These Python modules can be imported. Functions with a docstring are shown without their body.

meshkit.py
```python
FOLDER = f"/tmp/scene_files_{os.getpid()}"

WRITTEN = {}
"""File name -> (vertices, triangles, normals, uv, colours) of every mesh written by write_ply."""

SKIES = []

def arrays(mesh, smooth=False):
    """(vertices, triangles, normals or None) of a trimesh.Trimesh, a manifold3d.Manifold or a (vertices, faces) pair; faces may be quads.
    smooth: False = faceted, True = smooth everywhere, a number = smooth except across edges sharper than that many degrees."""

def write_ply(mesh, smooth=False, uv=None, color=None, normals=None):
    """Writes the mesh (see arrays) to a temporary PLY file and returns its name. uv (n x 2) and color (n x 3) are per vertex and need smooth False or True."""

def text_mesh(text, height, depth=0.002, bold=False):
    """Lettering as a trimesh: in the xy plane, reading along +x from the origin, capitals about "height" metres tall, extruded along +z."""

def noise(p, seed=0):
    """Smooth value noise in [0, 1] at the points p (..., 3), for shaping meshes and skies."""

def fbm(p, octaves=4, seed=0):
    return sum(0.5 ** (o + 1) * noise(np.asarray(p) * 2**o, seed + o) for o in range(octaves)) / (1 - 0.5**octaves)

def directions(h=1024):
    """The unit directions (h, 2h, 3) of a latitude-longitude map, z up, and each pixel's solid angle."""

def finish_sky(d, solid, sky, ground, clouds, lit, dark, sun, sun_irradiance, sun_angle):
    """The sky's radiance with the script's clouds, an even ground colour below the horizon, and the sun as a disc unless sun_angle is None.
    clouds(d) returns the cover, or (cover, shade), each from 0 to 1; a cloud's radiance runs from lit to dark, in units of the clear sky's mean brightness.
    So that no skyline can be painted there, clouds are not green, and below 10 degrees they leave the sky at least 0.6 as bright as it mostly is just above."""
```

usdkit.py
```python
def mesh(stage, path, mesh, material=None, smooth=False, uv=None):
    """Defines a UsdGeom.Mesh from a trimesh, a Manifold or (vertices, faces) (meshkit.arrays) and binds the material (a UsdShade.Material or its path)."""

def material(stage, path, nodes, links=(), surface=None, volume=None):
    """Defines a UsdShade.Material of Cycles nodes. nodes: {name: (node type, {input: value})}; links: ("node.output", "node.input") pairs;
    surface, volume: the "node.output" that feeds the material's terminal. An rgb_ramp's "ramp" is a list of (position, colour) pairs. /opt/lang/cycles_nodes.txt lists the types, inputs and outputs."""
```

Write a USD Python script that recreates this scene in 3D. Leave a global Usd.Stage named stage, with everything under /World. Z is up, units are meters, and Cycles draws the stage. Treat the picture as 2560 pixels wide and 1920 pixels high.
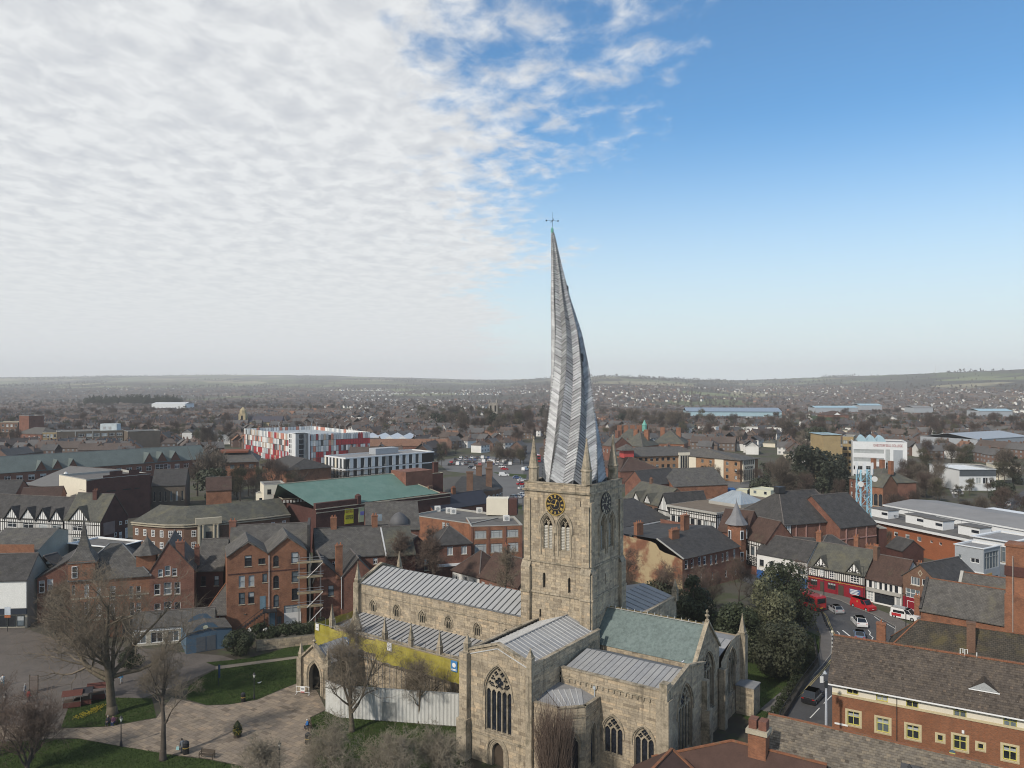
import math,random
import numpy as np
import shapely
from shapely.geometry import Polygon,box as sbox,Point,LineString
from shapely.ops import unary_union
import mapbox_earcut as earcut
import usdkit,meshkit
from pxr import Usd,UsdGeom,UsdLux,UsdShade,Sdf,Gf,Vt
random.seed(7)
rng=np.random.default_rng(7)
stage=Usd.Stage.CreateInMemory()
UsdGeom.SetStageUpAxis(stage,"Z")
UsdGeom.Xform.Define(stage,"/World")
UsdGeom.Scope.Define(stage,"/World/Looks")
T=Sdf.ValueTypeNames
# ------------------------------------------------------------------ camera
# world: metres, z up, churchyard ground z = 0; drone hovers at 46 m looking level along +y
EYE,FPX,CX,CY=46.0,1950.0,1280.0,960.0
cam=UsdGeom.Camera.Define(stage,"/World/camera")
cam.CreateHorizontalApertureAttr(36.0)
cam.CreateFocalLengthAttr(36.0*FPX/2560.0)
cam.CreateClippingRangeAttr(Gf.Vec2f(1.0,60000.0))
cam.AddTranslateOp().Set(Gf.Vec3d(0,0,EYE))
cam.AddRotateXOp().Set(90.0)
cam.CreateExposureAttr(0.48)
# ------------------------------------------------------------------ sky and sun
SUN_EL,SUN_AZ=math.radians(38.0),math.radians(-138.0)
sun_dir=np.array([math.sin(SUN_AZ)*math.cos(SUN_EL),math.cos(SUN_AZ)*math.cos(SUN_EL),math.sin(SUN_EL)])
sun=UsdLux.DistantLight.Define(stage,"/World/sun")
sun.CreateIntensityAttr(0.66)
sun.CreateAngleAttr(2.0)
sun.CreateColorAttr(Gf.Vec3f(1.0,0.93,0.84))
sun.GetPrim().CreateAttribute("inputs:normalize",T.Bool).Set(True)
sun.AddRotateZOp().Set(-math.degrees(SUN_AZ))
sun.AddRotateXOp().Set(math.degrees(SUN_EL)-90.0)
SKY=0.11
HAZE=1.0e-4
sky_nodes={"tc":("texture_coordinate",{}),"sky":("sky_texture",{"sky_type":"single_scattering","sun_disc":False,"sun_elevation":SUN_EL,"sun_rotation":SUN_AZ,"air_density":1.0,"aerosol_density":1.2,"ozone_density":2.0,"altitude":100.0}),"sep":("separate_xyz",{}),"zc":("math",{"math_type":"maximum","value2":0.004}),"zo":("math",{"math_type":"add","value2":0.045}),"u":("math",{"math_type":"divide"}),"v":("math",{"math_type":"divide"}),"uv":("combine_xyz",{}),"big_map":("mapping",{"scale":(1.0,0.62,1.0),"location":(3.7,1.9,0)}),"big_n":("noise_texture",{"scale":1.15,"detail":9.0,"roughness":0.60}),"big_c":("math",{"math_type":"multiply_add","value2":3.6,"value3":-1.80}),"lean":("math",{"math_type":"multiply_add","value2":0.035}),"bias":("math",{"math_type":"multiply_add","value2":-1.55,"value3":0.44}),"biasc":("clamp",{"min":-2.6,"max":1.7}),"sum":("math",{"math_type":"add"}),"row_map":("mapping",{"scale":(4.6,3.4,1.0),"rotation":(0,0,0.45)}),"row_n":("noise_texture",{"scale":2.1,"detail":6.0,"roughness":0.55,"distortion":0.3}),"row_c":("math",{"math_type":"multiply_add","value2":2.1,"value3":-1.05}),"sum2":("math",{"math_type":"add"}),"cover":("map_range",{"range_type":"smoothstep","from_min":-0.30,"from_max":0.85,"to_min":0.0,"to_max":0.97,"clamp":True}),"shade_map":("mapping",{"scale":(4.4,3.2,1.0),"location":(1.0,5.0,0),"rotation":(0,0,0.40)}),"shade_n":("noise_texture",{"scale":1.9,"detail":7.0,"roughness":0.56,"distortion":0.35}),"shade":("rgb_ramp",{"ramp":[(0.30,(4.1,4.25,4.5)),(0.46,(4.75,4.87,5.0)),(0.60,(5.5,5.6,5.65))]}),"low":("map_range",{"range_type":"smoothstep","from_min":0.0,"from_max":0.26,"to_min":0.9,"to_max":0.0,"clamp":True}),"pale":("mix_color",{"blend_type":"mix","b":(5.1,5.25,5.3)}),"lowsky":("map_range",{"range_type":"smoothstep","from_min":-0.02,"from_max":0.33,"to_min":1.0,"to_max":0.0,"clamp":True}),"palesky":("mix_color",{"blend_type":"mix","b":(5.2,5.8,5.9)}),"tint":("mix_color",{"blend_type":"multiply","fac":1.0,"b":(0.50,0.86,1.03)}),"mix":("mix_color",{"blend_type":"mix"}),"bg":("background_shader",{"strength":SKY}),}
sky_links=[("tc.generated","sep.vector"),("sep.z","zc.value1"),("zc.value","zo.value1"),("sep.x","u.value1"),("zo.value","u.value2"),("sep.y","v.value1"),("zo.value","v.value2"),("u.value","uv.x"),("v.value","uv.y"),("uv.vector","big_map.vector"),("big_map.vector","big_n.vector"),("big_n.fac","big_c.value1"),("v.value","lean.value1"),("u.value","lean.value3"),("lean.value","bias.value1"),("bias.value","biasc.value"),("biasc.result","sum.value1"),("big_c.value","sum.value2"),("uv.vector","row_map.vector"),("row_map.vector","row_n.vector"),("row_n.fac","row_c.value1"),("sum.value","sum2.value1"),("row_c.value","sum2.value2"),("sum2.value","cover.value"),("uv.vector","shade_map.vector"),("shade_map.vector","shade_n.vector"),("shade_n.fac","shade.fac"),("sep.z","low.value"),("low.result","pale.fac"),("shade.color","pale.a"),("sky.color","tint.a"),("sep.z","lowsky.value"),("lowsky.result","palesky.fac"),("tint.result","palesky.a"),("palesky.result","mix.a"),("pale.result","mix.b"),("cover.result","mix.fac"),("mix.result","bg.color")]
sky_mat=usdkit.material(stage,"/World/Looks/sky",sky_nodes,sky_links,surface="bg.background")
dome=UsdLux.DomeLight.Define(stage,"/World/sky")
UsdShade.MaterialBindingAPI.Apply(dome.GetPrim()).Bind(sky_mat)
dome.GetPrim().SetCustomDataByKey("kind","structure")
# ------------------------------------------------------------------ helpers: pixels of the 2560 px photograph to points of the place
def at_z(px,py,z=0.0):
 """The point at height z seen at the photo's pixel."""
 y=(EYE-z)*FPX/(py-CY)
 return np.array([(px-CX)/FPX*y,y,z])
def at_y(px,py,y):
 return np.array([(px-CX)/FPX*y,y,EYE-(py-CY)/FPX*y])
def Z1(x,y):return(x/3.456,900+y/3.456)
def Z2(x,y):return(560+x/3.456,900+y/3.456)
def Z3(x,y):return(1120+x/3.456,900+y/3.456)
def Z4(x,y):return(1680+x/2.5136,900+y/2.5136)
def Z5(x,y):return(x/2.676,1300+y/2.676)
def Z6(x,y):return(640+x/2.676,1300+y/2.676)
def Z7(x,y):return(1240+x/2.676,1300+y/2.676)
def Z8(x,y):return(1840+x/2.676,1300+y/2.676)
def g(p,z=0.0):
 """Ground (or height z) point of a pixel pair."""
 return at_z(p[0],p[1],z)
# ------------------------------------------------------------------ prims
_used={}
def numbered(parent,name):
 k=(parent,name)
 n=_used.get(k,0)
 _used[k]=n+1
 return f"{parent}/{name}" if n==0 else f"{parent}/{name}_{n:03d}"
def tag(prim,label=None,cat=None,group=None,kind=None):
 for k,v in(("label",label),("category",cat),("group",group),("kind",kind)):
  if v:
   prim.SetCustomDataByKey(k,v)
 return prim
def thing(name,label,cat,loc=(0,0,0),rotz=0.0,group=None,scale=None,kind=None):
 x=UsdGeom.Xform.Define(stage,numbered("/World",name))
 x.AddTranslateOp().Set(Gf.Vec3d(*map(float,loc)))
 x.AddRotateZOp().Set(float(math.degrees(rotz)))
 if scale is not None:
  x.AddScaleOp().Set(Gf.Vec3f(*((scale,)*3 if np.isscalar(scale)else scale)))
 return tag(x.GetPrim(),label,cat,group,kind)
def path_of(o):
 return str(o.GetPath())if hasattr(o,"GetPath")else str(o)
def copy_of(src,name,label,cat,loc,rotz=0.0,group=None,scale=None):
 """One more of a thing already built: references its parts."""
 p=thing(name,label,cat,loc,rotz,group,scale)
 p.GetReferences().AddInternalReference(src if isinstance(src,Sdf.Path)else src.GetPath())
 p.SetInstanceable(True)
 return p
def klass(name):
 """A class prim that copies reference."""
 UsdGeom.Scope.Define(stage,"/World/Looks")
 path=f"/Protos/{name}"
 if not stage.GetPrimAtPath("/Protos"):
  stage.CreateClassPrim("/Protos")
 stage.CreateClassPrim(path)
 return stage.GetPrimAtPath(path)
def bind(prim,mat):
 if mat is not None:
  UsdShade.MaterialBindingAPI.Apply(prim).Bind(mat)
def usd_mesh(path,V,F,mat,uv=False,tone=None,normals=False):
 V,F=np.asarray(V,np.float32),np.asarray(F,np.int32)
 m=UsdGeom.Mesh.Define(stage,path)
 m.CreatePointsAttr(Vt.Vec3fArray.FromNumpy(V))
 m.CreateFaceVertexCountsAttr(Vt.IntArray.FromNumpy(np.full(len(F),3,np.int32)))
 m.CreateFaceVertexIndicesAttr(Vt.IntArray.FromNumpy(F.ravel()))
 m.CreateSubdivisionSchemeAttr("none")
 if uv and len(F):
  a,b,c=V[F[:,0]],V[F[:,1]],V[F[:,2]]
  n=np.cross(b-a,c-a)
  n/=np.maximum(np.linalg.norm(n,axis=1,keepdims=True),1e-9)
  t=np.stack([-n[:,1],n[:,0],np.zeros(len(n))],1)
  l=np.linalg.norm(t,axis=1,keepdims=True)
  t=np.where(l>0.05,t/np.maximum(l,1e-9),[1.0,0,0])
  bt=np.cross(n,t)
  corners=V[F]
  st=np.stack([np.einsum("fkj,fj->fk",corners,t),np.einsum("fkj,fj->fk",corners,bt)],-1).reshape(-1,2)
  UsdGeom.PrimvarsAPI(m).CreatePrimvar("st",T.TexCoord2fArray,"faceVarying").Set(Vt.Vec2fArray.FromNumpy(st.astype(np.float32)))
 if tone is not None:
  tone=np.asarray(tone,np.float32)
  UsdGeom.PrimvarsAPI(m).CreatePrimvar("tone",T.FloatArray,"vertex").Set(Vt.FloatArray.FromNumpy(tone))
 if normals:
  n=np.zeros(V.shape)
  fn=np.cross(V[F[:,1]]-V[F[:,0]],V[F[:,2]]-V[F[:,0]])
  for k in range(3):
   np.add.at(n,F[:,k],fn)
  n/=np.maximum(np.linalg.norm(n,axis=1,keepdims=True),1e-12)
  m.CreateNormalsAttr(Vt.Vec3fArray.FromNumpy(n.astype(np.float32)))
  m.SetNormalsInterpolation("vertex")
 bind(m.GetPrim(),mat)
 return m.GetPrim()
def tri_poly(poly):
 """(points, triangles) of a shapely polygon, holes and all."""
 rings=[np.asarray(poly.exterior.coords)[:-1]]+[np.asarray(r.coords)[:-1]for r in poly.interiors]
 pts=np.vstack(rings)[:,:2]
 ends=np.cumsum([len(r)for r in rings]).astype(np.uint32)
 f=np.asarray(earcut.triangulate_float64(np.ascontiguousarray(pts),ends)).reshape(-1,3).astype(int)
 if len(f):
  area=sum(np.cross(pts[t[1]]-pts[t[0]],pts[t[2]]-pts[t[0]])for t in f)
  if area<0:
   f=f[:,::-1]
 return pts,f,rings
class MB:
 """Collects shapes for ONE mesh."""
 def __init__(self):
  self.V,self.F,self.t,self.n=[],[],[],0
  self.tone=0.5
 def add(self,v,f):
  v=np.asarray(v,float).reshape(-1,3)
  self.V.append(v);self.F.append(np.asarray(f,int).reshape(-1,3)+self.n)
  self.t.append(np.full(len(v),self.tone));self.n+=len(v)
  return self
 def poly(self,pts):
  n=len(pts)
  return self.add(pts,[(0,i,i+1)for i in range(1,n-1)])
 def quad(self,a,b,c,d):
  return self.add([a,b,c,d],[(0,1,2),(0,2,3)])
 def box(self,x0,x1,y0,y1,z0,z1):
  v=[(x,y,z)for z in(z0,z1)for y in(y0,y1)for x in(x0,x1)]
  return self.add(v,_BOX)
 def obox(self,c,ex,ey,ez):
  c,ex,ey,ez=(np.asarray(q,float)for q in(c,ex,ey,ez))
  v=[c+x*ex+y*ey+z*ez for z in(-1,1)for y in(-1,1)for x in(-1,1)]
  return self.add(v,_BOX)
 def bar(self,p,q,w,h=None,up=(0,0,1)):
  p,q=np.asarray(p,float),np.asarray(q,float)
  d=q-p;L=np.linalg.norm(d)
  if L<1e-6:return self
  d/=L
  s=np.cross(d,up)
  if np.linalg.norm(s)<1e-3:s=np.cross(d,(1,0,0))
  s/=np.linalg.norm(s);u=np.cross(s,d)
  return self.obox((p+q)/2,d*L/2,s*w/2,u*(h or w)/2)
 def tube(self,pts,r,n=6,cap=True):
  pts=np.asarray(pts,float);r=np.broadcast_to(r,len(pts))
  d=np.gradient(pts,axis=0);d/=np.maximum(np.linalg.norm(d,axis=1,keepdims=True),1e-9)
  ref=np.where(np.abs(d[:,2:3])>0.9,[[1.0,0,0]],[[0,0,1.0]])
  s=np.cross(d,ref);s/=np.maximum(np.linalg.norm(s,axis=1,keepdims=True),1e-9)
  u=np.cross(s,d)
  a=np.arange(n)*2*math.pi/n
  v=pts[:,None]+r[:,None,None]*(np.cos(a)[None,:,None]*s[:,None]+np.sin(a)[None,:,None]*u[:,None])
  v=v.reshape(-1,3)
  f=[]
  for i in range(len(pts)-1):
   for k in range(n):
    a0,a1=i*n+k,i*n+(k+1)%n
    f+=[(a0,a1,a1+n),(a0,a1+n,a0+n)]
  if cap:
   m=(len(pts)-1)*n
   f+=[(0,k+1,k)for k in range(1,n-1)]+[(m,m+k,m+k+1)for k in range(1,n-1)]
  return self.add(v,f)
 def lathe(self,prof,n=12,c=(0,0,0),a0=0.0):
  c=np.asarray(c,float)
  a=a0+np.arange(n)*2*math.pi/n
  v=np.array([[(r*math.cos(q),r*math.sin(q),z)for q in a]for r,z in prof]).reshape(-1,3)+c
  f=[]
  for i in range(len(prof)-1):
   for k in range(n):
    p,q=i*n+k,i*n+(k+1)%n
    f+=[(p,q,q+n),(p,q+n,p+n)]
  m=(len(prof)-1)*n
  f+=[(0,k+1,k)for k in range(1,n-1)]+[(m,m+k,m+k+1)for k in range(1,n-1)]
  return self.add(v,f)
 def ext(self,poly,o,u,v,w,d0,d1):
  """A 2-D shape (in metres along u and v from o) thickened along w from d0 to d1."""
  o,u,v,w=(np.asarray(q,float)for q in(o,u,v,w))
  for pg in getattr(poly,"geoms",[poly]):
   if pg.is_empty or pg.geom_type!="Polygon" or pg.area<1e-6:continue
   p,f,rings=tri_poly(pg)
   flip=np.dot(np.cross(u,v),w)<0
   base=o+p[:,:1]*u+p[:,1:]*v
   fa,fb=(f,f[:,::-1])if not flip else(f[:,::-1],f)
   self.add(base+w*d1,fa);self.add(base+w*d0,fb)
   for r in rings:
    ccw=Polygon(r).exterior.is_ccw
    outer=r is rings[0]
    q=r if(ccw==outer)!=flip else r[::-1]
    q3=o+q[:,:1]*u+q[:,1:2]*v
    n=len(q3)
    vv=np.vstack([q3+w*d0,q3+w*d1])
    ff=[]
    for i in range(n):
     j=(i+1)%n
     ff+=[(i,j,j+n),(i,j+n,i+n)]
    self.add(vv,ff)
  return self
 def sheet(self,poly,z=0.0):
  """A flat 2-D shape seen from above."""
  for pg in getattr(poly,"geoms",[poly]):
   if pg.geom_type!="Polygon" or pg.area<1e-4:continue
   p,f,_=tri_poly(pg)
   self.add(np.column_stack([p,np.full(len(p),z)]),f)
  return self
 def arrays(self):
  return np.vstack(self.V),np.vstack(self.F),np.concatenate(self.t)
 def moved(self,loc=(0,0,0),rotz=0.0):
  c,s=math.cos(rotz),math.sin(rotz)
  R=np.array([[c,-s,0],[s,c,0],[0,0,1.0]])
  self.V=[v@R.T+np.asarray(loc,float)for v in self.V]
  return self
 def build(self,name,mat,parent="/World",label=None,kind=None,cat=None,group=None,tone=False,normals=False):
  if not self.V:return None
  v,f,t=self.arrays()
  p=usd_mesh(numbered(path_of(parent),name),v,f,mat,mat.GetPath()in _coursed if mat else False,t if tone else None,normals)
  return tag(p,label,cat,group,kind)
_BOX=[(0,2,3),(0,3,1),(4,5,7),(4,7,6),(0,1,5),(0,5,4),(1,3,7),(1,7,5),(3,2,6),(3,6,7),(2,0,4),(2,4,6)]
def arch(u0,u1,z0,zs,za,n=7,lean=0.0):
 """Opening with a pointed head: jambs at u0 and u1 from z0, springing zs, apex za."""
 w,h=u1-u0,max(za-zs,0.05)
 R=(w*w/4+h*h)/w
 a1=math.atan2(h,R-w/2)
 left=[(u0+R-R*math.cos(a),zs+R*math.sin(a))for a in np.linspace(0,a1,n)]
 right=[(u0+u1-x,z)for x,z in reversed(left[:-1])]
 return Polygon([(u0,z0),*left,*right,(u1,z0)][::-1])
def roundarch(u0,u1,z0,z1,rise):
 return Polygon([(u0,z0),(u1,z0),*[((u0+u1)/2+(u1-u0)/2*math.cos(a),z1-rise+rise*math.sin(a))for a in np.linspace(0,math.pi,7)]])
def frame_of(p0,p1,z=0.0):
 """Wall frame: origin, along, up, outward (the wall runs left to right as seen from outside)."""
 p0,p1=np.array([*p0[:2],z],float),np.array([*p1[:2],z],float)
 d=p1-p0;L=np.linalg.norm(d);d/=L
 return p0,d,np.array([0,0,1.0]),np.array([d[1],-d[0],0.0]),L
def wall_face(mb,p0,p1,shape,holes=(),depth=0.12):
 """One wall face with openings cut into it and their reveals. shape: polygon in (along, z)."""
 o,u,v,w,L=frame_of(p0,p1)
 pg=shape if not holes else shape.difference(unary_union(list(holes)))
 for q in getattr(pg,"geoms",[pg]):
  if q.geom_type!="Polygon" or q.area<1e-4:continue
  p,f,_=tri_poly(q)
  mb.add(o+p[:,:1]*u+p[:,1:]*v,f)
 for h in holes:
  r=np.asarray(shapely.geometry.polygon.orient(h).exterior.coords)[:-1]
  a=o+r[:,:1]*u+r[:,1:2]*v
  b=a-w*depth
  n=len(r)
  mb.add(np.vstack([a,b]),[t for i in range(n)for t in((i,(i+1)%n+n,(i+1)%n),(i,i+n,(i+1)%n+n))])
# ------------------------------------------------------------------ materials
_mats={}
_coursed=set()
def look(name,col,rough=0.8,var=0.18,scale=0.6,fine=0.12,fscale=9.0,spec=0.3,metal=0.0,col2=None,mix2=(0.5,0.65),scale2=0.25,tone=0.0,cool=False,streak=0.0,bump=0.0,bscale=6.0,coat=0.0,emit=None,rnd=0.0,space="position"):
 """A surface of one colour with slow and fine variation; col2 lies over it in patches."""
 if name in _mats:return _mats[name]
 c=np.array(col,float)
 nodes={"geo":("geometry",{}),"tc":("texture_coordinate",{}),"n1":("noise_texture",{"scale":scale,"detail":5.0,"roughness":0.6}),"r1":("rgb_ramp",{"ramp":[(0.25,tuple(c*(1-var))),(0.75,tuple(np.minimum(c*(1+var),1)))]}),"n2":("noise_texture",{"scale":fscale,"detail":4.0,"roughness":0.65}),"r2":("rgb_ramp",{"ramp":[(0.25,(1-fine*1.6,)*3),(0.75,(1+fine*1.6,)*3)]}),"mul":("mix_color",{"blend_type":"multiply","fac":1.0}),"p":("principled_bsdf",{"roughness":rough,"specular_ior_level":spec,"metallic":metal,"coat_weight":coat})}
 src=("geo.position" if space=="position" else "tc.object")
 links=[(src,"n1.vector"),(src,"n2.vector"),("n1.fac","r1.fac"),("n2.fac","r2.fac"),("r1.color","mul.a"),("r2.color","mul.b")]
 out="mul.result"
 if col2 is not None:
  nodes["n3"]=("noise_texture",{"scale":scale2,"detail":6.0,"roughness":0.68})
  nodes["r3"]=("map_range",{"range_type":"smoothstep","from_min":mix2[0],"from_max":mix2[1],"to_min":0.0,"to_max":1.0,"clamp":True})
  nodes["m3"]=("mix_color",{"blend_type":"mix","b":tuple(col2)})
  links+=[(src,"n3.vector"),("n3.fac","r3.value"),("r3.result","m3.fac"),(out,"m3.a")]
  out="m3.result"
 if tone:
  nodes["at"]=("attribute",{"attribute":"tone"})
  nodes["rt"]=("rgb_ramp",{"ramp":[(0.0,(1-tone,1-tone*1.05,1-tone*1.1)),(0.35,(1-tone*.2,)*3),(0.7,(1+tone*.35,1+tone*.28,1+tone*.1)),(1.0,(1+tone*.9,1+tone*.62,1+tone*.3))]})
  if cool:nodes["rt"]=("rgb_ramp",{"ramp":[(0.0,(1-tone,)*3),(1.0,(1+tone,)*3)]})
  nodes["mt"]=("mix_color",{"blend_type":"multiply","fac":1.0})
  links+=[("at.fac","rt.fac"),("rt.color","mt.a"),(out,"mt.b")]
  out="mt.result"
 if streak:
  nodes["sm"]=("mapping",{"scale":(1.9,1.9,0.11)})
  nodes["sn"]=("noise_texture",{"scale":1.0,"detail":6.0,"roughness":0.65})
  nodes["sr"]=("map_range",{"range_type":"smoothstep","from_min":0.50,"from_max":0.68,"to_min":1.0,"to_max":1-streak,"clamp":True})
  nodes["sx"]=("mix_color",{"blend_type":"multiply","fac":1.0})
  links+=[(src,"sm.vector"),("sm.vector","sn.vector"),("sn.fac","sr.value"),("sr.result","sx.a"),(out,"sx.b")]
  out="sx.result"
 if rnd:
  nodes["oi"]=("object_info",{})
  nodes["ro"]=("rgb_ramp",{"ramp":[(0.0,(1-rnd,)*3),(1.0,(1+rnd,)*3)]})
  nodes["mo"]=("mix_color",{"blend_type":"multiply","fac":1.0})
  links+=[("oi.random","ro.fac"),("ro.color","mo.a"),(out,"mo.b")]
  out="mo.result"
 links.append((out,"p.base_color"))
 if bump:
  nodes["nb"]=("noise_texture",{"scale":bscale,"detail":4.0})
  nodes["b"]=("bump",{"strength":1.0,"distance":bump})
  links+=[(src,"nb.vector"),("nb.fac","b.height"),("b.normal","p.normal")]
 if emit is not None:
  nodes["p"][1]["emission_color"]=tuple(emit);nodes["p"][1]["emission_strength"]=1.0
 _mats[name]=usdkit.material(stage,f"/World/Looks/{name}",nodes,links,surface="p.BSDF")
 return _mats[name]
def coursed(name,c1,c2,joint,bw=0.24,bh=0.075,rough=0.85,var=0.25,scale=0.5,moss=None,moss_range=(0.55,0.75),bump=0.006,spec=0.2,speck=None,rnd=0.0,msize=0.06,mscale=0.35,speck_at=(0.66,0.72)):
 """Bricks, slates or tiles laid in courses, from the face's own plane coordinates (metres)."""
 if name in _mats:return _mats[name]
 nodes={"geo":("geometry",{}),"tc":("texture_coordinate",{}),"br":("brick_texture",{"scale":1.0,"brick_width":bw,"row_height":bh,"mortar_size":bh*msize,"mortar_smooth":0.2,"bias":-0.1,"color1":tuple(c1),"color2":tuple(c2),"mortar":tuple(joint),"offset":0.5,"offset_frequency":2,"squash_frequency":2}),"n1":("noise_texture",{"scale":scale,"detail":6.0,"roughness":0.65}),"r1":("rgb_ramp",{"ramp":[(0.25,(1-var,)*3),(0.75,(1+var,)*3)]}),"mul":("mix_color",{"blend_type":"multiply","fac":1.0}),"b":("bump",{"strength":0.8,"distance":bump}),"p":("principled_bsdf",{"roughness":rough,"specular_ior_level":spec})}
 links=[("tc.UV","br.vector"),("geo.position","n1.vector"),("n1.fac","r1.fac"),("br.color","mul.a"),("r1.color","mul.b")]
 out="mul.result"
 if moss is not None:
  nodes["n3"]=("noise_texture",{"scale":mscale,"detail":7.0,"roughness":0.7})
  nodes["r3"]=("map_range",{"range_type":"smoothstep","from_min":moss_range[0],"from_max":moss_range[1],"to_min":0.0,"to_max":1.0,"clamp":True})
  nodes["m3"]=("mix_color",{"blend_type":"mix","b":tuple(moss)})
  links+=[("geo.position","n3.vector"),("n3.fac","r3.value"),("r3.result","m3.fac"),(out,"m3.a")]
  out="m3.result"
 if speck is not None:
  nodes["n4"]=("noise_texture",{"scale":3.2,"detail":3.0,"roughness":0.75})
  nodes["r4"]=("map_range",{"range_type":"smoothstep","from_min":speck_at[0],"from_max":speck_at[1],"to_min":0.0,"to_max":1.0,"clamp":True})
  nodes["m4"]=("mix_color",{"blend_type":"mix","b":tuple(speck)})
  links+=[("geo.position","n4.vector"),("n4.fac","r4.value"),("r4.result","m4.fac"),(out,"m4.a")]
  out="m4.result"
 if rnd:
  nodes["oi"]=("object_info",{})
  nodes["ro"]=("rgb_ramp",{"ramp":[(0.0,(1-rnd,)*3),(1.0,(1+rnd,)*3)]})
  nodes["mo"]=("mix_color",{"blend_type":"multiply","fac":1.0})
  links+=[("oi.random","ro.fac"),("ro.color","mo.a"),(out,"mo.b")]
  out="mo.result"
 links+=[(out,"p.base_color"),("br.fac","b.height"),("b.normal","p.normal")]
 nodes["b"][1]["invert"]=True
 _mats[name]=usdkit.material(stage,f"/World/Looks/{name}",nodes,links,surface="p.BSDF")
 _coursed.add(_mats[name].GetPath())
 return _mats[name]
STONE=look("church_stone",(0.345,0.288,0.212),rough=0.9,var=0.22,scale=0.35,fine=0.16,fscale=5.0,col2=(0.20,0.172,0.13),mix2=(0.54,0.74),scale2=0.45,tone=0.33,streak=0.34,bump=0.01,bscale=7)
STONE_PLAIN=look("church_stone_dressed",(0.305,0.258,0.19),rough=0.9,var=0.28,scale=0.5,fine=0.16,fscale=4.0,col2=(0.13,0.115,0.08),mix2=(0.48,0.68),scale2=0.6,bump=0.01,streak=0.5)
MORTAR=look("church_mortar",(0.23,0.19,0.14),rough=0.95,var=0.3,scale=0.5,col2=(0.12,0.10,0.075),mix2=(0.5,0.7))
LEAD=look("lead_roof",(0.28,0.28,0.28),rough=0.75,var=0.12,scale=0.35,fine=0.06,fscale=3.0,col2=(0.24,0.245,0.25),mix2=(0.5,0.75),scale2=0.5,spec=0.1,tone=0.2)
LEAD_NAVE=look("lead_roof_nave",(0.30,0.305,0.305),rough=0.75,var=0.10,scale=0.3,fine=0.05,spec=0.2,tone=0.15)
LEAD_SPIRE=look("lead_spire",(0.345,0.35,0.355),rough=0.5,var=0.2,scale=0.5,fine=0.16,fscale=2.5,spec=0.4,tone=0.36,cool=True,col2=(0.20,0.20,0.205),mix2=(0.60,0.76),scale2=0.9)
LEAD_DARK=look("lead_shadow_joint",(0.055,0.055,0.058),rough=0.6)
ROLL=look("lead_roll",(0.45,0.45,0.44),rough=0.5,var=0.15)
ROLL_GREY=look("lead_roll_grey",(0.16,0.163,0.165),rough=0.55,var=0.15)
COPPER=look("green_copper_roof",(0.118,0.150,0.140),rough=0.75,var=0.14,scale=0.4,fine=0.22,fscale=2.6,col2=(0.150,0.186,0.175),mix2=(0.45,0.75),scale2=0.9)
VERDIGRIS=look("verdigris",(0.13,0.34,0.28),rough=0.7)
LEADED=look("leaded_glass",(0.016,0.019,0.026),rough=0.22,var=0.7,scale=1.6,fine=0.35,fscale=6.0,spec=0.5)
GLASS=look("window_glass",(0.022,0.026,0.032),rough=0.08,var=0.5,scale=0.4,fine=0.1,spec=0.6)
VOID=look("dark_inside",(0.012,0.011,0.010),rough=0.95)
LOUVRE=look("louvre_slate",(0.42,0.40,0.35),rough=0.7)
GOLD=look("gilt",(0.72,0.50,0.14),rough=0.35,metal=0.6,spec=0.5)
DIAL=look("clock_dial_black",(0.012,0.012,0.016),rough=0.35,spec=0.4)
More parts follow.
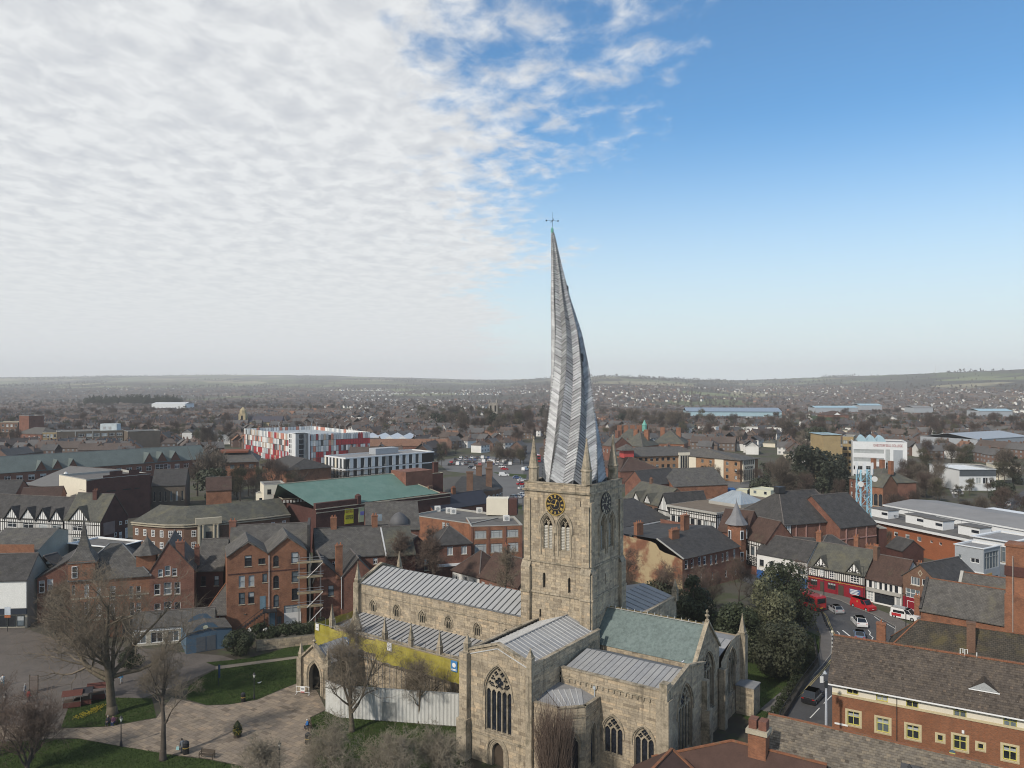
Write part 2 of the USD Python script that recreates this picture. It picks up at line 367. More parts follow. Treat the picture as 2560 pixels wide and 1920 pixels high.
SILVER=look("clock_marks_pale",(0.42,0.38,0.28),rough=0.4)
IRON=look("black_iron",(0.025,0.026,0.028),rough=0.5)
TIMBER=look("dark_timber",(0.06,0.045,0.032),rough=0.8)
WHITE=look("white_paint",(0.72,0.72,0.70),rough=0.5,var=0.06,fine=0.04)
# ------------------------------------------------------------------ the church
# local frame: x = east along the nave, y = north, origin at the south-east corner of the south transept
CH_O,CH_ROT=(2.31,90.8,0.0),math.radians(-35.03)
church=thing("church","large medieval stone church with twisted leaning lead-clad spire and clock tower","church",CH_O,CH_ROT)
STONE_PARTS=[0]
def ashlar(shape,p0,p1,parent,seed,bw=(0.5,1.05),bh=(0.3,0.42),parts=0,lift=0.0):
 """Lays coursed stone over a wall face: each block its own little slab, none across an opening."""
 r=random.Random(seed)
 o,u,v,w,L=frame_of(p0,p1)
 x0,z0,x1,z1=shape.bounds
 prep=shapely.prepared.prep(shape)
 mb=MB()
 z=z0
 made=0
 while z<z1-0.05:
  h=r.uniform(*bh)
  row=r.gauss(0,0.06)
  x=x0-r.uniform(0,0.5)
  while x<x1:
   bl=r.uniform(*bw)
   rect=sbox(max(x,x0)+0.012,z+0.012,min(x+bl,x1)-0.012,min(z+h,z1)-0.012)
   x+=bl
   if rect.bounds[2]-rect.bounds[0]<0.06 or not prep.intersects(rect):continue
   t=min(max(r.gauss(0.45+row,0.22)+(0.3 if r.random()<0.05 else 0)-(0.25 if r.random()<0.06 else 0),0),1)
   d=lift+r.uniform(0.012,0.04)
   if prep.contains(rect):
    a,b,c,e=rect.bounds
    q=np.array([(a,b),(c,b),(c,e),(a,e)])
    base=o+q[:,:1]*u+q[:,1:]*v
    vv=np.vstack([base,base+w*d])
    ff=[(4,5,6),(4,6,7),(0,1,5),(0,5,4),(1,2,6),(1,6,5),(2,3,7),(2,7,6),(3,0,4),(3,4,7)]
    tgt=mb
    if made<parts:
     tgt=MB()
    tgt.tone=t
    tgt.add(vv,ff)
    if tgt is not mb:
     tgt.build("stone",STONE,parent,tone=True);made+=1
   else:
    clip=shape.intersection(rect)
    mb.tone=t
    mb.ext(clip,o,u,v,w,0,d)
  z+=h
 if mb.V:
  mb.build("stone_courses",STONE,parent,kind="stuff",tone=True)
def tracery(mb,u0,u1,zs,za,o,u,v,w,lights,d0,d1,big=True):
 """Stone tracery filling the head of a pointed window."""
 head=arch(u0,u1,zs-0.12,zs,za)
 wid=u1-u0
 cuts=[]
 lw=wid/lights
 for i in range(lights):
  a,b=u0+i*lw+0.05,u0+(i+1)*lw-0.05
  cuts.append(arch(a,b,zs-0.3,zs-0.1+0.0,zs+lw*0.55))
 def foil(cx,cz,r,n=4,rot=0.0):
  return unary_union([Point(cx+r*0.52*math.cos(rot+2*math.pi*k/n),cz+r*0.52*math.sin(rot+2*math.pi*k/n)).buffer(r*0.46,5)for k in range(n)])
 h=za-zs
 c=(u0+u1)/2
 if big:
  cuts.append(foil(c,zs+h*0.40,wid*0.17))
  cuts+=[foil(c+s*wid*0.25,zs+h*0.27,wid*0.095,3,math.pi/2)for s in(-1,1)]
  cuts+=[foil(c+s*wid*0.345,zs+h*0.33,wid*0.075)for s in(-1,1)]
  cuts+=[foil(c+s*wid*0.235,zs+h*0.52,wid*0.095,3,math.pi/2)for s in(-1,1)]
  cuts+=[foil(c+s*wid*0.115,zs+h*0.70,wid*0.085)for s in(-1,1)]
  cuts.append(foil(c,zs+h*0.855,wid*0.06))
  cuts+=[foil(c+s*wid*0.10,zs+h*0.22,wid*0.06)for s in(-1,1)]
 else:
  cuts.append(foil(c,zs+h*0.62,wid*0.17))
  cuts+=[foil(c+s*wid*0.2,zs+h*0.36,wid*0.13)for s in(-1,1)]
 mb.ext(head.difference(unary_union(cuts)),o,u,v,w,d0,d1)
def church_window(p0,p1,uc,z0,zs,za,wid,lights,depth=0.45,hood=True,big=False,glass=None,name="window",parent=None):
 """A pointed church window: hood mould, mullions, tracery, glass. Returns the hole to cut."""
 o,u,v,w,L=frame_of(p0,p1)
 u0,u1=uc-wid/2,uc+wid/2
 mb=MB()
 bw=0.075 if wid>1.5 else 0.06
 for i in range(1,lights):
  x=u0+wid*i/lights
  mb.ext(sbox(x-bw,z0,x+bw,zs),o,u,v,w,-depth+0.08,-depth+0.3)
 if lights>1:
  tracery(mb,u0,u1,zs,za,o,u,v,w,lights,-depth+0.1,-depth+0.27,big)
 edge=arch(u0,u1,z0,zs,za)
 mb.ext(edge.difference(edge.buffer(-0.09,join_style=2)),o,u,v,w,-depth+0.05,-depth+0.33)
 win=mb.build(name,STONE_PLAIN,parent or church)
 MB().ext(edge,o,u,v,w,-depth+0.0,-depth+0.05).build("pane",glass or LEADED,win)
 if hood:
  a=arch(u0-0.28,u1+0.28,zs-0.5,zs,za+0.32)
  b=arch(u0-0.14,u1+0.14,zs-0.6,zs,za+0.16)
  MB().ext(a.difference(b),o,u,v,w,0.0,0.16).build("hood_mould",STONE_PLAIN,win)
  MB().ext(sbox(u0-0.12,z0-0.18,u1+0.12,z0-0.004),o,u,v,w,0.0,0.1).build("sill",STONE_PLAIN,win)
 return edge
def church_wall(name,p0,p1,shape,holes=(),depth=0.45,seed=1,stones=True,parts=0,parent=None,**kw):
 mb=MB()
 wall_face(mb,p0,p1,shape,holes,depth)
 wl=mb.build(name,MORTAR,parent or church)
 if stones:
  sh=shape if not holes else shape.difference(unary_union(list(holes)))
  ashlar(sh,p0,p1,wl,seed,parts=parts,**kw)
 return wl
def cop(mb,p0,p1,z,h=0.18,out=0.12,back=0.35):
 """Coping or string course along a wall top."""
 o,u,v,w,L=frame_of(p0,p1)
 mb.obox(o+u*L/2+w*(out-back)/2+v*(z+h/2),u*(L/2+out),w*(out+back)/2,v*h/2)
def pinnacle(mb,c,z0,zs,zt,r,n=8,squ=False):
 if squ:
  mb.box(c[0]-r,c[0]+r,c[1]-r,c[1]+r,z0,zs)
  mb.lathe([(r*1.55,zs),(r*1.6,zs+0.12),(r*1.25,zs+0.22),(r*0.12,zt-0.15),(r*0.3,zt-0.08),(r*0.05,zt)],4,(c[0],c[1],0),math.pi/4)
 else:
  mb.lathe([(r,z0),(r,zs-0.12),(r*1.16,zs-0.08),(r*1.16,zs+0.06),(r*0.98,zs+0.14),(r*0.14,zt-0.5),(r*0.22,zt-0.38),(r*0.2,zt-0.25),(r*0.03,zt)],n,(c[0],c[1],0),math.pi/8)
# --- tower: its plan lies a couple of degrees askew to the nave
TW=10.3
_d=math.radians(2.45)
def tw(x,y):
 """Tower plan point: x to the west, y to the north from its south-east corner."""
 e,n=-x,y
 return(-1.47+e*math.cos(_d)-n*math.sin(_d)+0.0,16.3+e*math.sin(_d)+n*math.cos(_d))
S0,S1,S2,S3=tw(TW,0),tw(0,0),tw(0,TW),tw(TW,TW)
def lancet(c,z0,zs,za,wd):return arch(c-wd/2,c+wd/2,z0,zs,za)
Z_PAR,Z_STR,Z_OFF,Z_LOW=32.15,31.05,21.2,16.8
bel=[(3.75,23.0),(6.45,23.0)]
for fi,(p0,p1)in enumerate(((S0,S1),(S1,S2),(S2,S3),(S3,S0))):
 o,u,v,w,L=frame_of(p0,p1)
 vis=fi<2
 holes=[]
 if vis:
  for c,z0 in bel:
   holes.append(arch(c-0.78,c+0.78,z0,26.3,27.7))
  if fi==0:
   holes+=[sbox(8.85,29.35,8.97,30.1),sbox(8.95,23.1,9.07,23.8),arch(3.0,3.42,17.6,19.4,19.75),arch(7.0,7.38,17.4,19.2,19.55),sbox(2.45,13.4,2.75,14.5),sbox(7.05,12.6,7.6,14.1)]
  else:
   holes+=[sbox(4.7,18.0,4.95,19.5)]
 shape=sbox(0,0 if not vis else 0,L,Z_PAR)
 church_wall("tower_wall",p0,p1,shape,holes,0.6,seed=20+fi,stones=vis,bw=(0.45,0.95),bh=(0.3,0.42))
 if not vis:continue
 for c,z0 in bel:
  mb=MB()
  mb.ext(sbox(c-0.09,z0,c+0.09,26.4),o,u,v,w,-0.5,-0.2)
  tracery(mb,c-0.78,c+0.78,26.3,27.7,o,u,v,w,2,-0.5,-0.25,False)
  e=arch(c-0.78,c+0.78,z0,26.3,27.7)
  mb.ext(e.difference(e.buffer(-0.1,join_style=2)),o,u,v,w,-0.55,-0.15)
  win=mb.build("belfry_window",STONE_PLAIN,church)
  MB().ext(e,o,u,v,w,-0.62,-0.59).build("dark_opening",VOID,win)
  for s in(-1,1):
   lm=MB()
   for k in range(15):
    zz=z0+0.12+k*0.215
    cc=o+u*(c+s*0.385)+v*zz-w*0.4
    lm.obox(cc,u*0.285,(w*-0.11+v*0.1),(w*0.02+v*0.02))
   lm.build("louvre",LOUVRE,win)
  hm=MB()
  a,b2=arch(c-1.34,c+1.34,25.4,26.2,28.35),arch(c-1.12,c+1.12,25.2,26.2,28.12)
  hm.ext(a.difference(b2),o,u,v,w,0.0,0.28)
  a,b2=arch(c-1.1,c+1.1,22.3,26.2,28.1),arch(c-0.92,c+0.92,22.2,26.25,27.9)
  hm.ext(a.difference(b2),o,u,v,w,0.0,0.15)
  hm.build("hood_mould",STONE_PLAIN,win)
  MB().ext(sbox(c-1.0,22.35,c+1.0,22.98),o,u,v+w*-0.25,w,-0.02,0.16).build("sill",STONE_PLAIN,win)
 # clock
 cc=o+u*(5.05 if fi==0 else 4.75)+v*29.35
 mk=GOLD if fi==0 else SILVER
 ck=MB().ext(Point(0,0).buffer(1.42,16),cc,u,v,w,0.06,0.16).build("clock",DIAL,church)
 rim=MB().ext(Point(0,0).buffer(1.5,16).difference(Point(0,0).buffer(1.43,16)),cc,u,v,w,0.05,0.2)
 rim.ext(Point(0,0).buffer(0.74,14).difference(Point(0,0).buffer(0.705,14)),cc,u,v,w,0.16,0.172).build("rim",mk if fi==0 else IRON,ck)
 nm=MB()
 romans=["XII","I","II","III","IIII","V","VI","VII","VIII","IX","X","XI"]
 for k,rn in enumerate(romans):
  an=math.pi/2-k*math.pi/6
  rad,tan=np.array([math.cos(an),math.sin(an)]),np.array([math.sin(an),-math.cos(an)])
  wds={"I":0.09,"V":0.16,"X":0.16}
  tot=sum(wds[ch]for ch in rn)
  x=-tot/2
  for ch in rn:
   m=x+wds[ch]/2
   segs={"I":[((0,-.2),(0,.2))],"V":[((-.06,.2),(0,-.2)),((.06,.2),(0,-.2))],"X":[((-.06,.2),(.06,-.2)),((.06,.2),(-.06,-.2))]}[ch]
   for(xa,ya),(xb,yb)in segs:
    pa,pb=rad*(1.12+ya)+tan*(m+xa),rad*(1.12+yb)+tan*(m+xb)
    nm.ext(LineString([pa,pb]).buffer(0.026,cap_style=2),cc,u,v,w,0.16,0.185)
   x+=wds[ch]
  for q in range(5):
   a2=an-q*math.pi/30
   nm.ext(Point(1.38*math.cos(a2),1.38*math.sin(a2)).buffer(0.022,2),cc,u,v,w,0.16,0.18)
 nm.build("numerals",mk,ck)
 for nme,ang,ln,wd in(("hour_hand",math.radians(90-22.5),0.8,0.12),("minute_hand",math.radians(90-278),1.36,0.085)):
  d2=np.array([math.cos(ang),math.sin(ang)]);n2=np.array([-d2[1],d2[0]])
  pts=[-d2*0.3+n2*wd*0.5,d2*ln*0.6+n2*wd*0.45,d2*ln*0.72+n2*wd*(1.2 if nme=="hour_hand" else 0.4),d2*ln,d2*ln*0.72-n2*wd*(1.2 if nme=="hour_hand" else 0.4),d2*ln*0.6-n2*wd*0.45,-d2*0.3-n2*wd*0.5]
  MB().ext(Polygon(pts),cc,u,v,w,0.2 if nme=="hour_hand" else 0.24,0.23 if nme=="hour_hand" else 0.27).build(nme,mk,ck)
 # corner buttresses: slim above, stout below
 bt=MB()
 for s0,s1,top in((0.0,1.05,30.0),(L-1.15,L,29.4)):
  bt.ext(sbox(s0,Z_OFF,s1,top),o,u,v,w,0,0.22)
  bt.ext(sbox(s0-0.3 if s0==0 else s0-0.1,0,s1+(0.1 if s0==0 else 0.3),Z_OFF-0.9),o,u,v,w,0,0.52)
  bt.add([o+u*q+w*e+v*zz for q,e,zz in((s0-0.3 if s0==0 else s0-.1,0.56,Z_OFF-0.9),(s1+(.1 if s0==0 else.3),0.56,Z_OFF-0.9),(s1+(.1 if s0==0 else.3),0.1,Z_OFF-0.05),(s0-(.3 if s0==0 else.1),0.1,Z_OFF-0.05))],[(0,1,2),(0,2,3)])
 b_=bt.build("corner_buttress",STONE_PLAIN,church)
 for s0,s1,top in((0.0,1.05,30.0),(L-1.15,L,29.4)):
  ashlar(sbox(s0+.02,Z_OFF,s1-.02,top),p0,p1,b_,40+fi,lift=0.22)
  ashlar(sbox((s0-0.28)if s0==0 else s0-.08,8,s1+(.08 if s0==0 else.28),Z_OFF-0.95),p0,p1,b_,44+fi,lift=0.52)
 for z,h,out in((Z_STR,0.22,0.26),(Z_OFF-0.1,0.22,0.16),(Z_LOW,0.26,0.2)):
  sc=MB();cop(sc,p0,p1,z,h,out if z>30 or z<18 else out,0.1)
  if z<18:
   for s0,s1 in((-0.3,1.15),(L-1.25,L+0.3)):
    sc.ext(sbox(s0-.06,z,s1+.06,z+h),o,u,v,w,0.3,0.68)
  sc.build("string_course",STONE_PLAIN,church)
 cp=MB();cop(cp,p0,p1,Z_PAR,0.16,0.1,0.5)
 cp.build("parapet_coping",STONE_PLAIN,church)
for p0,p1 in((S2,S3),(S3,S0)):
 cp=MB();cop(cp,p0,p1,Z_PAR,0.16,0.1,0.5);cp.build("parapet_coping",STONE_PLAIN,church)
tr=MB();tr.poly([(*tw(9.9,.4),31.2),(*tw(.4,.4),31.2),(*tw(.4,9.9),31.2),(*tw(9.9,9.9),31.2)])
tr.build("tower_roof",LEAD_DARK,church)
rwin=MB();o,u,v,w,L=frame_of(S0,S1)
rwin.ext(sbox(7.05,12.6,7.6,14.1).difference(sbox(7.12,12.68,7.53,14.02)),o,u,v,w,-0.1,0.03)
rw=rwin.build("small_window",WHITE,church)
MB().ext(sbox(7.1,12.65,7.55,14.05),o,u,v,w,-0.4,-0.05).build("pane",GLASS,rw)
dk=MB()
for hl in(sbox(8.83,29.3,9.0,30.15),sbox(8.93,23.05,9.1,23.85),arch(2.95,3.45,17.55,19.4,19.8),arch(6.95,7.42,17.35,19.2,19.6),sbox(2.4,13.35,2.8,14.55)):
 dk.ext(hl,o,u,v,w,-0.5,-0.45)
dk.build("slit_window",VOID,church)
for q in((.95,.95),(TW-.95,.95),(TW-.95,TW-.95),(.95,TW-.95)):
 mb=MB();pinnacle(mb,tw(*q),31.2,34.2,38.7,0.72);mb.build("pinnacle",STONE_PLAIN,church)
# --- the twisted spire
zk=[32.0,32.7,37.3,41.35,47.95,53.3,58.6,63.9,68.2]
rk=[4.60,4.52,3.95,3.47,2.68,2.08,1.27,0.58,0.07]
ck_=[0,0,.09,.24,.52,1.06,1.95,2.60,3.12]
cen=np.array(tw(TW/2,TW/2))
lean=np.array([-math.cos(CH_ROT),math.sin(CH_ROT)])*1.0
lean=np.array([math.cos(-CH_ROT+math.pi),math.sin(-CH_ROT+math.pi)])
a_base=math.radians(-140.6)-CH_ROT
def spire_pt(k2,z,out=0.0):
 """Point on spire line k2 (even: ridge, odd: valley) at height z."""
 R=np.interp(z,zk,rk);c=cen+lean*np.interp(z,zk,ck_)
 a=a_base+k2*math.pi/8+math.radians(2.25)*(z-32.7)
 rr=(R if k2%2==0 else R*math.cos(math.pi/8)*0.86)+out
 return np.array([c[0]+rr*math.cos(a),c[1]+rr*math.sin(a),z])
core=MB()
zz=np.linspace(31.3,68.2,60)
ring=np.array([[spire_pt(k,z,-0.05)for k in range(16)]for z in zz])
vv=ring.reshape(-1,3);ff=[]
for i in range(len(zz)-1):
 for k in range(16):
  a,b=i*16+k,i*16+(k+1)%16
  ff+=[(a,b,b+16),(a,b+16,a+16)]
core.add(vv,ff)
spire=core.build("spire",LEAD_DARK,church,normals=False)
rs=random.Random(3)
stuff=MB();big=[]
for k in range(8):
 for side in(-1,1):
  z=31.6
  while z<67.9:
   R=np.interp(z,zk,rk)
   pitch=max(0.43*(0.72+0.28*R/4.5),0.3)*rs.uniform(0.9,1.1)
   drop=R*0.27
   pr0,pr1=z+drop*0.9,z+drop*0.9+pitch
   pv0,pv1=z,z+pitch
   if pr1>67.9:break
   jit=rs.uniform(-0.04,0.04)
   a,b=spire_pt(2*k,pr0+.09+jit,0.17),spire_pt(2*k,pr1+jit,0.02)
   c,d=spire_pt(2*k+side,pv1+jit,0.02),spire_pt(2*k+side,pv0+.09+jit,0.17)
   al,dl=spire_pt(2*k,pr0+.07+jit,-0.04),spire_pt(2*k+side,pv0+.07+jit,-0.04)
   # clip what would dip below the parapet gutter
   mb=MB();mb.tone=min(max(rs.gauss(0.52,0.24)-(0.42 if rs.random()<0.08 else 0),0),1)
   P=[a,b,c,d,al,dl]
   F=[(0,3,2),(0,2,1),(4,5,3),(4,3,0)]if side>0 else[(0,2,3),(0,1,2),(4,3,5),(4,0,3)]
   mb.add(P,F)
   mid=(a+c)/2
   # which way it faces as seen from the drone
   rad=mid[:2]-(cen+lean*np.interp(mid[2],zk,ck_));rad/=np.linalg.norm(rad)
   view=np.array([-math.cos(-CH_ROT+math.radians(85.4)),-math.sin(-CH_ROT+math.radians(85.4))])
   big.append((np.dot(rad,view)*R*pitch,mb))
   z+=pitch
big.sort(key=lambda q:-q[0])
for i,(s,mb)in enumerate(big):
 if i<300:
  mb.build("lead_panel",LEAD_SPIRE,spire,tone=True)
 else:
  stuff.tone=mb.tone;stuff.add(mb.V[0],mb.F[0])
stuff.build("upper_lead_panels",LEAD_SPIRE,spire,kind="stuff",tone=True)
for k in range(8):
 zs_=np.linspace(31.8,68.0,50)
 MB().tube([spire_pt(2*k,z,0.05)for z in zs_],np.interp(zs_,[32,68],[0.07,0.03]),5).build("ridge_roll",ROLL_GREY,spire)
hatch=MB()
pt=spire_pt(3,49.6,0.1);hatch.lathe([(0.3,-0.45),(0.3,0.5),(0.05,0.8)],4,pt)
hatch.build("spire_hatch",LEAD_DARK,spire)
pt=spire_pt(4,59.6,0.0);MB().lathe([(0.22,-0.4),(0.22,0.4),(0.05,0.6)],4,pt).build("spire_hatch",IRON,spire)
pt=spire_pt(2.6,33.0,0.0)
dm=MB();dd=spire_pt(3,33.3,0.12);dm.lathe([(0.5,-1.4),(0.5,0.4),(0.3,0.9),(0.05,1.1)],6,dd);dm.build("spire_door_hood",ROLL,spire)
tip=np.array([*(cen+lean*3.12),68.2])
MB().lathe([(0.13,-0.6),(0.22,-0.35),(0.18,0.0),(0.2,0.08),(0.08,0.25),(0.03,0.45)],8,tip).build("finial_cap",VERDIGRIS,spire)
vane=MB()
vane.tube([tip+(0,0,0.3),tip+(0,0,2.5)],[0.04,0.015],5)
for an in(-CH_ROT+0.15,-CH_ROT+0.15+math.pi/2):
 d=np.array([math.cos(an),math.sin(an),0])
 vane.tube([tip-d*.8+(0,0,1.25),tip+d*.8+(0,0,1.25)],0.022,4)
 for s in(-1,1):
  vane.obox(tip+d*s*.86+(0,0,1.27),d*0.08,(0,0,0.11),(-d[1]*0.02,d[0]*0.02,0))
vane.lathe([(0.02,1.1),(0.09,1.25),(0.02,1.4)],6,tip)
vane.build("weather_vane",IRON,spire)
# --- lead roofs with standing rolls
def lead_roof(name,quad_pts,n,mat=LEAD,roll=ROLL,wr=0.09,hr=0.07,lines=1):
 """quad: eave left, eave right, ridge right, ridge left. Bays between rolls each a sheet of lead."""
 a,b,c,d=(np.asarray(q,float)for q in quad_pts)
 nrm=np.cross(b-a,d-a);nrm/=np.linalg.norm(nrm)
 if nrm[2]<0:nrm=-nrm
 base=MB().quad(a,b,c,d).build(name,LEAD_DARK,church)
 r=random.Random(hash(name)%97 if False else len(name))
 for i in range(n):
  t0,t1=i/n,(i+1)/n
  for j in range(lines):
   s0,s1=j/lines,(j+1)/lines-0.004
   mb=MB();mb.tone=r.uniform(0.3,0.75)
   e0,e1,r0,r1=a+(b-a)*(t0+.004),a+(b-a)*(t1-.004),d+(c-d)*(t0+.004),d+(c-d)*(t1-.004)
   mb.quad(e0+(r0-e0)*s0+nrm*.04,e1+(r1-e1)*s0+nrm*.04,e1+(r1-e1)*s1+nrm*.03,e0+(r0-e0)*s1+nrm*.03)
   mb.build("lead_sheet",mat,base,tone=True)
 for i in range(1,n):
  t=i/n
  p,q=a+(b-a)*t,d+(c-d)*t
  MB().bar(p+nrm*(.03+hr/2),q+nrm*(.03+hr/2),wr,hr,up=nrm).build("lead_roll",roll,base)
 return base
# south transept
TA0=-9.8
g_shape=Polygon([(0,0),(9.8,0),(9.8,13.15),(4.9,14.75),(0,13.15)])
p0,p1=(TA0,0),(0,0)
h1=church_window(p0,p1,4.95,4.05,8.7,12.1,3.9,5,0.5,big=True,name="great_window")
door_h=arch(4.05,5.75,0,1.75,2.95)
tw_wall=church_wall("transept_wall",p0,p1,g_shape,[h1,door_h],0.5,seed=5,parts=280,bw=(0.55,1.15),bh=(0.32,0.45))
o,u,v,w,L=frame_of(p0,p1)
dr=MB().ext(door_h,o,u,v,w,-0.5,-0.42).build("door",TIMBER,church)
dm=MB()
for i,(q,e)in enumerate(((0.15,0.05),(0.36,0.1),(0.58,0.16))):
 dm.ext(arch(4.05-q-0.14,5.75+q+0.14,0.0,1.75,2.95+q+0.14).difference(arch(4.05-q,5.75+q,-0.1,1.75,2.95+q)),o,u,v,w,0,e)
dm.build("door_arch",STONE_PLAIN,dr)
mb=MB();cop(mb,p0,p1,3.35,0.2,0.14,0.02);mb.build("string_course",STONE_PLAIN,church)
mb=MB()
mb.bar(o+v*13.2-w*0.1-u*0.1,o+u*4.9+v*14.85-w*0.1,0.62,0.22);mb.bar(o+u*9.9+v*13.2-w*0.1,o+u*4.9+v*14.85-w*0.1,0.62,0.22)
mb.build("gable_coping",STONE_PLAIN,church)
mb=MB()
mb.bar(o+v*12.62+w*.05,o+u*4.9+v*14.25+w*.05,0.12,0.1);mb.bar(o+u*9.8+v*12.62+w*.05,o+u*4.9+v*14.25+w*.05,0.12,0.1)
mb.build("string_course",ROLL,church)
church_wall("transept_wall",(0,0),(0,16.4),sbox(0,0,16.4,13.1),[sbox(6.2,7.9,7.0,10.6)],0.3,seed=6)
o2,u2,v2,w2,L2=frame_of((0,0),(0,16.4))
MB().ext(sbox(6.2,7.9,7.0,10.6),o2,u2,v2,w2,-0.35,-0.3).build("window",LEADED,church)
church_wall("transept_wall",(TA0,16.4),(TA0,0),sbox(0,0,16.4,13.1),stones=False)
mb=MB();cop(mb,(0,0),(0,16.4),13.1,0.15,0.1,0.4);cop(mb,(TA0,16.4),(TA0,0),13.1,0.15,0.1,0.4);mb.build("parapet_coping",STONE_PLAIN,church)
mb=MB();cop(mb,(0,0.4),(0,16.4),11.9,0.16,0.1,0.02);mb.build("string_course",STONE_PLAIN,church)
lead_roof("transept_roof",[(TA0+.4,.45,12.75),(TA0+.4,16.3,12.75),(-4.9,16.3,14.35),(-4.9,.45,14.35)],19)
lead_roof("transept_roof",[(-.4,.45,12.75),(-.4,16.3,12.75),(-4.9,16.3,14.35),(-4.9,.45,14.35)],19,lines=2)
MB().bar((-4.9,.4,14.42),(-4.9,16.3,14.42),0.2,0.1).build("ridge_roll",LEAD,church)
for cx,zt in((TA0+0.2,15.2),(-0.25,15.2)):
 mb=MB();pinnacle(mb,(cx,0.1),11.9,13.95,zt,0.36,squ=True);mb.build("pinnacle",STONE_PLAIN,church)
mb=MB()
mb.ext(sbox(-0.45,0,0.75,13.0),o,u,v,w,0,0.75);mb.ext(sbox(-0.6,0,0.9,5.0),o,u,v,w,0,1.15)
MB().ext(sbox(9.05,0,9.9,12.0),o,u,v,w,0,0.22).build("buttress",STONE_PLAIN,church)
bt=mb.build("buttress",STONE_PLAIN,church)
ashlar(sbox(-.43,5.0,.73,12.95),p0,p1,bt,71,lift=0.75)
# nave
NA0,NA1=-45.4,-11.6
ws=[-42.1,-36.8,-31.4,-26.0,-20.5,-15.1]
p0,p1=(NA0,16.3),(NA1,16.3)
holes=[church_window(p0,p1,a-NA0,8.5,9.55,10.45,1.15,3,0.35,hood=True,name="clerestory_window")for a in ws]
church_wall("nave_wall",p0,p1,sbox(0,6.5,NA1-NA0,12.75),holes,0.35,seed=9,bw=(0.5,1.1))
church_wall("nave_wall",(NA0,26.5),(NA0,16.3),Polygon([(0,0),(10.2,0),(10.2,12.9),(5.1,15.2),(0,12.9)]),seed=10)
church_wall("nave_wall",(NA1,26.5),(NA0,26.5),sbox(0,0,NA1-NA0,12.75),stones=False)
mb=MB();cop(mb,p0,p1,11.25,0.18,0.14,0.02);mb.build("string_course",STONE_PLAIN,church)
mb=MB();cop(mb,p0,p1,12.75,0.1,0.16,0.3);mb.build("parapet_coping",ROLL_GREY,church)
lead_roof("nave_roof",[(NA0+.4,16.3,12.86),(NA1,16.3,12.86),(NA1,21.4,14.8),(NA0+.4,21.4,14.8)],32,LEAD_NAVE,ROLL_GREY,0.1,0.09)
MB().quad((NA1,26.6,12.86),(NA0,26.6,12.86),(NA0,21.4,14.8),(NA1,21.4,14.8)).build("nave_roof",LEAD,church)
mb=MB();mb.bar((NA0+.15,16.1,13.0),(NA0+.15,21.4,15.2),0.6,0.3);mb.bar((NA0+.15,26.7,13.0),(NA0+.15,21.4,15.2),0.6,0.3);mb.build("gable_coping",STONE_PLAIN,church)
for yy in(16.3,26.3):
 mb=MB();mb.box(NA0-.7,NA0+.5,yy-.7,yy+.3,0,12.9);pinnacle(mb,(NA0-.1,yy-.2),12.5,13.4,16.4,0.4,squ=True);mb.build("pinnacle",STONE_PLAIN,church)
# south aisle
p0,p1=(-45.0,9.6),(TA0,9.6)
church_wall("aisle_wall",p0,p1,sbox(0,0,35.2,7.45),seed=11)
church_wall("aisle_wall",(-45.0,16.4),(-45.0,9.6),sbox(0,0,6.8,7.5),seed=12)
mb=MB();cop(mb,p0,p1,7.45,0.14,0.1,0.4);mb.build("parapet_coping",STONE_PLAIN,church)
lead_roof("aisle_roof",[(-44.6,9.95,7.0),(TA0,9.95,7.0),(TA0,16.3,8.05),(-44.6,16.3,8.05)],38,LEAD,ROLL_GREY,0.1,0.09)
for a in(-44.5,-32.9,-27.6,-22.1):
 mb=MB();pinnacle(mb,(a,9.55),7.3,8.5,11.0,0.33,squ=True);mb.build("pinnacle",STONE_PLAIN,church)
mb=MB();mb.lathe([(0.95,6.0),(0.95,7.9),(1.08,8.0),(0.06,11.3)],10,(-39.4,9.8,0));mb.build("stair_turret",STONE_PLAIN,church)
# north aisle and north transept, seen past the tower
church_wall("aisle_wall",(NA1,33.0),(-45,33.0),sbox(0,0,33.4,7.4),stones=False)
MB().quad((-45,33,7.2),(NA1,33,7.2),(NA1,26.4,8.2),(-45,26.4,8.2)).build("aisle_roof",LEAD,church)
church_wall("transept_wall",(1.0,26.6),(1.0,39.5),sbox(0,0,12.9,12.6),seed=14)
church_wall("transept_wall",(1.0,39.5),(-10.0,39.5),sbox(0,0,11,12.6),stones=False)
lead_roof("transept_roof",[(.9,26.5,12.5),(.9,39.5,12.5),(-4.6,39.5,13.9),(-4.6,26.5,13.9)],8,LEAD,ROLL_GREY)
MB().quad((-10,39.5,12.5),(-10,26.5,12.5),(-4.6,26.5,13.9),(-4.6,39.5,13.9)).build("transept_roof",LEAD,church)
mb=MB();cop(mb,(1.0,26.6),(1.0,39.5),12.6,0.2,0.1,0.4);mb.build("parapet_coping",STONE_PLAIN,church)
mb=MB();pinnacle(mb,(0.9,39.3),12.0,13.6,15.4,0.4,squ=True);mb.build("pinnacle",STONE_PLAIN,church)
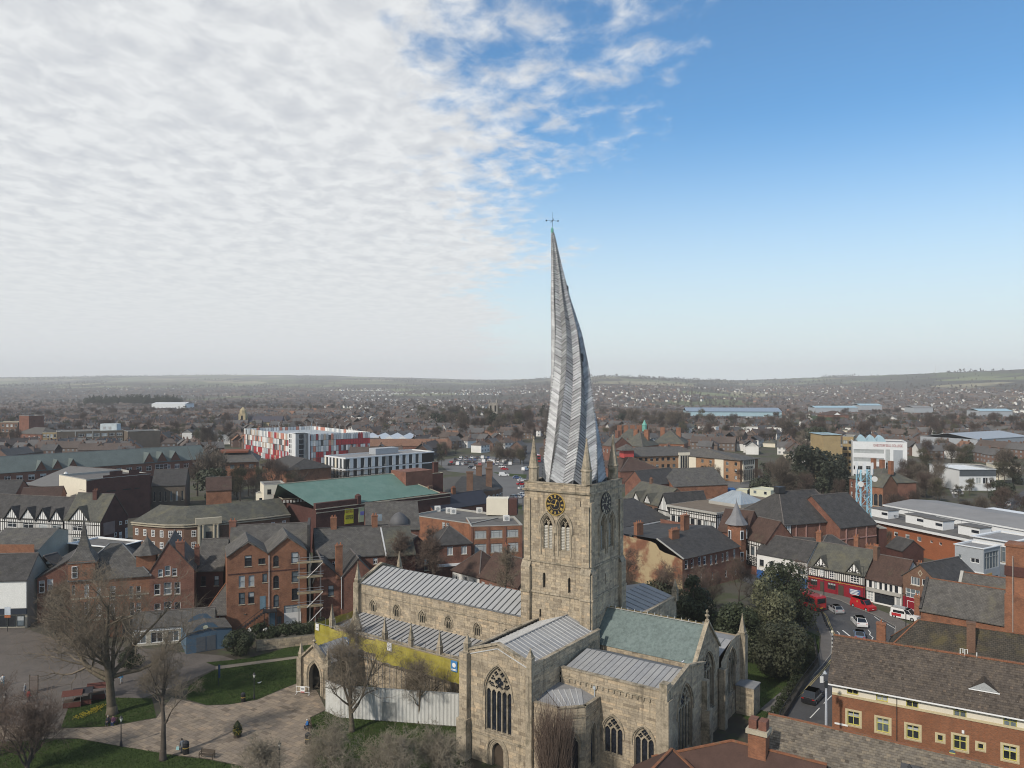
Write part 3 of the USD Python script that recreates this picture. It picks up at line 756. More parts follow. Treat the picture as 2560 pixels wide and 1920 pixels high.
# chancel with its copper roof
CA1,CB,CHW=12.9,21.7,4.25
church_wall("chancel_wall",(-1.3,CB-CHW),(CA1,CB-CHW),sbox(0,0,CA1+1.3,10.9),seed=15)
eg=Polygon([(0,0),(2*CHW,0),(2*CHW,10.9),(CHW,15.15),(0,10.9)])
p0,p1=(CA1,CB-CHW),(CA1,CB+CHW)
eh=church_window(p0,p1,CHW,3.6,8.2,11.3,4.6,5,0.55,big=True,name="great_window")
church_wall("chancel_wall",p0,p1,eg,[eh],0.55,seed=16)
church_wall("chancel_wall",(CA1,CB+CHW),(-1.3,CB+CHW),sbox(0,0,CA1+1.3,10.9),stones=False)
MB().quad((-1.6,CB-CHW-.15,10.85),(CA1-.3,CB-CHW-.15,10.85),(CA1-.3,CB,14.75),(-1.6,CB,14.75)).build("chancel_roof",COPPER,church)
MB().quad((CA1-.3,CB+CHW+.15,10.85),(-1.6,CB+CHW+.15,10.85),(-1.6,CB,14.75),(CA1-.3,CB,14.75)).build("chancel_roof",COPPER,church)
mb=MB();mb.bar((-1.6,CB,14.8),(CA1,CB,14.8),0.4,0.12);mb.build("roof_ridge",look("ridge_moss",(0.16,0.12,0.05),0.95),church)
mb=MB();mb.bar((-1.6,CB-.22,14.8),(CA1,CB-.22,14.8),0.05,0.06)
for k in range(15):
 mb.box(-1.3+k*.98-.03,-1.3+k*.98+.03,CB-.25,CB-.19,14.8,15.15)
mb.build("bird_wire",ROLL,church)
mb=MB();mb.bar((CA1,CB-CHW-.1,10.9),(CA1,CB,15.25),0.55,0.22);mb.bar((CA1,CB+CHW+.1,10.9),(CA1,CB,15.25),0.55,0.22)
mb.lathe([(0.2,15.1),(0.3,15.4),(0.1,15.6),(0.35,16.0),(0.1,16.2),(0.22,16.5),(0.03,16.8)],6,(CA1,CB,0));mb.build("gable_coping",STONE_PLAIN,church)
# south chapel with corbel table
KA1,KB0,KB1=14.2,6.0,17.2
p0,p1=(0.3,KB0),(KA1,KB0)
kw_=[church_window(p0,p1,7.15,2.5,5.2,7.0,2.5,3,0.45,name="chapel_window"),church_window(p0,p1,11.1,1.2,5.0,6.7,2.5,3,0.45,name="chapel_window")]
church_wall("chapel_wall",p0,p1,sbox(0,0,KA1-.3,11.3),kw_,0.45,seed=17,bw=(0.6,1.3),bh=(0.26,0.36))
o,u,v,w,L=frame_of(p0,p1)
mb=MB();cop(mb,p0,p1,11.3,0.14,0.12,0.4);cop(mb,p0,p1,10.2,0.14,0.16,0.02);mb.build("parapet_coping",STONE_PLAIN,church)
for k in range(17):
 x=1.2+k*0.76
 MB().ext(sbox(x-.11,9.85,x+.11,10.2),o,u,v,w,0,0.2).build("corbel",STONE_PLAIN,church)
p0,p1=(KA1,KB0),(KA1,KB1)
ke=church_window(p0,p1,5.2,2.6,7.6,10.7,4.3,5,0.5,big=True,name="great_window")
church_wall("chapel_wall",p0,p1,Polygon([(0,0),(11.2,0),(11.2,11.4),(6.0,12.5),(0,11.3)]),[ke],0.5,seed=18)
mb=MB();mb.bar((KA1,KB0,11.45),(KA1,12.0,12.65),0.5,0.24);mb.bar((KA1,KB1,11.5),(KA1,12.0,12.65),0.5,0.24)
mb.box(KA1-.8,KA1+.15,KB0-.25,KB0+.8,10.4,12.3);mb.build("gable_coping",STONE_PLAIN,church)
lead_roof("chapel_roof",[(0.5,6.3,11.15),(KA1-.4,6.3,11.15),(KA1-.4,12.0,12.0),(0.5,12.0,12.0)],18,LEAD,ROLL_GREY,0.05,0.03)
lead_roof("chapel_roof",[(0.5,17.3,10.2),(KA1-.4,17.3,10.2),(KA1-.4,12.0,12.0),(0.5,12.0,12.0)],18,LEAD,ROLL_GREY,0.05,0.03)
mb=MB();mb.ext(sbox(L-1.2,0,L+.3,10.4),o,u,v,w,0,0.3);o3,u3,v3,w3,L3=frame_of(p0,p1)
mb.ext(sbox(-.2,0,1.0,10.4),o3,u3,v3,w3,0,.35);mb.build("buttress",STONE_PLAIN,church)
mb=MB();mb.ext(sbox(10.4,0,11.3,9.5),o3,u3,v3,w3,0,.7);mb.ext(sbox(10.2,0,11.4,6),o3,u3,v3,w3,0,1.1);mb.build("buttress",STONE_PLAIN,church)
mb=MB();mb.tube([(4.75+.3,KB0-.14,0.2),(4.75+.3,KB0-.14,10.0)],.07,6);mb.box(4.9,5.25,KB0-.3,KB0,9.75,10.1);mb.build("drainpipe",look("pipe_grey",(0.36,0.39,0.4),0.5),church)
# vestry bay in the corner
bay=[(0.02,.25),(3.4,.25),(5.7,2.6),(5.7,6.0)]
for i in range(3):
 p0,p1=bay[i],bay[i+1]
 o,u,v,w,L=frame_of(p0,p1)
 hs=[]
 if i==1:hs=[church_window(p0,p1,L/2,1.6,4.6,6.2,1.8,2,0.4,name="bay_window")]
 if i==2:hs=[church_window(p0,p1,L/2,1.6,4.9,6.4,1.1,1,0.4,name="bay_window")]
 church_wall("bay_wall",p0,p1,sbox(0,0,L,8.9),hs,0.4,seed=30+i)
 mb=MB();cop(mb,p0,p1,8.9,0.13,0.1,0.35);cop(mb,p0,p1,7.7,0.12,0.1,0.02);mb.build("parapet_coping",STONE_PLAIN,church)
lead_roof("bay_roof",[(3.5,.6,8.75),(5.4,2.7,8.75),(3.2,6.0,9.35),(.05,3.0,9.35)],6)
MB().poly([(.05,.5,8.72),(3.5,.6,8.72),(.05,3.0,9.3)]).build("bay_roof",LEAD,church)
MB().poly([(5.4,2.7,8.72),(5.4,6.0,8.72),(3.2,6.0,9.3)]).build("bay_roof",LEAD,church)
MB().poly([(.05,3.0,9.3),(3.2,6.0,9.3),(.05,6.0,9.5)]).build("bay_roof",LEAD,church)
# north chapel beyond the chancel
p0,p1=(CA1+.2,26.2),(CA1+.2,34.6)
ne=church_window(p0,p1,4.1,3.2,7.2,9.4,3.2,4,0.5,big=True,name="great_window")
church_wall("chapel_wall",p0,p1,Polygon([(0,0),(8.4,0),(8.4,10.2),(6.2,10.6),(4.2,10.5),(2.0,9.7),(0,8.6)]),[ne],0.5,seed=19)
church_wall("chapel_wall",(CA1+.2,34.6),(1.0,34.6),sbox(0,0,12.1,10.0),stones=False)
lead_roof("chapel_roof",[(1.0,26.0,9.3),(CA1,26.0,9.3),(CA1,31.0,10.3),(1.0,31.0,10.3)],12,LEAD,ROLL_GREY)
MB().quad((CA1,34.6,9.8),(1,34.6,9.8),(1,31,10.3),(CA1,31,10.3)).build("chapel_roof",LEAD,church)
mb=MB();mb.box(CA1-.5,CA1+.9,33.9,35.1,0,10.2);pinnacle(mb,(CA1+.3,34.5),9.9,10.5,13.2,0.45,squ=True)
mb.build("buttress",STONE_PLAIN,church)
for p0,p1 in(((CA1+.4,31.5),(15.8,31.5)),((15.8,31.5),(15.8,34.2))):
 o,u,v,w,L=frame_of(p0,p1);church_wall("vestry_wall",p0,p1,sbox(0,0,L,3.9),seed=33)
MB().box(CA1+.3,15.9,31.4,34.3,3.9,4.05).build("vestry_roof",LEAD,church)
MB().box(CA1+.2,CA1+1.1,25.3,26.3,0,8.0).build("buttress",STONE_PLAIN,church)
# south porch
PA0,PA1,PB=-43.0,-37.5,2.3
p0,p1=(PA0,PB),(PA1,PB)
ph=arch(1.55,4.0,0,2.6,4.6)
church_wall("porch_wall",p0,p1,Polygon([(0,0),(5.5,0),(5.5,4.9),(2.75,7.2),(0,4.9)]),[ph],0.7,seed=35)
church_wall("porch_wall",(PA1,PB),(PA1,9.6),sbox(0,0,7.3,4.8),seed=36)
church_wall("porch_wall",(PA0,9.6),(PA0,PB),sbox(0,0,7.3,4.8),seed=37)
o,u,v,w,L=frame_of(p0,p1)
mb=MB()
for q,e in((.1,.06),(.32,.14)):
 mb.ext(arch(1.55-q-.16,4.0+q+.16,0,2.6,4.6+q+.2).difference(arch(1.55-q,4.0+q,-.1,2.6,4.6+q)),o,u,v,w,0,e)
mb.build("porch_arch",STONE_PLAIN,church)
mb=MB();mb.bar(o+v*4.9-u*.2,o+u*2.75+v*7.35,.7,.25);mb.bar(o+v*4.9+u*5.7,o+u*2.75+v*7.35,.7,.25)
mb.lathe([(.2,7.2),(.12,7.6),(.3,7.9),(.1,8.1),(.05,8.5)],6,(PA0+2.75,PB,0));mb.build("gable_coping",STONE_PLAIN,church)
for x in(PA0-.2,PA1+.2):
 mb=MB();mb.box(x-.5,x+.5,PB-.5,PB+.5,0,4.9);pinnacle(mb,(x,PB),4.8,5.4,7.3,0.32,squ=True);mb.build("pinnacle",STONE_PLAIN,church)
for s in(0,1):
 q=[(PA0,PB+.3,4.85),(PA0,9.6,4.85),(PA0+2.75,9.6,6.95),(PA0+2.75,PB+.3,6.95)]if s==0 else[(PA1,PB+.3,4.85),(PA1,9.6,4.85),(PA0+2.75,9.6,6.95),(PA0+2.75,PB+.3,6.95)]
 lead_roof("porch_roof",q,8,LEAD,ROLL_GREY)
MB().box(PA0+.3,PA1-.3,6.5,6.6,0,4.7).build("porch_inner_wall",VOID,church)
# ------------------------------------------------------------------ town materials
BRICK_RED=coursed("brick_red",(0.185,0.078,0.052),(0.128,0.056,0.041),(0.20,0.15,0.12),var=0.3,scale=0.5,moss=(0.095,0.048,0.036),moss_range=(0.52,0.72))
BRICK_ORANGE=coursed("brick_orange",(0.25,0.105,0.055),(0.175,0.074,0.042),(0.22,0.17,0.13),var=0.28,scale=0.6,moss=(0.12,0.06,0.04),moss_range=(0.5,0.72))
BRICK_NEW=coursed("brick_new",(0.24,0.094,0.045),(0.155,0.066,0.036),(0.24,0.19,0.14),var=0.22,scale=0.35)
BRICK_DARK=coursed("brick_dark",(0.085,0.034,0.028),(0.06,0.026,0.023),(0.09,0.07,0.06),var=0.3,scale=0.35,moss=(0.04,0.022,0.02),moss_range=(0.55,0.75))
BRICK_BROWN=coursed("brick_brown",(0.15,0.085,0.055),(0.115,0.062,0.042),(0.19,0.15,0.12),var=0.25,scale=0.4)
BRICK_GREY=coursed("brick_greybrown",(0.13,0.105,0.08),(0.105,0.085,0.066),(0.15,0.13,0.11),var=0.2,scale=0.3)
BRICK_BUFF=coursed("brick_buff",(0.33,0.245,0.12),(0.27,0.20,0.10),(0.3,0.26,0.2),var=0.15,scale=0.3)
BRICK_TAN=coursed("brick_tan",(0.30,0.165,0.085),(0.24,0.13,0.068),(0.3,0.24,0.18),var=0.18,scale=0.3)
PEEL=coursed("peeling_wall",(0.20,0.082,0.045),(0.16,0.068,0.042),(0.21,0.16,0.12),var=0.3,scale=0.5,moss=(0.36,0.285,0.17),moss_range=(0.44,0.60),mscale=0.16)
SLATE=coursed("slate_grey",(0.104,0.097,0.088),(0.078,0.074,0.069),(0.045,0.043,0.04),bw=0.45,bh=0.28,var=0.38,scale=0.9,moss=(0.125,0.115,0.085),moss_range=(0.5,0.78),bump=0.02,rough=0.75)
SLATE_DARK=coursed("slate_dark",(0.064,0.060,0.057),(0.048,0.046,0.045),(0.028,0.028,0.028),bw=0.45,bh=0.28,var=0.36,scale=0.8,moss=(0.085,0.08,0.06),moss_range=(0.55,0.8),bump=0.02,rough=0.75)
SLATE_GREEN=coursed("slate_lichen",(0.10,0.098,0.082),(0.076,0.076,0.066),(0.04,0.04,0.035),bw=0.45,bh=0.28,var=0.25,scale=0.6,moss=(0.13,0.12,0.08),moss_range=(0.45,0.75),bump=0.02)
TILE_BROWN=coursed("tile_brown",(0.085,0.052,0.04),(0.066,0.042,0.034),(0.03,0.02,0.018),bw=0.3,bh=0.25,var=0.25,scale=0.5,moss=(0.08,0.07,0.045),moss_range=(0.55,0.75),bump=0.02)
TILE_RED=coursed("tile_red",(0.22,0.075,0.04),(0.17,0.06,0.035),(0.08,0.03,0.02),bw=0.3,bh=0.25,var=0.22,scale=0.4,bump=0.02)
TILE_ORANGE=coursed("tile_orange",(0.22,0.12,0.075),(0.18,0.10,0.068),(0.1,0.05,0.03),bw=0.3,bh=0.25,var=0.2,scale=0.4,bump=0.02)
FLAT_ROOF=look("flat_roof_felt",(0.115,0.11,0.105),rough=0.9,var=0.3,scale=0.25,col2=(0.07,0.068,0.06),mix2=(0.5,0.7))
FLAT_BROWN=look("flat_roof_gravel",(0.145,0.115,0.085),rough=0.95,var=0.15,scale=0.3)
FLAT_GREY=look("flat_roof_sheet",(0.21,0.205,0.20),rough=0.8,var=0.12,scale=0.2)
GREEN_ROOF=look("green_roof",(0.10,0.175,0.145),rough=0.6,var=0.12,scale=0.2,fine=0.06,col2=(0.125,0.20,0.168),mix2=(0.4,0.7),scale2=0.35)
SLATE_BLUE=look("roof_bluegreen",(0.085,0.105,0.10),rough=0.7,var=0.16,scale=0.3,fine=0.1,fscale=2.0)
RENDER_W=look("render_white",(0.62,0.61,0.58),rough=0.8,var=0.1,scale=0.3,fine=0.05)
RENDER_G=look("render_grey",(0.34,0.315,0.255),rough=0.9,var=0.12,scale=0.3,col2=(0.26,0.24,0.19),mix2=(0.55,0.75))
RENDER_C=look("render_cream",(0.62,0.57,0.46),rough=0.85,var=0.05,fine=0.03)
CONCRETE=look("concrete",(0.33,0.32,0.29),rough=0.9,var=0.15,scale=0.3)
STONE_TRIM=look("stone_trim",(0.36,0.32,0.24),rough=0.85,var=0.12)
TRIM_BUFF=look("stone_surround",(0.47,0.40,0.25),rough=0.8,var=0.05)
BLACK_PAINT=look("black_paint",(0.018,0.017,0.016),rough=0.6)
NAVY=look("navy_paint",(0.022,0.03,0.045),rough=0.6,var=0.15)
MAROON=look("maroon_paint",(0.20,0.012,0.022),rough=0.5,var=0.1)
CLAD_WHITE=look("cladding_white",(0.60,0.61,0.61),rough=0.5,var=0.04)
CLAD_GREY=look("cladding_grey",(0.30,0.32,0.34),rough=0.5,var=0.06)
CLAD_BLUE=look("cladding_pale_blue",(0.30,0.42,0.47),rough=0.5,var=0.08)
ORANGE_WALL=coursed("orange_wall",(0.27,0.09,0.04),(0.23,0.08,0.038),(0.25,0.12,0.07),var=0.12,scale=0.3)
YEL_FRAME=look("yellow_frame",(0.52,0.49,0.13),rough=0.5,var=0.04)
BLUE_PAINT=look("blue_paint",(0.075,0.12,0.165),rough=0.6,var=0.12)
DOOR_BLUE=look("door_blue",(0.13,0.20,0.24),rough=0.6)
FRAME_DARK=look("frame_dark",(0.03,0.035,0.038),rough=0.6)
FRAME_GREY=look("frame_grey",(0.30,0.31,0.31),rough=0.6)
BLIND=look("window_blind",(0.34,0.36,0.36),rough=0.5,var=0.2,scale=0.8)
GLASS_SKY=look("window_glass_pale",(0.11,0.135,0.15),rough=0.15,var=0.5,scale=0.3,spec=0.6)
POT=look("chimney_pot",(0.30,0.12,0.06),rough=0.9)
RIDGE_TILE=look("ridge_tile",(0.20,0.085,0.045),rough=0.9,var=0.3,scale=2.0,col2=(0.13,0.10,0.06),mix2=(0.5,0.7),scale2=1.5)
FOOT=[]
RIDGE_DULL=look("ridge_dull",(.12,.105,.095),.9,.3,2.0)
rw_=random.Random(41)
class Bld:
 """A building: footprint along the front eave line, x along the front (left to right as seen), y away from the drone."""
 def __init__(self,name,label,o,rot,L,W,h,wall=BRICK_RED,cat="building",group=None):
  self.o,self.rot,self.L,self.W,self.h,self.wallm=np.array([*o[:2],0.0]),rot,L,W,h,wall
  self.root=thing(name,label,cat,self.o,rot,group)
  c,s=math.cos(rot),math.sin(rot)
  FOOT.append(Polygon([(self.o[0]+c*x-s*y,self.o[1]+s*x+c*y)for x,y in((-3,-3),(L+3,-3),(L+3,W+3),(-3,W+3))]))
  self.holes={"f":[],"r":[],"l":[],"b":[]}
  self.fig={}
  c,s=math.cos(rot),math.sin(rot)
  self.ax,self.ay=np.array([c,s,0]),np.array([-s,c,0])
 def face(self,k):
  L,W=self.L,self.W
  return{"f":((0,0),(L,0)),"r":((L,0),(L,W)),"b":((L,W),(0,W)),"l":((0,W),(0,0))}[k]
 def uz(self,k,px,py):
  """Where the ray through a photo pixel meets face k: (along, height)."""
  p0,p1=self.face(k)
  o,u,v,w,L=frame_of(p0,p1)
  R=np.stack([self.ax,self.ay,[0,0,1]],1)
  O,U,Wn=self.o+R@o,R@u,R@w
  d=np.array([(px-CX)/FPX,1,(CY-py)/FPX]);e=np.array([0,0,EYE])
  t=np.dot(O-e,Wn)/np.dot(d,Wn)
  P=e+d*t
  return float(np.dot(P-O,U)),float(P[2])
 def win(self,k,u0,u1,z0,z1,style="sash",frame=None,glass=None,archtop=False,depth=0.15,sill=True,name="window",surround=None,cut=True):
  p0,p1=self.face(k)
  o,u,v,w,L=frame_of(p0,p1)
  u0,u1=max(u0,0.1),min(u1,L-0.1)
  if u1-u0<0.15:return
  fr=frame or WHITE;wd=u1-u0;ht=z1-z0
  shp=roundarch(u0,u1,z0,z1,wd/2)if archtop else sbox(u0,z0,u1,z1)
  if cut:self.holes[k].append(shp)
  else:depth=-0.06
  t=min(0.09,wd*0.1)
  bars=[shp.difference(shp.buffer(-t,join_style=2))]
  m=t*0.45
  def V(f):bars.append(sbox(u0+wd*f-m,z0,u0+wd*f+m,z1))
  def H(f):bars.append(sbox(u0,z0+ht*f-m,u1,z0+ht*f+m))
  if style in("sash","sash2"):H(0.5)
  if style=="sash2":V(0.5)
  if style=="case":V(0.5)
  if style=="cross":V(0.5);H(0.62)
  if style=="trip":V(0.33);V(0.67)
  if style=="trip2":V(0.25);V(0.75);H(0.75)
  if style=="grid":V(0.33);V(0.67);H(0.33);H(0.67)
  if style=="grid2":V(0.5);H(0.25);H(0.5);H(0.75)
  if style=="strip":
   n=max(int(wd/1.2),2)
   for i in range(1,n):V(i/n)
   H(0.7)
  fm=unary_union(bars).intersection(shp)
  mb=MB().ext(fm,o,u,v,w,-depth-0.02,-depth+0.06)
  p=mb.build(name,fr,self.root)
  gl_=glass or rw_.choices((GLASS,GLASS_SKY,BLIND),(6,2,1))[0]
  MB().ext(shp,o,u,v,w,-depth-0.06,-depth-0.02).build("pane",gl_,p)
  if glass is None and ht>1.1 and wd>.7 and rw_.random()<.35 and not archtop:MB().ext(sbox(u0+t,z1-ht*rw_.uniform(.2,.5),u1-t,z1-t),o,u,v,w,-depth-.02,-depth-.012).build("blind",BLIND,p)
  if sill:
   MB().ext(sbox(u0-0.08,z0-0.14,u1+0.08,z0-0.003),o,u,v,w,0.004,0.09).build("sill",STONE_TRIM if surround is None else surround,p)
  if surround is not None:
   big=shp.buffer(0.26,join_style=2)
   MB().ext(big.difference(shp),o,u,v,w,0.003,0.03).build("surround",surround,p)
  return p
 def wins(self,k,rects,conv,**kw):
  """Windows read off the photo as pixel rectangles."""
  for r in rects:
   q=conv((r[0]+r[2])/2,r[1]),conv((r[0]+r[2])/2,r[3])
   ul,_=self.uz(k,*conv(r[0],(r[1]+r[3])/2));ur,_=self.uz(k,*conv(r[2],(r[1]+r[3])/2))
   zt,zb=self.uz(k,*q[0])[1],self.uz(k,*q[1])[1]
   kw2=dict(kw)
   if len(r)>4:kw2.update(r[4])
   self.win(k,min(ul,ur),max(ul,ur),zb,zt,**kw2)
 def row(self,k,z0,ht,wd,n,style="sash",u0=None,u1=None,**kw):
  p0,p1=self.face(k);L=frame_of(p0,p1)[4]
  a,b=(0 if u0 is None else u0),(L if u1 is None else u1)
  for i in range(n):
   c=a+(b-a)*(i+0.5)/n
   self.win(k,c-wd/2,c+wd/2,z0,z0+ht,style,**kw)
 def panel(self,k,u0,u1,z0,z1,mat,name="panel",d=0.04,shape=None):
  o,u,v,w,L=frame_of(*self.face(k))
  return MB().ext(shape or sbox(u0,z0,u1,z1),o,u,v,w,0.003,d).build(name,mat,self.root)
 def walls(self,tops=None,mats=None,faces="frbl"):
  """tops: {face: [(u, z), ...]} replaces the level top edge of that wall (left to right)."""
  for k in faces:
   p0,p1=self.face(k);L=frame_of(p0,p1)[4]
   top=(tops or{}).get(k,[(0,self.h),(L,self.h)])
   shape=Polygon([(0,0),(L,0)]+list(reversed(top)))
   mb=MB();wall_face(mb,p0,p1,shape,[q for q in self.holes[k]],0.2)
   mb.build("wall",(mats or{}).get(k,self.wallm),self.root)
  return self
 def gable(self,rise,mat=SLATE,over=0.3,axis="x",t=0.18,asym=None,ridge=RIDGE_DULL,verge=0.15):
  L,W,h=self.L,self.W,self.h
  if axis=="x":
   m=asym if asym is not None else W/2
   s1,s2=rise/m,rise/(W-m)
   pg=Polygon([(-over,h-over*s1),(m,h+rise),(W+over,h-over*s2),(W+over,h-over*s2+t),(m,h+rise+t*1.2),(-over,h-over*s1+t)])
   r=MB().ext(pg,(0,0,0),(0,1,0),(0,0,1),(1,0,0),-verge,L+verge).build("roof",mat,self.root)
   if ridge is not None:MB().bar((-verge,m,h+rise+t*1.25),(L+verge,m,h+rise+t*1.25),0.28,0.14).build("ridge_tiles",ridge,r)
   self.tops={"r":[(0,h),(m,h+rise),(W,h)],"l":[(0,h),(W-m,h+rise),(W,h)]}
  else:
   m=asym if asym is not None else L/2
   s1,s2=rise/m,rise/(L-m)
   pg=Polygon([(-over,h-over*s1),(m,h+rise),(L+over,h-over*s2),(L+over,h-over*s2+t),(m,h+rise+t*1.2),(-over,h-over*s1+t)])
   r=MB().ext(pg,(0,0,0),(1,0,0),(0,0,1),(0,1,0),-verge,W+verge).build("roof",mat,self.root)
   if ridge is not None:MB().bar((m,-verge,h+rise+t*1.25),(m,W+verge,h+rise+t*1.25),0.28,0.14).build("ridge_tiles",ridge,r)
   self.tops={"f":[(0,h),(m,h+rise),(L,h)],"b":[(0,h),(L-m,h+rise),(L,h)]}
  self.roof=r
  return self
 def hip(self,rise,mat=SLATE,over=0.35,inset=None,t=0.16,ridge=RIDGE_DULL,left=True,right=True):
  L,W,h=self.L,self.W,self.h
  a=inset if inset is not None else min(W/2,L/2)
  x0,x1,y0,y1=-over,L+over,-over,W+over
  z=h-over*rise/(W/2)
  A,B,C,D=(x0,y0,z),(x1,y0,z),(x1,y1,z),(x0,y1,z)
  P,Q=((a if left else x0),W/2,h+rise),((L-a if right else x1),W/2,h+rise)
  mb=MB()
  mb.quad(A,B,Q,P);mb.quad(C,D,P,Q)
  mb.poly([B,C,Q]);mb.poly([D,A,P])
  for p,q in((A,B),(B,C),(C,D),(D,A)):
   mb.quad((p[0],p[1],p[2]-t),(q[0],q[1],q[2]-t),q,p)
  mb.quad((x0,y1,z-t),(x1,y1,z-t),(x1,y0,z-t),(x0,y0,z-t))
  r=mb.build("roof",mat,self.root)
  if ridge is not None:
   m2=MB()
   for p,q in((P,Q),(A,P),(D,P),(B,Q),(C,Q)):
    m2.bar(np.array(p)+(0,0,.03),np.array(q)+(0,0,.03),0.2,0.1)
   m2.build("ridge_tiles",ridge,r)
  self.roof=r
  return self
 def flat(self,par=0.5,mat=FLAT_ROOF,cop=None,t=0.3,over=0.0):
  L,W,h=self.L,self.W,self.h
  r=MB().quad((0,0,h-par),(L,0,h-par),(L,W,h-par),(0,W,h-par)).build("roof",mat,self.root)
  mb=MB();o_=over+0.06
  for x0,x1,y0,y1 in((-o_,L+o_,-o_,t),(-o_,L+o_,W-t,W+o_),(-o_,t,t,W-t),(L-t,L+o_,t,W-t)):
   mb.box(x0,x1,y0,y1,h-0.02,h+0.14)
  mb.build("parapet",cop or CONCRETE,r)
  mb=MB()
  for a,b,c,d in(((t,t),(L-t,t),1,1),((L-t,t),(L-t,W-t),1,1),((L-t,W-t),(t,W-t),1,1),((t,W-t),(t,t),1,1)):
   mb.quad((*b,h-par),(*a,h-par),(*a,h),(*b,h))
  mb.build("parapet_inner_face",cop or CONCRETE,r)
  self.roof=r
  return self
 def chimney(self,x,y,z0,z1,w=0.9,d=0.6,pots=2,mat=None):
  mb=MB();mb.box(x-w/2,x+w/2,y-d/2,y+d/2,z0,z1-0.25)
  mb.box(x-w/2-.07,x+w/2+.07,y-d/2-.07,y+d/2+.07,z1-.25,z1)
  c=mb.build("chimney",mat or self.wallm,self.root)
  for i in range(pots):
   MB().lathe([(0.13,z1),(0.11,z1+0.4),(0.14,z1+0.45)],7,(x+(i-(pots-1)/2)*w/max(pots,1),y,0)).build("chimney_pot",POT,c)
  return c
 def dormer_gable(self,u,wd,z,rise,back,mat=SLATE,face="black_white",over=0.25,wallm=None,out=0.05):
  """A gable standing on the front eaves whose small roof runs back into the main one."""
  pg=Polygon([(u-wd/2,z),(u+wd/2,z),(u,z+rise)])
  g_=MB().ext(pg,(0,0,0),(1,0,0),(0,0,1),(0,-1,0),-0.2,out).build("gable",wallm or WHITE,self.root)
  s=rise/(wd/2)
  pr=Polygon([(u-wd/2-over,z-over*s),(u,z+rise),(u+wd/2+over,z-over*s),(u+wd/2+over,z-over*s+.22),(u,z+rise+.25),(u-wd/2-over,z-over*s+.22)])
  MB().ext(pr,(0,0,0),(1,0,0),(0,0,1),(0,1,0),-0.45,back).build("gable_roof",mat,g_)
  if face=="black_white":
   mb=MB();n=max(int(wd/0.62),3)
   for i in range(n+1):
    x=u-wd/2+wd*i/n
    hh=rise*(1-abs(x-u)/(wd/2))
    if hh>0.25:mb.box(x-.07,x+.07,-out-.05,-out,z,z+hh)
   mb.bar((u-wd/2-.1,-out-.06,z-.05),(u,-out-.06,z+rise),0.12,.28);mb.bar((u+wd/2+.1,-out-.06,z-.05),(u,-out-.06,z+rise),0.12,.28)
   mb.box(u-wd/2,u+wd/2,-out-.06,-out,z-.12,z+.12)
   mb.build("timbers",BLACK_PAINT,g_)
  return g_
 def timbering(self,k,u0,u1,z0,z1,step=0.6,rails=(),mat=None,white=True,skip=()):
  o,u,v,w,L=frame_of(*self.face(k))
  base=MB().ext(sbox(u0,z0,u1,z1).difference(unary_union(list(self.holes[k])or[Point(-99,-99).buffer(.1)])),o,u,v,w,0.003,0.03).build("white_panels",RENDER_W,self.root)
  mb=MB();n=max(int(round((u1-u0)/step)),1)
  hs=unary_union(list(self.holes[k]))if self.holes[k]else None
  bars=[sbox(u0+(u1-u0)*i/n-.075,z0,u0+(u1-u0)*i/n+.075,z1)for i in range(n+1)]+[sbox(u0,z-.1,u1,z+.1)for z in(z0,z1,*rails)]
  pg=unary_union(bars)
  if hs is not None:pg=pg.difference(hs.buffer(.02))
  mb.ext(pg,o,u,v,w,0.03,0.09).build("timbers",BLACK_PAINT,base)
  return base
 def pts(self,x,y,z=0):return self.o+self.ax*x+self.ay*y+np.array([0,0,z])
def on_px(A,B,h):
 """Footprint from the photo: front eave ends A (left) and B (right) at height h."""
 a,b=at_z(*A,h),at_z(*B,h)
 d=b-a
 return a,math.atan2(d[1],d[0]),float(np.hypot(d[0],d[1]))
def bpx(name,label,A,B,h,W,wall=BRICK_RED,**kw):
 a,r,L=on_px(A,B,h)
 return Bld(name,label,a,r,L,W,h,wall,**kw)
def bxy(name,label,a,b,h,W,wall=BRICK_RED,**kw):
 d=np.array(b,float)-np.array(a,float)
 return Bld(name,label,a,math.atan2(d[1],d[0]),float(np.hypot(*d)),W,h,wall,**kw)
def crop(ox,oy,s):return lambda x,y:(ox+x/s,oy+y/s)
A1,A2,A3,A4,A5,A6=crop(560,1300,5.53),crop(130,1330,5.028),crop(0,1220,4.609),crop(860,1160,4.609),crop(1540,1180,5.183),crop(1900,1300,5.183)
B1,B2,B3,B4,B5,B6=crop(2200,1240,3.95),crop(1960,1240,3.687),crop(2060,1540,4.366),crop(0,1560,4.6075),crop(400,1560,4.61),crop(1660,1660,5.027)
# ------------------------------------------------------------------ left of the tower: brick backs, tudor row, curved block
# twin-gabled brick warehouse back with the scaffold
b=bxy("brick_building","twin gabled red brick four storey building with blue doors and scaffold at its right",(-53.0,145.0),(-39.6,150.4),13.7,9,BRICK_ORANGE)
w_=[]
for r in((285,490,385,640),(930,445,1030,595),(935,708,1030,860),(938,945,1030,1105)):w_.append((*r,dict(style="sash",frame=FRAME_DARK)))
w_+=[(475,530,572,610,dict(style="case",frame=FRAME_DARK)),(530,740,600,860,dict(style="plain",frame=FRAME_DARK))]
for r in((205,770,290,930),(340,765,420,915)):w_.append((*r,dict(style="sash",frame=FRAME_GREY,glass=BLIND)))
for r in((205,1005,290,1165),(335,995,420,1155)):w_.append((*r,dict(style="sash",frame=FRAME_DARK,archtop=False)))
for r in((680,490,758,645),(680,765,760,945),(683,1030,760,1205)):w_.append((*r,dict(style="sash",frame=FRAME_DARK,archtop=True)))
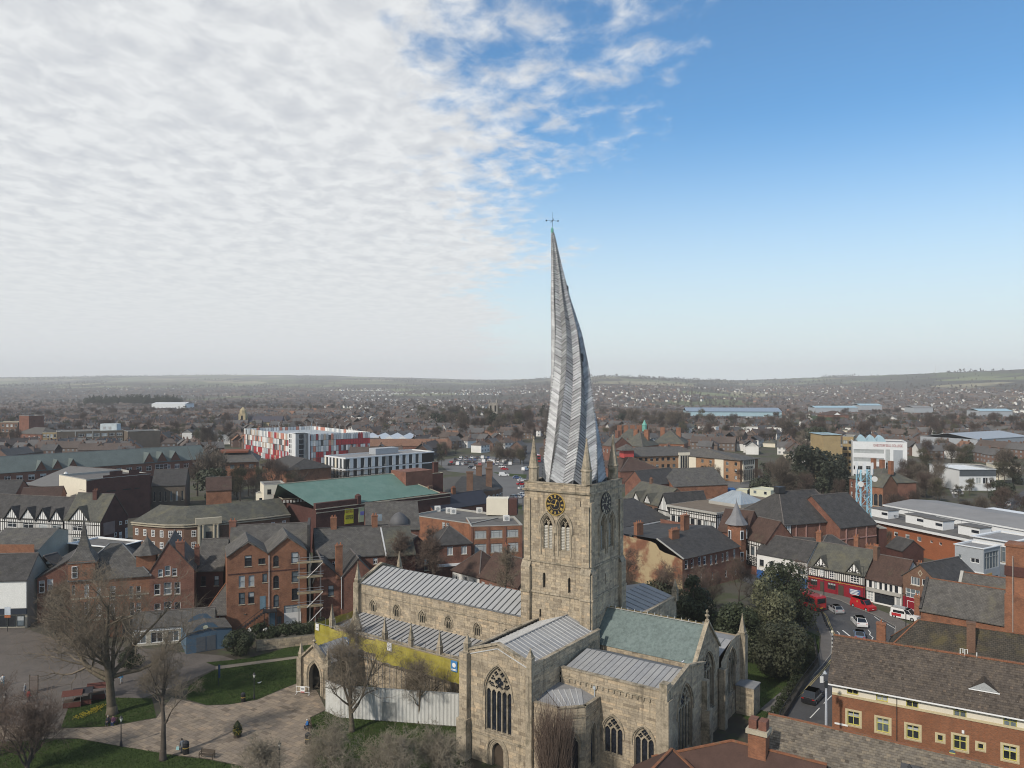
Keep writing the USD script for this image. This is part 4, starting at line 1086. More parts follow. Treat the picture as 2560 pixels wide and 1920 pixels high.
w_+=[(735,1330,795,1440,dict(style="case",frame=FRAME_DARK)),(830,1175,1060,1290,dict(style="strip",frame=FRAME_GREY,glass=BLIND,sill=False))]
b.wins("f",w_,A1)
L=b.L
tops={"f":[(0,13.7),(L*.26,16.2),(L*.5,13.9),(L*.755,16.6),(L,13.9)]}
b.walls(tops)
for m,q0,q1,ap in((L*.26,0,L*.5,16.3),(L*.755,L*.5,L,16.7)):
 pg=Polygon([(q0-.1,13.75),(m,ap+.1),(q1+.1,13.85),(q1+.1,14.05),(m,ap+.35),(q0-.1,13.95)])
 MB().ext(pg,(0,0,0),(1,0,0),(0,0,1),(0,1,0),-.35,9.5).build("roof",SLATE,b.root)
for r in((495,1055,575,1225),(632,1285,706,1500)):
 ul,zt=b.uz("f",*A1(r[0],r[1]));ur,zb=b.uz("f",*A1(r[2],r[3]))
 b.panel("f",ul,ur,max(zb,.1),zt,DOOR_BLUE,"door",0.07)
ul,zt=b.uz("f",*A1(830,1290));ur,zb=b.uz("f",*A1(1065,1420))
b.panel("f",ul,ur,max(zb,.1),zt,RENDER_W,"loading_door",0.06)
dp=MB();x,_=b.uz("f",*A1(622,900));dp.tube([(x,-.15,.5),(x,-.15,13.6)],.07,5);dp.build("drainpipe",look("pipe_white",(.42,.42,.42),.6),b.root)
_,zz=b.uz("f",*A1(500,720));b.panel("f",.2,L-.2,zz-.12,zz+.1,BRICK_DARK,"brick_band",.05)
# fire stair at its foot
st=thing("fire_stair","dark grey outdoor stair with landing below the blue upper door","stair",b.pts(1.2,-2.6),b.rot)
mb=MB();mb.box(5.2,7.6,0.6,2.5,3.2,3.4);mb.build("landing",IRON,st)
for i in range(12):
 MB().box(0.6+i*.4,1.0+i*.4,.8,2.0,.15+i*.26,.3+i*.26).build("step",IRON,st)
mb=MB();mb.bar((.4,.75,.9),(5.3,.75,4.2),.08);mb.bar((5.2,.75,4.2),(7.6,.75,4.2),.08)
for x in(.5,2.0,3.6,5.2,7.5):mb.bar((x,.75,0 if x<5 else 3.2),(x,.75,min(4.2,.9+(x-.4)*.67)),.07)
mb.bar((5.3,.8,0),(5.3,.8,3.2),.12);mb.bar((7.5,.8,0),(7.5,.8,3.2),.12);mb.build("railing",IRON,st)
# tall slate roofed block behind it
b2=bpx("slate_roofed_block","long steep dark slate roof block behind the twin gabled brick building",A1(70,410),A1(1150,360),12.7,9,BRICK_RED)
b2.gable(3.9,SLATE);b2.walls(b2.tops)
MB().box(b2.L,b2.L+.5,-.2,b2.W+.2,9,17.0).build("party_wall",SLATE_DARK,b2.root)
b2.chimney(.2,4.5,14,17.8,1.4,.8,2)
# lower linked block to its left
b3=bpx("slate_roofed_link","plain slate roofed brick link between turreted building and twin gables",A2(1820,480),A2(2150,470),9.9,9,BRICK_DARK)
b3.gable(5.0,SLATE);b3.row("f",6.8,1.9,.9,2,frame=FRAME_DARK);b3.walls(b3.tops)
# turreted brick building behind the big tree
a=np.array([-79.0,139.5]);d=np.array([-59.5,146.0])
b=bxy("turreted_brick_building","orange brick building with corner turret and white sash windows behind the big bare tree",a,a+(d-a)*.63,11.1,11,BRICK_ORANGE)
b.wins("f",[(*r,dict(style="sash"))for r in((250,670,290,785),(408,660,466,820),(562,690,610,820),(730,680,795,850),(250,890,290,1030),(408,878,466,1040),(735,900,790,1040),(975,680,1020,830),(1060,680,1115,830),(980,890,1035,1060),(1060,890,1120,1060))],A2)
b.wins("f",[(555,905,625,1060,dict(style="cross"))],A2)
b.walls();b.hip(5.0,SLATE,ridge=ROLL_GREY)
for i,(u0,u1)in enumerate(((.6,2.2),(4.6,6.4),(8.4,11.0))):
 b.panel("f",u0,u1,.1,3.0,FRAME_DARK if i!=1 else TIMBER,"shop_front",.06)
b.panel("f",.1,b.L-.1,7.35,7.6,STONE_TRIM,"stone_band",.06);b.panel("f",.1,b.L-.1,3.3,3.7,STONE_TRIM,"stone_band",.08)
tt=MB();tt.box(-.3,4.0,-.3,4.2,10.9,14.2);tu=tt.build("turret",BRICK_ORANGE,b.root)
mb=MB();c=(1.85,1.95)
mb.lathe([(3.4,13.9),(3.2,14.1),(1.6,15.9),(.75,18.0),(.12,21.2),(.05,22.6)],4,(*c,0),math.pi/4);mb.build("turret_roof",SLATE,tu)
mb=MB();mb.box(.3,1.2,-.42,-.3,11.3,13.4);q=mb.build("turret_window",WHITE,tu);MB().box(.4,1.1,-.45,-.42,11.4,12.3).build("pane",GLASS,q);MB().box(.4,1.1,-.45,-.42,12.4,13.3).build("pane",GLASS,q)
g2=bxy("gabled_brick_house","red brick gable of four storeys with three white attic windows and tall chimney",a+(d-a)*.63,d,11.3,12,BRICK_RED)
g2.wins("f",[(*r,dict(style="sash"))for r in((1335,470,1395,565),(1418,425,1488,550),(1510,455,1572,555),(1287,655,1360,790),(1405,635,1500,785),(1540,630,1612,780),(1287,900,1362,1050),(1405,875,1500,1030),(1540,880,1615,1100))],A2)
g2.gable(5.3,SLATE_DARK,axis="y",asym=g2.L*.42);g2.walls(g2.tops)
g2.chimney(g2.L*.68,.5,12,16.6,1.5,.9,2);g2.chimney(g2.L+.2,5,11,14.6,.9,.8,2)
t2=MB();t2.box(-2.4,.9,1.2,4.6,8,14.4);t2b=t2.build("turret",BRICK_ORANGE,g2.root)
MB().lathe([(2.7,14.3),(2.5,14.5),(1.2,15.8),(.1,17.4),(.04,18.3)],8,(-.75,2.9,0),math.pi/8).build("turret_roof",SLATE,t2b)
# hipped brick outbuilding
b=bxy("brick_outbuilding","small brick hut with steep hipped slate roof between the big brick buildings",(-57.2,145.6),(-50.4,146.6),3.6,7,BRICK_RED)
b.win("f",1.3,2.6,.4,3.0,"plain",glass=MAROON);b.win("f",4.6,5.9,.9,3.0,"case",glass=BLIND);b.walls();b.hip(5.0,SLATE,over=.5,ridge=RIDGE_TILE)
# low shops under the gable and the blue shed
b=bxy("low_shop_row","low slate roofed shops with white fascia in front of the brick gable",(-66.5,136.5),(-53.6,140.0),3.2,5,RENDER_G)
b.row("f",.4,1.8,1.9,5,"case",sill=False);b.gable(1.9,SLATE);b.walls(b.tops);b.panel("f",.2,b.L-.2,2.5,3.0,WHITE,"fascia",.08)
b=bxy("blue_workshop","blue boarded workshop with curved gable and round crest",(-55.4,132.6),(-49.0,136.4),3.4,6,BLUE_PAINT)
L=b.L
top=[(0,3.2),(L*.12,3.6),(L*.25,4.6),(L*.42,5.0),(L*.58,4.8),(L*.7,3.9),(L*.85,3.5),(L,3.4)]
b.walls({"f":top,"b":[(L-x,z)for x,z in reversed(top)]});b.gable(.4,SLATE,axis="y",over=0)
cr=MB().ext(Point(L*.42,4.1).buffer(.42,6),*frame_of((0,0),(L,0))[:4],.01,.08).build("crest",look("crest_cream",(.45,.45,.33),.7),b.root)
for i in range(2):b.panel("f",L*(.22+.22*i),L*(.42+.22*i),.1,2.6,look("grey_door",(.09,.10,.11),.7),"door",.06)
# left edge: white boarded shop, brick gable shop, rendered gable, grey roofs
b=bxy("white_screened_shop","shop with big white boarded upper wall and navy fascia at the left edge",(-109.5,145.8),(-91.6,147.4),9.2,8,RENDER_G)
b.gable(3.8,SLATE_DARK,over=.4);b.walls(b.tops)
b.panel("f",.2,b.L-.1,3.7,8.9,look("white_board",(.68,.68,.64),.6,.05),"white_board",.15);b.panel("f",.2,b.L,2.6,3.6,NAVY,"fascia",.3)
o_,u_,v_,w_2,_l=frame_of((0,0),(b.L,0))
for i in range(7):b.win("f",b.L-1.9-i*1.6,b.L-.5-i*1.6,.3,2.3,"plain",frame=FRAME_DARK,sill=False,cut=False)
tx=meshkit.text_mesh("ERS",0.5,0.03)
MB().add(np.column_stack([tx.vertices[:,0]+b.L-6.8,np.full(len(tx.vertices),-.34)-tx.vertices[:,2],tx.vertices[:,1]+2.8]),tx.faces).build("shop_lettering",WHITE,b.root)
b=bxy("brick_gable_shop","dark brick shop with shaped gable and three white sash windows",(-91.3,150.0),(-80.8,154.5),8.6,10,BRICK_RED)
b.wins("f",[(*r,dict(style="sash"))for r in((348,1090,415,1240),(447,1068,515,1205),(545,1048,612,1180))],A3)
b.gable(3.2,SLATE_DARK,axis="y");b.walls(b.tops)
b=bpx("flat_grey_annexe","grey rendered annexe with one dark window beside the turret",A3(655,930),A3(795,890),9.6,6,RENDER_G)
b.win("f",b.L*.55,b.L*.92,6.9,8.4,"cross",frame=FRAME_DARK);b.walls();b.gable(2.2,SLATE_DARK);
b=bpx("rendered_gable_building","building with tall blank grey rendered gable wall and brick end",A3(395,650),A3(790,520),11.5,12,RENDER_G)
L=b.L
b.walls({"f":[(0,9.5),(L*.68,13.4),(L,12.2)],"b":[(0,12.2),(L*.32,13.4),(L,9.5)]},mats={"l":BRICK_ORANGE})
MB().quad((0,-.2,9.6),(L*.68,-.2,13.5),(L*.68,12,13.5),(0,12,9.6)).build("roof",SLATE,b.root);MB().quad((L*.68,-.2,13.5),(L+.2,-.2,12.2),(L+.2,12,12.2),(L*.68,12,13.5)).build("roof",SLATE,b.root)
b=bpx("grey_roof_store","broad grey low pitched roof left of the rendered gable",A3(-330,790),A3(228,640),9.0,22,BRICK_RED)
b.gable(3.6,FLAT_ROOF);b.walls(b.tops)
b=bpx("brick_annexe","little brick annexe with white window under the grey roof",A3(-20,800),A3(215,700),8.0,4,BRICK_BROWN)
b.row("f",6.0,1.5,.8,3);b.gable(1.0,SLATE,axis="y");b.walls(b.tops)
b=bpx("white_flat_extension","flat roofed extension with long white fascia behind the turret",A3(790,640),A3(1300,690),9.2,8,FRAME_DARK)
b.walls();b.flat(.2,FLAT_ROOF,WHITE,over=.2)
# black and white row
def tudor(name,label,A,B,h,W,gabs,rise,roof=SLATE_DARK,group=None,win_rows=((5.9,1.5),(2.6,1.7)),gh=3.0,ridge_rise=5.5,nwin=1):
 b=bpx(name,label,A,B,h,W,BRICK_DARK,group=group)
 L=b.L
 for z,ht in win_rows:
  for gx,gw in gabs:
   b.win("f",gx*L-gw*.34,gx*L+gw*.34,z,z+ht,"strip",frame=WHITE,sill=False)
 b.walls({"r":[(0,h),(W/2,h+ridge_rise),(W,h)],"l":[(0,h),(W/2,h+ridge_rise),(W,h)]})
 b.gable(ridge_rise,roof,over=.2)
 b.timbering("f",0.05,L-.05,.3,h,.62,rails=(h-1.1,h*.56))
 for gx,gw in gabs:
  b.dormer_gable(gx*L,gw,h,gh,W*.5,roof,over=.35)
 return b
xa,xb=A3(-260,300),A3(765,480)
pa,pb=at_z(*A3(-150,330),8.5),at_z(*A3(1160,400),8.5)
dd=(pb-pa)[:2];LL=np.hypot(*dd);dd/=LL
def tud_at(name,label,f0,f1,h,gabs,**kw):
 a,b_=pa[:2]+dd*LL*f0,pa[:2]+dd*LL*f1
 A=(CX+FPX*a[0]/a[1],CY+FPX*(EYE-h)/a[1]);B=(CX+FPX*b_[0]/b_[1],CY+FPX*(EYE-h)/b_[1])
 return tudor(name,label,A,B,h,10,gabs,3,**kw)
tud_at("tudor_house","black and white timbered house at the far left end of the tudor row",-.12,.16,8.5,[(.5,4.5)])
tud_at("tudor_house","black and white timbered house with striped plain gable, second from left",.16,.31,8.5,[(.45,4.6)])
tud_at("tudor_house","timbered house whose gable has fan shaped struts in the tudor row",.31,.435,8.5,[(.5,4.8)])
tud_at("tudor_house","timbered house with two narrow black windowed gables in the tudor row",.435,.68,8.5,[(.28,4.2),(.77,4.2)])
b=tud_at("tudor_house","large timbered end house with twin gable and plain dark brick side wall",.69,1.0,8.8,[(.42,6.6)],roof=SLATE_GREEN,ridge_rise=6.6,gh=3.6)
b.wins("r",[(1370,385,1402,420,dict(style="plain")),(1440,370,1470,408,dict(style="plain")),(1312,515,1342,555,dict(style="plain")),(1370,508,1402,580,dict(style="cross")),(1440,455,1498,570,dict(style="cross"))],A3,cut=False)
b.panel("r",1.0,5.2,4.8,8.2,look("pink_patch",(.22,.16,.14),.9,.2),"faded_panel",.03)
b.chimney(b.L*.55,4.2,12,16.6,1.4,1.0,2)
# curved neo-georgian block
cv=thing("curved_brick_building","long curved brown brick building with stone cornice and white sash windows","building",(0,0,0))
pxs=[(332,1304),(372,1308),(415,1311),(460,1311),(509,1308),(560,1304),(612,1298),(668,1292),(724,1285)]
P=[at_z(x,y,10.0)[:2]for x,y in pxs]
H=10.0
back=[]
for i,p in enumerate(P):
 t=P[min(i+1,len(P)-1)]-P[max(i-1,0)];t/=np.hypot(*t);back.append(p+np.array([-t[1],t[0]])*11)
mbw,mbc=MB(),MB()
wi=0
for i in range(len(P)-1):
 p0,p1=P[i],P[i+1]
 L=np.hypot(*(p1-p0));n=2 if i<3 else(1 if L<6 else 2)
 hs=[]
 o,u,v,w,_=frame_of(p0,p1)
 for z0 in(6.6,3.6,.8):
  for k in range(n):
   c=L*(k+.5)/n
   hs.append((c-.55,c+.55,z0,z0+1.75))
 wall_face(mbw,p0,p1,sbox(0,0,L,H),[sbox(a,c,b_,d_)for a,b_,c,d_ in hs],.15)
 for(u0,u1,z0,z1)in hs:
  s=sbox(u0,z0,u1,z1);wd,ht=u1-u0,z1-z0
  fm=[s.difference(s.buffer(-.13,join_style=2)),sbox(u0,z0+ht/2-.05,u1,z0+ht/2+.05),sbox((u0+u1)/2-.03,z0,(u0+u1)/2+.03,z1),sbox(u0,z0+ht/4-.025,u1,z0+ht/4+.025),sbox(u0,z0+ht*.75-.025,u1,z0+ht*.75+.025)]
  q=MB().ext(unary_union(fm),o,u,v,w,-.1,.03).build("window",WHITE,cv)
  MB().ext(s,o,u,v,w,-.16,-.11).build("pane",GLASS,q)
 mbc.obox(o+u*L/2+v*9.35+w*.12,u*(L/2+.1),w*.25,v*.16);mbc.obox(o+u*L/2+v*9.9+w*.2,u*(L/2+.1),w*.4,v*.14)
wall_face(mbw,back[0],P[0],sbox(0,0,11,H));wall_face(mbw,P[-1],back[-1],sbox(0,0,11,H))
mbw.build("wall",BRICK_BROWN,cv);mbc.build("cornice",STONE_TRIM,cv)
mbr=MB();rd=[]
for i in range(len(P)):
 f=.5;rd.append((*(P[i]*(1-f)+back[i]*f),H+(3.9 if i>0 else 3.9)))
rd[0]=(*(np.array(rd[0][:2])*.35+np.array(rd[1][:2])*.65),rd[0][2])
out=[P[i]+(P[i]-back[i])/11*.3 for i in range(len(P))]
for i in range(len(P)-1):
 mbr.quad((*out[i],H+.05),(*out[i+1],H+.05),rd[i+1],rd[i]);mbr.quad((*back[i+1],H+.05),(*back[i],H+.05),rd[i],rd[i+1])
mbr.poly([(*back[0],H+.05),(*out[0],H+.05),rd[0]]);mbr.poly([(*out[-1],H+.05),(*back[-1],H+.05),rd[-1]])
mbr.build("roof",SLATE_GREEN,cv)
# its stone centrepiece
p=at_z(*Z1(1800,1410),10.0)[:2];t=P[5]-P[4];t/=np.hypot(*t);nrm=np.array([t[1],-t[0]])
mb=MB();mb.obox((*(p+nrm*.4),5.0),(*(t*2.6),0),(*(nrm*.35),0),(0,0,5.0));mb.obox((*(p+nrm*.5),10.7),(*(t*3.2),0),(*(nrm*.5),0),(0,0,.8))
cp_=mb.build("stone_centrepiece",STONE_TRIM,cv)
for s in(-2.2,-1.3,1.3,2.2):
 c=p+nrm*1.0+t*s;MB().lathe([(.34,3.0),(.28,9.4),(.38,9.8)],8,(*c,0)).build("column",STONE_TRIM,cp_)
mb=MB();mb.obox((*(p+nrm*.8),6.6),(*(t*.7),0),(*(nrm*.06),0),(0,0,1.4));mb.build("pane",GLASS,cp_)
# blank dark brick cinema block and its roofs
b=bpx("blank_brick_hall","tall windowless dark brick hall with stepped parapet and cream end wall",Z1(745,1035),Z1(1300,985),14.5,22,BRICK_DARK)
L=b.L
b.walls({"f":[(0,14.0),(L*.25,14.4),(L*.25,15.4),(L*.35,15.4),(L*.35,16.6),(L*.55,16.6),(L*.55,15.4),(L*.65,15.4),(L*.65,16.4),(L*.82,16.4),(L*.82,15.2),(L,14.8)]},mats={"l":RENDER_C});b.flat(.6)
b.win("l",17,18.6,11,12.4,"case",frame=FRAME_DARK);b.win("l",19.6,21,11,12.4,"case",frame=FRAME_DARK)
for u in(.3,.36,.55,.6,.74):b.panel("f",L*u,L*u+1.8,9.8,10.2,BLACK_PAINT,"vent_slot",.03)
b=bpx("grey_sheet_roof_hall","wide low grey roof hall with two roof vents behind the tudor row",Z1(225,1075),Z1(700,1120),9.0,34,BRICK_DARK)
b.gable(5.0,look("grey_sheet",(.125,.122,.118),.8,.12),over=.5,axis="x");b.walls(b.tops)
for x in(.3,.62):MB().lathe([(.7,11),(.7,12.6),(.3,13.2)],6,(b.L*x,9,0)).build("roof_vent",RENDER_W,b.root)
b=bpx("flat_brick_store","low flat roofed orange brick store left of the blank brick hall",Z1(475,1130),Z1(690,1130),7.5,10,BRICK_ORANGE);b.row("f",4.6,1.4,1.0,2,frame=FRAME_DARK);b.walls();b.flat(.4)
b=bpx("long_flat_store","low flat roofed store with white edge below the grey roof",Z1(80,1090),Z1(470,1095),6.5,16,BRICK_ORANGE);b.walls();b.flat(.3,FLAT_ROOF,RENDER_W)
b=bpx("brown_tiled_houses","brown tiled roofs huddled behind the tudor row",Z1(170,1205),Z1(520,1190),9.0,10,BRICK_RED);b.gable(3.0,TILE_BROWN);b.walls(b.tops)
b=bpx("brown_tiled_houses","dark roofed house at the left frame edge behind the tudor row",Z1(-90,1170),Z1(130,1165),10.0,12,BRICK_RED);b.gable(4.0,SLATE_DARK);b.walls(b.tops)
# long market hall with blue green roof and brick gables
b=bpx("long_market_hall","very long hall with blue green roof and small brick gables",(-60,1187),Z1(1800,850),8.0,18,BRICK_RED)
L=b.L;b.gable(6.2,SLATE_BLUE,over=.4,ridge=ROLL_GREY)
b.row("f",4.2,2.2,2.4,22,"strip");b.walls(b.tops)
for i,(x0,x1)in enumerate(((320,390),(460,530),(580,680),(1240,1335),(1350,1445),(1465,1560))):
 u0,_=b.uz("f",*Z1(x0,870));u1,_=b.uz("f",*Z1(x1,870));u=(u0+u1)/2
 b.dormer_gable(u,max(u1-u0,5)*.95,7.6 if i<3 else 8.2,4.4,7.5,SLATE_BLUE,face="none",wallm=BRICK_RED,over=.3)
u,_=b.uz("f",*Z1(1395,870));b.win("f",u-3,u+3,2.2,6.8,"grid",frame=WHITE,cut=False)
# brown 1960s offices
off=bpx("brown_office_block","flat roofed brown brick office with rows of wide white windows",Z1(492,622),Z1(1065,606),12.5,20,BRICK_GREY)
for z0 in(8.6,4.8):off.row("f",z0,2.2,3.6,6,"trip2",u0=off.L*.3)
off.win("f",4,5.5,6,7.5,"plain");off.walls();off.flat(.5)
mb=MB();mb.box(off.L*.27-.3,off.L*.27+.3,-.2,0,0,12.4);mb.box(off.L*.53-.3,off.L*.53+.3,-.2,0,0,12.4);mb.build("pilaster",CONCRETE,off.root)
off2=bpx("buff_stair_block","buff brick stair block at the left end of the brown offices",Z1(368,626),Z1(490,624),12.3,14,BRICK_BUFF)
for z0 in(8.6,4.4,1.0):off2.row("f",z0,2.4,1.6,4,"case");
off2.walls();off2.flat(.5)
off3=bpx("blank_brick_block","blank grey brown brick block right of the brown offices",Z1(1105,618),Z1(1385,608),12.0,16,BRICK_GREY);off3.walls();off3.flat(.5)
pl=thing("rooftop_plant_room","pale rooftop plant room above the brown offices","plant room",off.pts(off.L*.66,10,12));mb=MB();mb.box(0,12,0,6,0,5);mb.build("housing",look("plant_pale",(.42,.47,.48),.6),pl);mb=MB();mb.box(2,4,-.1,0,1,3);mb.box(6,8,-.1,0,1,3);mb.build("louvre_panel",FRAME_GREY,pl)
b=bpx("hipped_brick_house","large brick house with hipped slate roof left of the buff stair block",Z1(145,630),Z1(360,640),11.0,16,BRICK_RED);b.row("f",7.6,1.8,1.2,5);b.row("f",4.0,2.0,1.2,5);b.walls();b.hip(4.0,SLATE)
b=bpx("civic_block","tan civic building with rows of windows at the left edge of the frame",(-30,1056),Z1(155,540),13.0,18,BRICK_BROWN);b.row("f",9.2,2.2,2.0,7,"case");b.row("f",5.0,2.2,2.0,7,"case");b.walls();b.flat(.5,FLAT_ROOF,STONE_TRIM)
b=bpx("brick_tower_block","plain red brick tower behind the hipped brick house",Z1(165,480),Z1(250,482),22.0,12,BRICK_RED);b.walls();b.flat(.5)
# red and white multi-storey car park
CPK=np.array([-121.0,437.0]);dl,dr_=np.array([-.62,.785]),np.array([.785,.62])
pk=thing("multi_storey_car_park","multi storey car park clad in red orange grey and white panels","car park",(0,0,0))
LL_,LR,HP=82.0,46.0,17.5
e0,e1=CPK+dl*LL_,CPK+dr_*LR
bk=e0+dr_*LR
mb=MB()
for p0,p1 in((e0,CPK),(CPK,e1),(e1,bk),(bk,e0)):
 wall_face(mb,p0,p1,sbox(0,0,np.hypot(*(p1-p0)),HP-.8))
mb.build("wall",look("car_park_frame",(.10,.10,.10),.8),pk)
MB().poly([(*e0,15.2),(*CPK,15.2),(*e1,15.2),(*bk,15.2)]).build("roof_deck",look("deck",(.30,.33,.35),.8),pk)
pal=[look("panel_red",(.34,.04,.045),.45),look("panel_red_dark",(.22,.035,.04),.45),look("panel_orange",(.44,.19,.14),.45),look("panel_white",(.62,.62,.60),.45),look("panel_pale",(.36,.39,.41),.45),look("panel_beige",(.42,.34,.27),.45)]
rp=random.Random(11)
for p0,p1,nc,left in((e0,CPK-dl*-9.5,30,True),(CPK+dr_*7.0,e1,25,False)):
 o,u,v,w,L=frame_of(p0,p1)
 for rI,(z0,z1)in enumerate(((0.8,3.9),(4.1,7.2),(7.4,10.5),(10.7,13.8),(14.0,17.5))):
  x=0.0
  for k in range(nc):
   x0,x1=L*k/nc,L*(k+1)/nc
   if not left and rI==3 and k>=nc*.42:
    m=pal[0]
   else:
    lo=rI<2
    m=pal[rp.choices(range(6),(5,2,1,1.5,2,.5)if lo else((1.2,.3,3,5,3,2)if left else(1.2,.6,1,3,5,1)))[0]]
   if rp.random()<(.10 if rI<4 else.04):continue
   MB().ext(sbox(x0+.1,z0,x1-.1,z1),o,u,v,w,.05+.1*rp.random(),.25+.12*rp.random()).build("panel",m,pk)
for p0,p1 in((e1,bk),(bk,e0)):
 o,u,v,w,L=frame_of(p0,p1);mb=MB()
 for k in range(24):
  m2=MB().ext(sbox(L*k/24+.15,14.2,L*(k+1)/24-.15,17.4),o,u,v,w,-.3,-.1)
  m2.build("panel",pal[rp.choice((3,3,4,2,3))],pk)
o,u,v,w,L=frame_of(CPK+dl*9.3,CPK);mb=MB();mb.ext(sbox(0,0,L+.6,18.2),o,u,v,w,-8,.6);st_=mb.build("stair_tower",CLAD_WHITE,pk)
for k in range(6):
 for q in(1.2,3.2):MB().ext(sbox(q,1.0+k*2.9,q+1.0,3.2+k*2.9),o,u,v,w,.6,.66).build("window",GLASS,st_)
o,u,v,w,L=frame_of(CPK,CPK+dr_*7.0);mb=MB();mb.ext(sbox(-.3,0,L,18.2),o,u,v,w,-6,.6);st_=mb.build("stair_tower",CLAD_WHITE,pk)
for k in range(6):MB().ext(sbox(1.5,.8+k*2.9,4.2,3.3+k*2.9),o,u,v,w,.6,.66).build("window",GLASS,st_)
for k in range(8):
 q=e0*.3+bk*.0+CPK*.7+dr_*LR*(k+.5)/8-dl*0
 c=CPK+dl*LL_*(.2+.2*(k%4))+dr_*LR*(.35 if k<4 else.75)
 lp=thing("deck_lamp","thin lamp post standing on the roof deck of the red car park","lamp post",(*c,15.2),group="lamp posts on the car park roof deck");MB().tube([(0,0,0),(0,0,6)],.12,5).build("post",FRAME_GREY,lp);MB().box(-.8,.8,-.15,.15,6,6.15).build("lamp_head",FRAME_GREY,lp)
# white framed block still being built
b=bpx("unfinished_white_block","new white framed two storey block with scaffold beside the red car park",Z2(1050,848),Z2(1815,790),10.5,19,FRAME_DARK)
L=b.L
b.walls();b.flat(.4,FLAT_GREY,CLAD_WHITE)
for k in range(13):
 u0=L*k/13
 if k<11:
  for z0,z1 in((.5,4.6),(5.3,10.2)):b.panel("f",u0+2.2,u0+L/13+.1,z0,z1,CLAD_WHITE if k not in(5,)else FRAME_GREY,"white_pier",.25)
for z0 in(4.6,10.0,0):b.panel("f",0,L,z0,z0+.5,CLAD_WHITE,"floor_band",.3)
for z0 in(4.6,10.0,0):b.panel("l",0,b.W,z0,z0+.5,CLAD_WHITE,"floor_band",.3)
for k in range(6):
 for z0,z1 in((.5,4.6),(5.3,10.2)):b.panel("l",b.W*k/6+.2,b.W*k/6+1.6,z0,z1,CLAD_WHITE if k%3 else RENDER_C,"white_pier",.25)
b.panel("f",L*.845,L*.99,5.3,10,VOID,"open_bay",.04)
sc=thing("edge_scaffold","grey scaffold around the lower left corner of the unfinished white block","scaffold",b.o,b.rot)
for k in range(9):
 MB().tube([(-3+k*3,-2,0),(-3+k*3,-2,6.5)],.07,4).build("pole",FRAME_GREY,sc)
 MB().tube([(-2.6,-1+k*2.4,0),(-2.6,-1+k*2.4,6.5)],.07,4).build("pole",FRAME_GREY,sc)
for z in(2,4.2):MB().box(-3,21,-2.1,-.8,z,z+.12).build("deck",TIMBER,sc);MB().box(-3,-1.2,-1,18,z+.13,z+.24).build("deck",TIMBER,sc)
pr=thing("rooftop_plant_room","grey framed plant room on the unfinished white block","plant room",b.pts(L*.42,8,10.2),b.rot);MB().box(0,14,0,6,0,3).build("housing",CLAD_GREY,pr)
# green roofed theatre
b=bpx("green_roofed_theatre","dark brick theatre with big sea green sloping roof and yellow signs",Z2(795,1292),Z2(1955,1150),12.0,25,BRICK_DARK)
L=b.L
b.walls()
MB().quad((L*.28,.5,12.3),(L*.92,.5,12.3),(L*.72,13,18.0),(-L*.1,13,18.0)).build("roof",GREEN_ROOF,b.root)
MB().poly([(-L*.1,13,18.0),(L*.0,.5,12.6),(L*.28,.5,12.3)]).build("roof",GREEN_ROOF,b.root)
MB().quad((L*.92,25,12.3),(0,25,12.3),(-L*.1,13,18.0),(L*.72,13,18.0)).build("roof",GREEN_ROOF,b.root)
MB().poly([(L*.92,.5,12.3),(L*.92,25,12.3),(L*.72,13,18)]).build("roof",GREEN_ROOF,b.root)
mb=MB();mb.bar((L*.92,.4,12.4),(L*.72,13,18.1),.3,.2);mb.bar((-L*.1,13,18.1),(L*.72,13,18.1),.3,.2);mb.box(-.1,L+.1,-.25,.2,11.9,12.15);mb.box(0,L,-.2,0,10.9,11.1);mb.build("white_coping",STONE_TRIM,b.root)
mb=MB();mb.box(-.1,L*.28,-.1,1.2,12.1,13.6);mb.lathe([(1.0,12.1),(1.0,14.4),(.3,14.9)],6,(L*.29,.5,0));mb.build("raised_parapet",BRICK_DARK,b.root)
MB().box(L*.73,L*.95,6,14,12,19.0).build("fly_tower",BRICK_RED,b.root)
for x0,x1,y0,y1,lines in((1043,1117,1287,1408,["TO LET","MAY SELL","","FORMER","NIGHT CLUB","",""]),(1162,1235,1272,1392,[]),(1405,1440,1245,1300,[])):
 u0,zt=b.uz("f",*Z2(x0,y0));u1,zb=b.uz("f",*Z2(x1,y1))
 sg=b.panel("f",u0,u1,max(zb,1),zt,look("sign_yellow",(.56,.50,.035),.6,.04)if x0!=1162 else look("sign_pale_yellow",(.42,.44,.26),.6,.05),"sign_board",.1)
 n=len(lines)
 for i,tx in enumerate(lines):
  if not tx:continue
  tm=meshkit.text_mesh(tx,(zt-zb)/10,.03,bold=True);wv=np.ptp(tm.vertices[:,0]);k=min(1.0,(u1-u0)*.84/wv)
  MB().add(np.column_stack([(u0+u1)/2+(tm.vertices[:,0]-wv/2)*k,-.11-tm.vertices[:,2],zt-(zt-zb)*(i+.95)/7.3+tm.vertices[:,1]]),tm.faces).build("lettering",TIMBER if i>1 else look("sign_red",(.3,.08,.03),.6),sg)
 if not lines:
  if x0==1162:MB().box(u0+.5,u1-.5,-.13,-.1,zb+(zt-zb)*.45,zb+(zt-zb)*.7).build("lettering",look("sign_violet",(.16,.15,.4),.6),sg)
ft=bpx("brick_stage_block","dark brick block with white dentil cornice left of the green roof",Z2(505,1205),Z2(795,1185),13.0,12,BRICK_DARK)
ft.walls();ft.flat(.5,FLAT_ROOF,STONE_TRIM)
for k in range(10):ft.panel("f",ft.L*(k+.2)/10,ft.L*(k+.75)/10,12.0,12.7,RENDER_W,"dentil",.3)
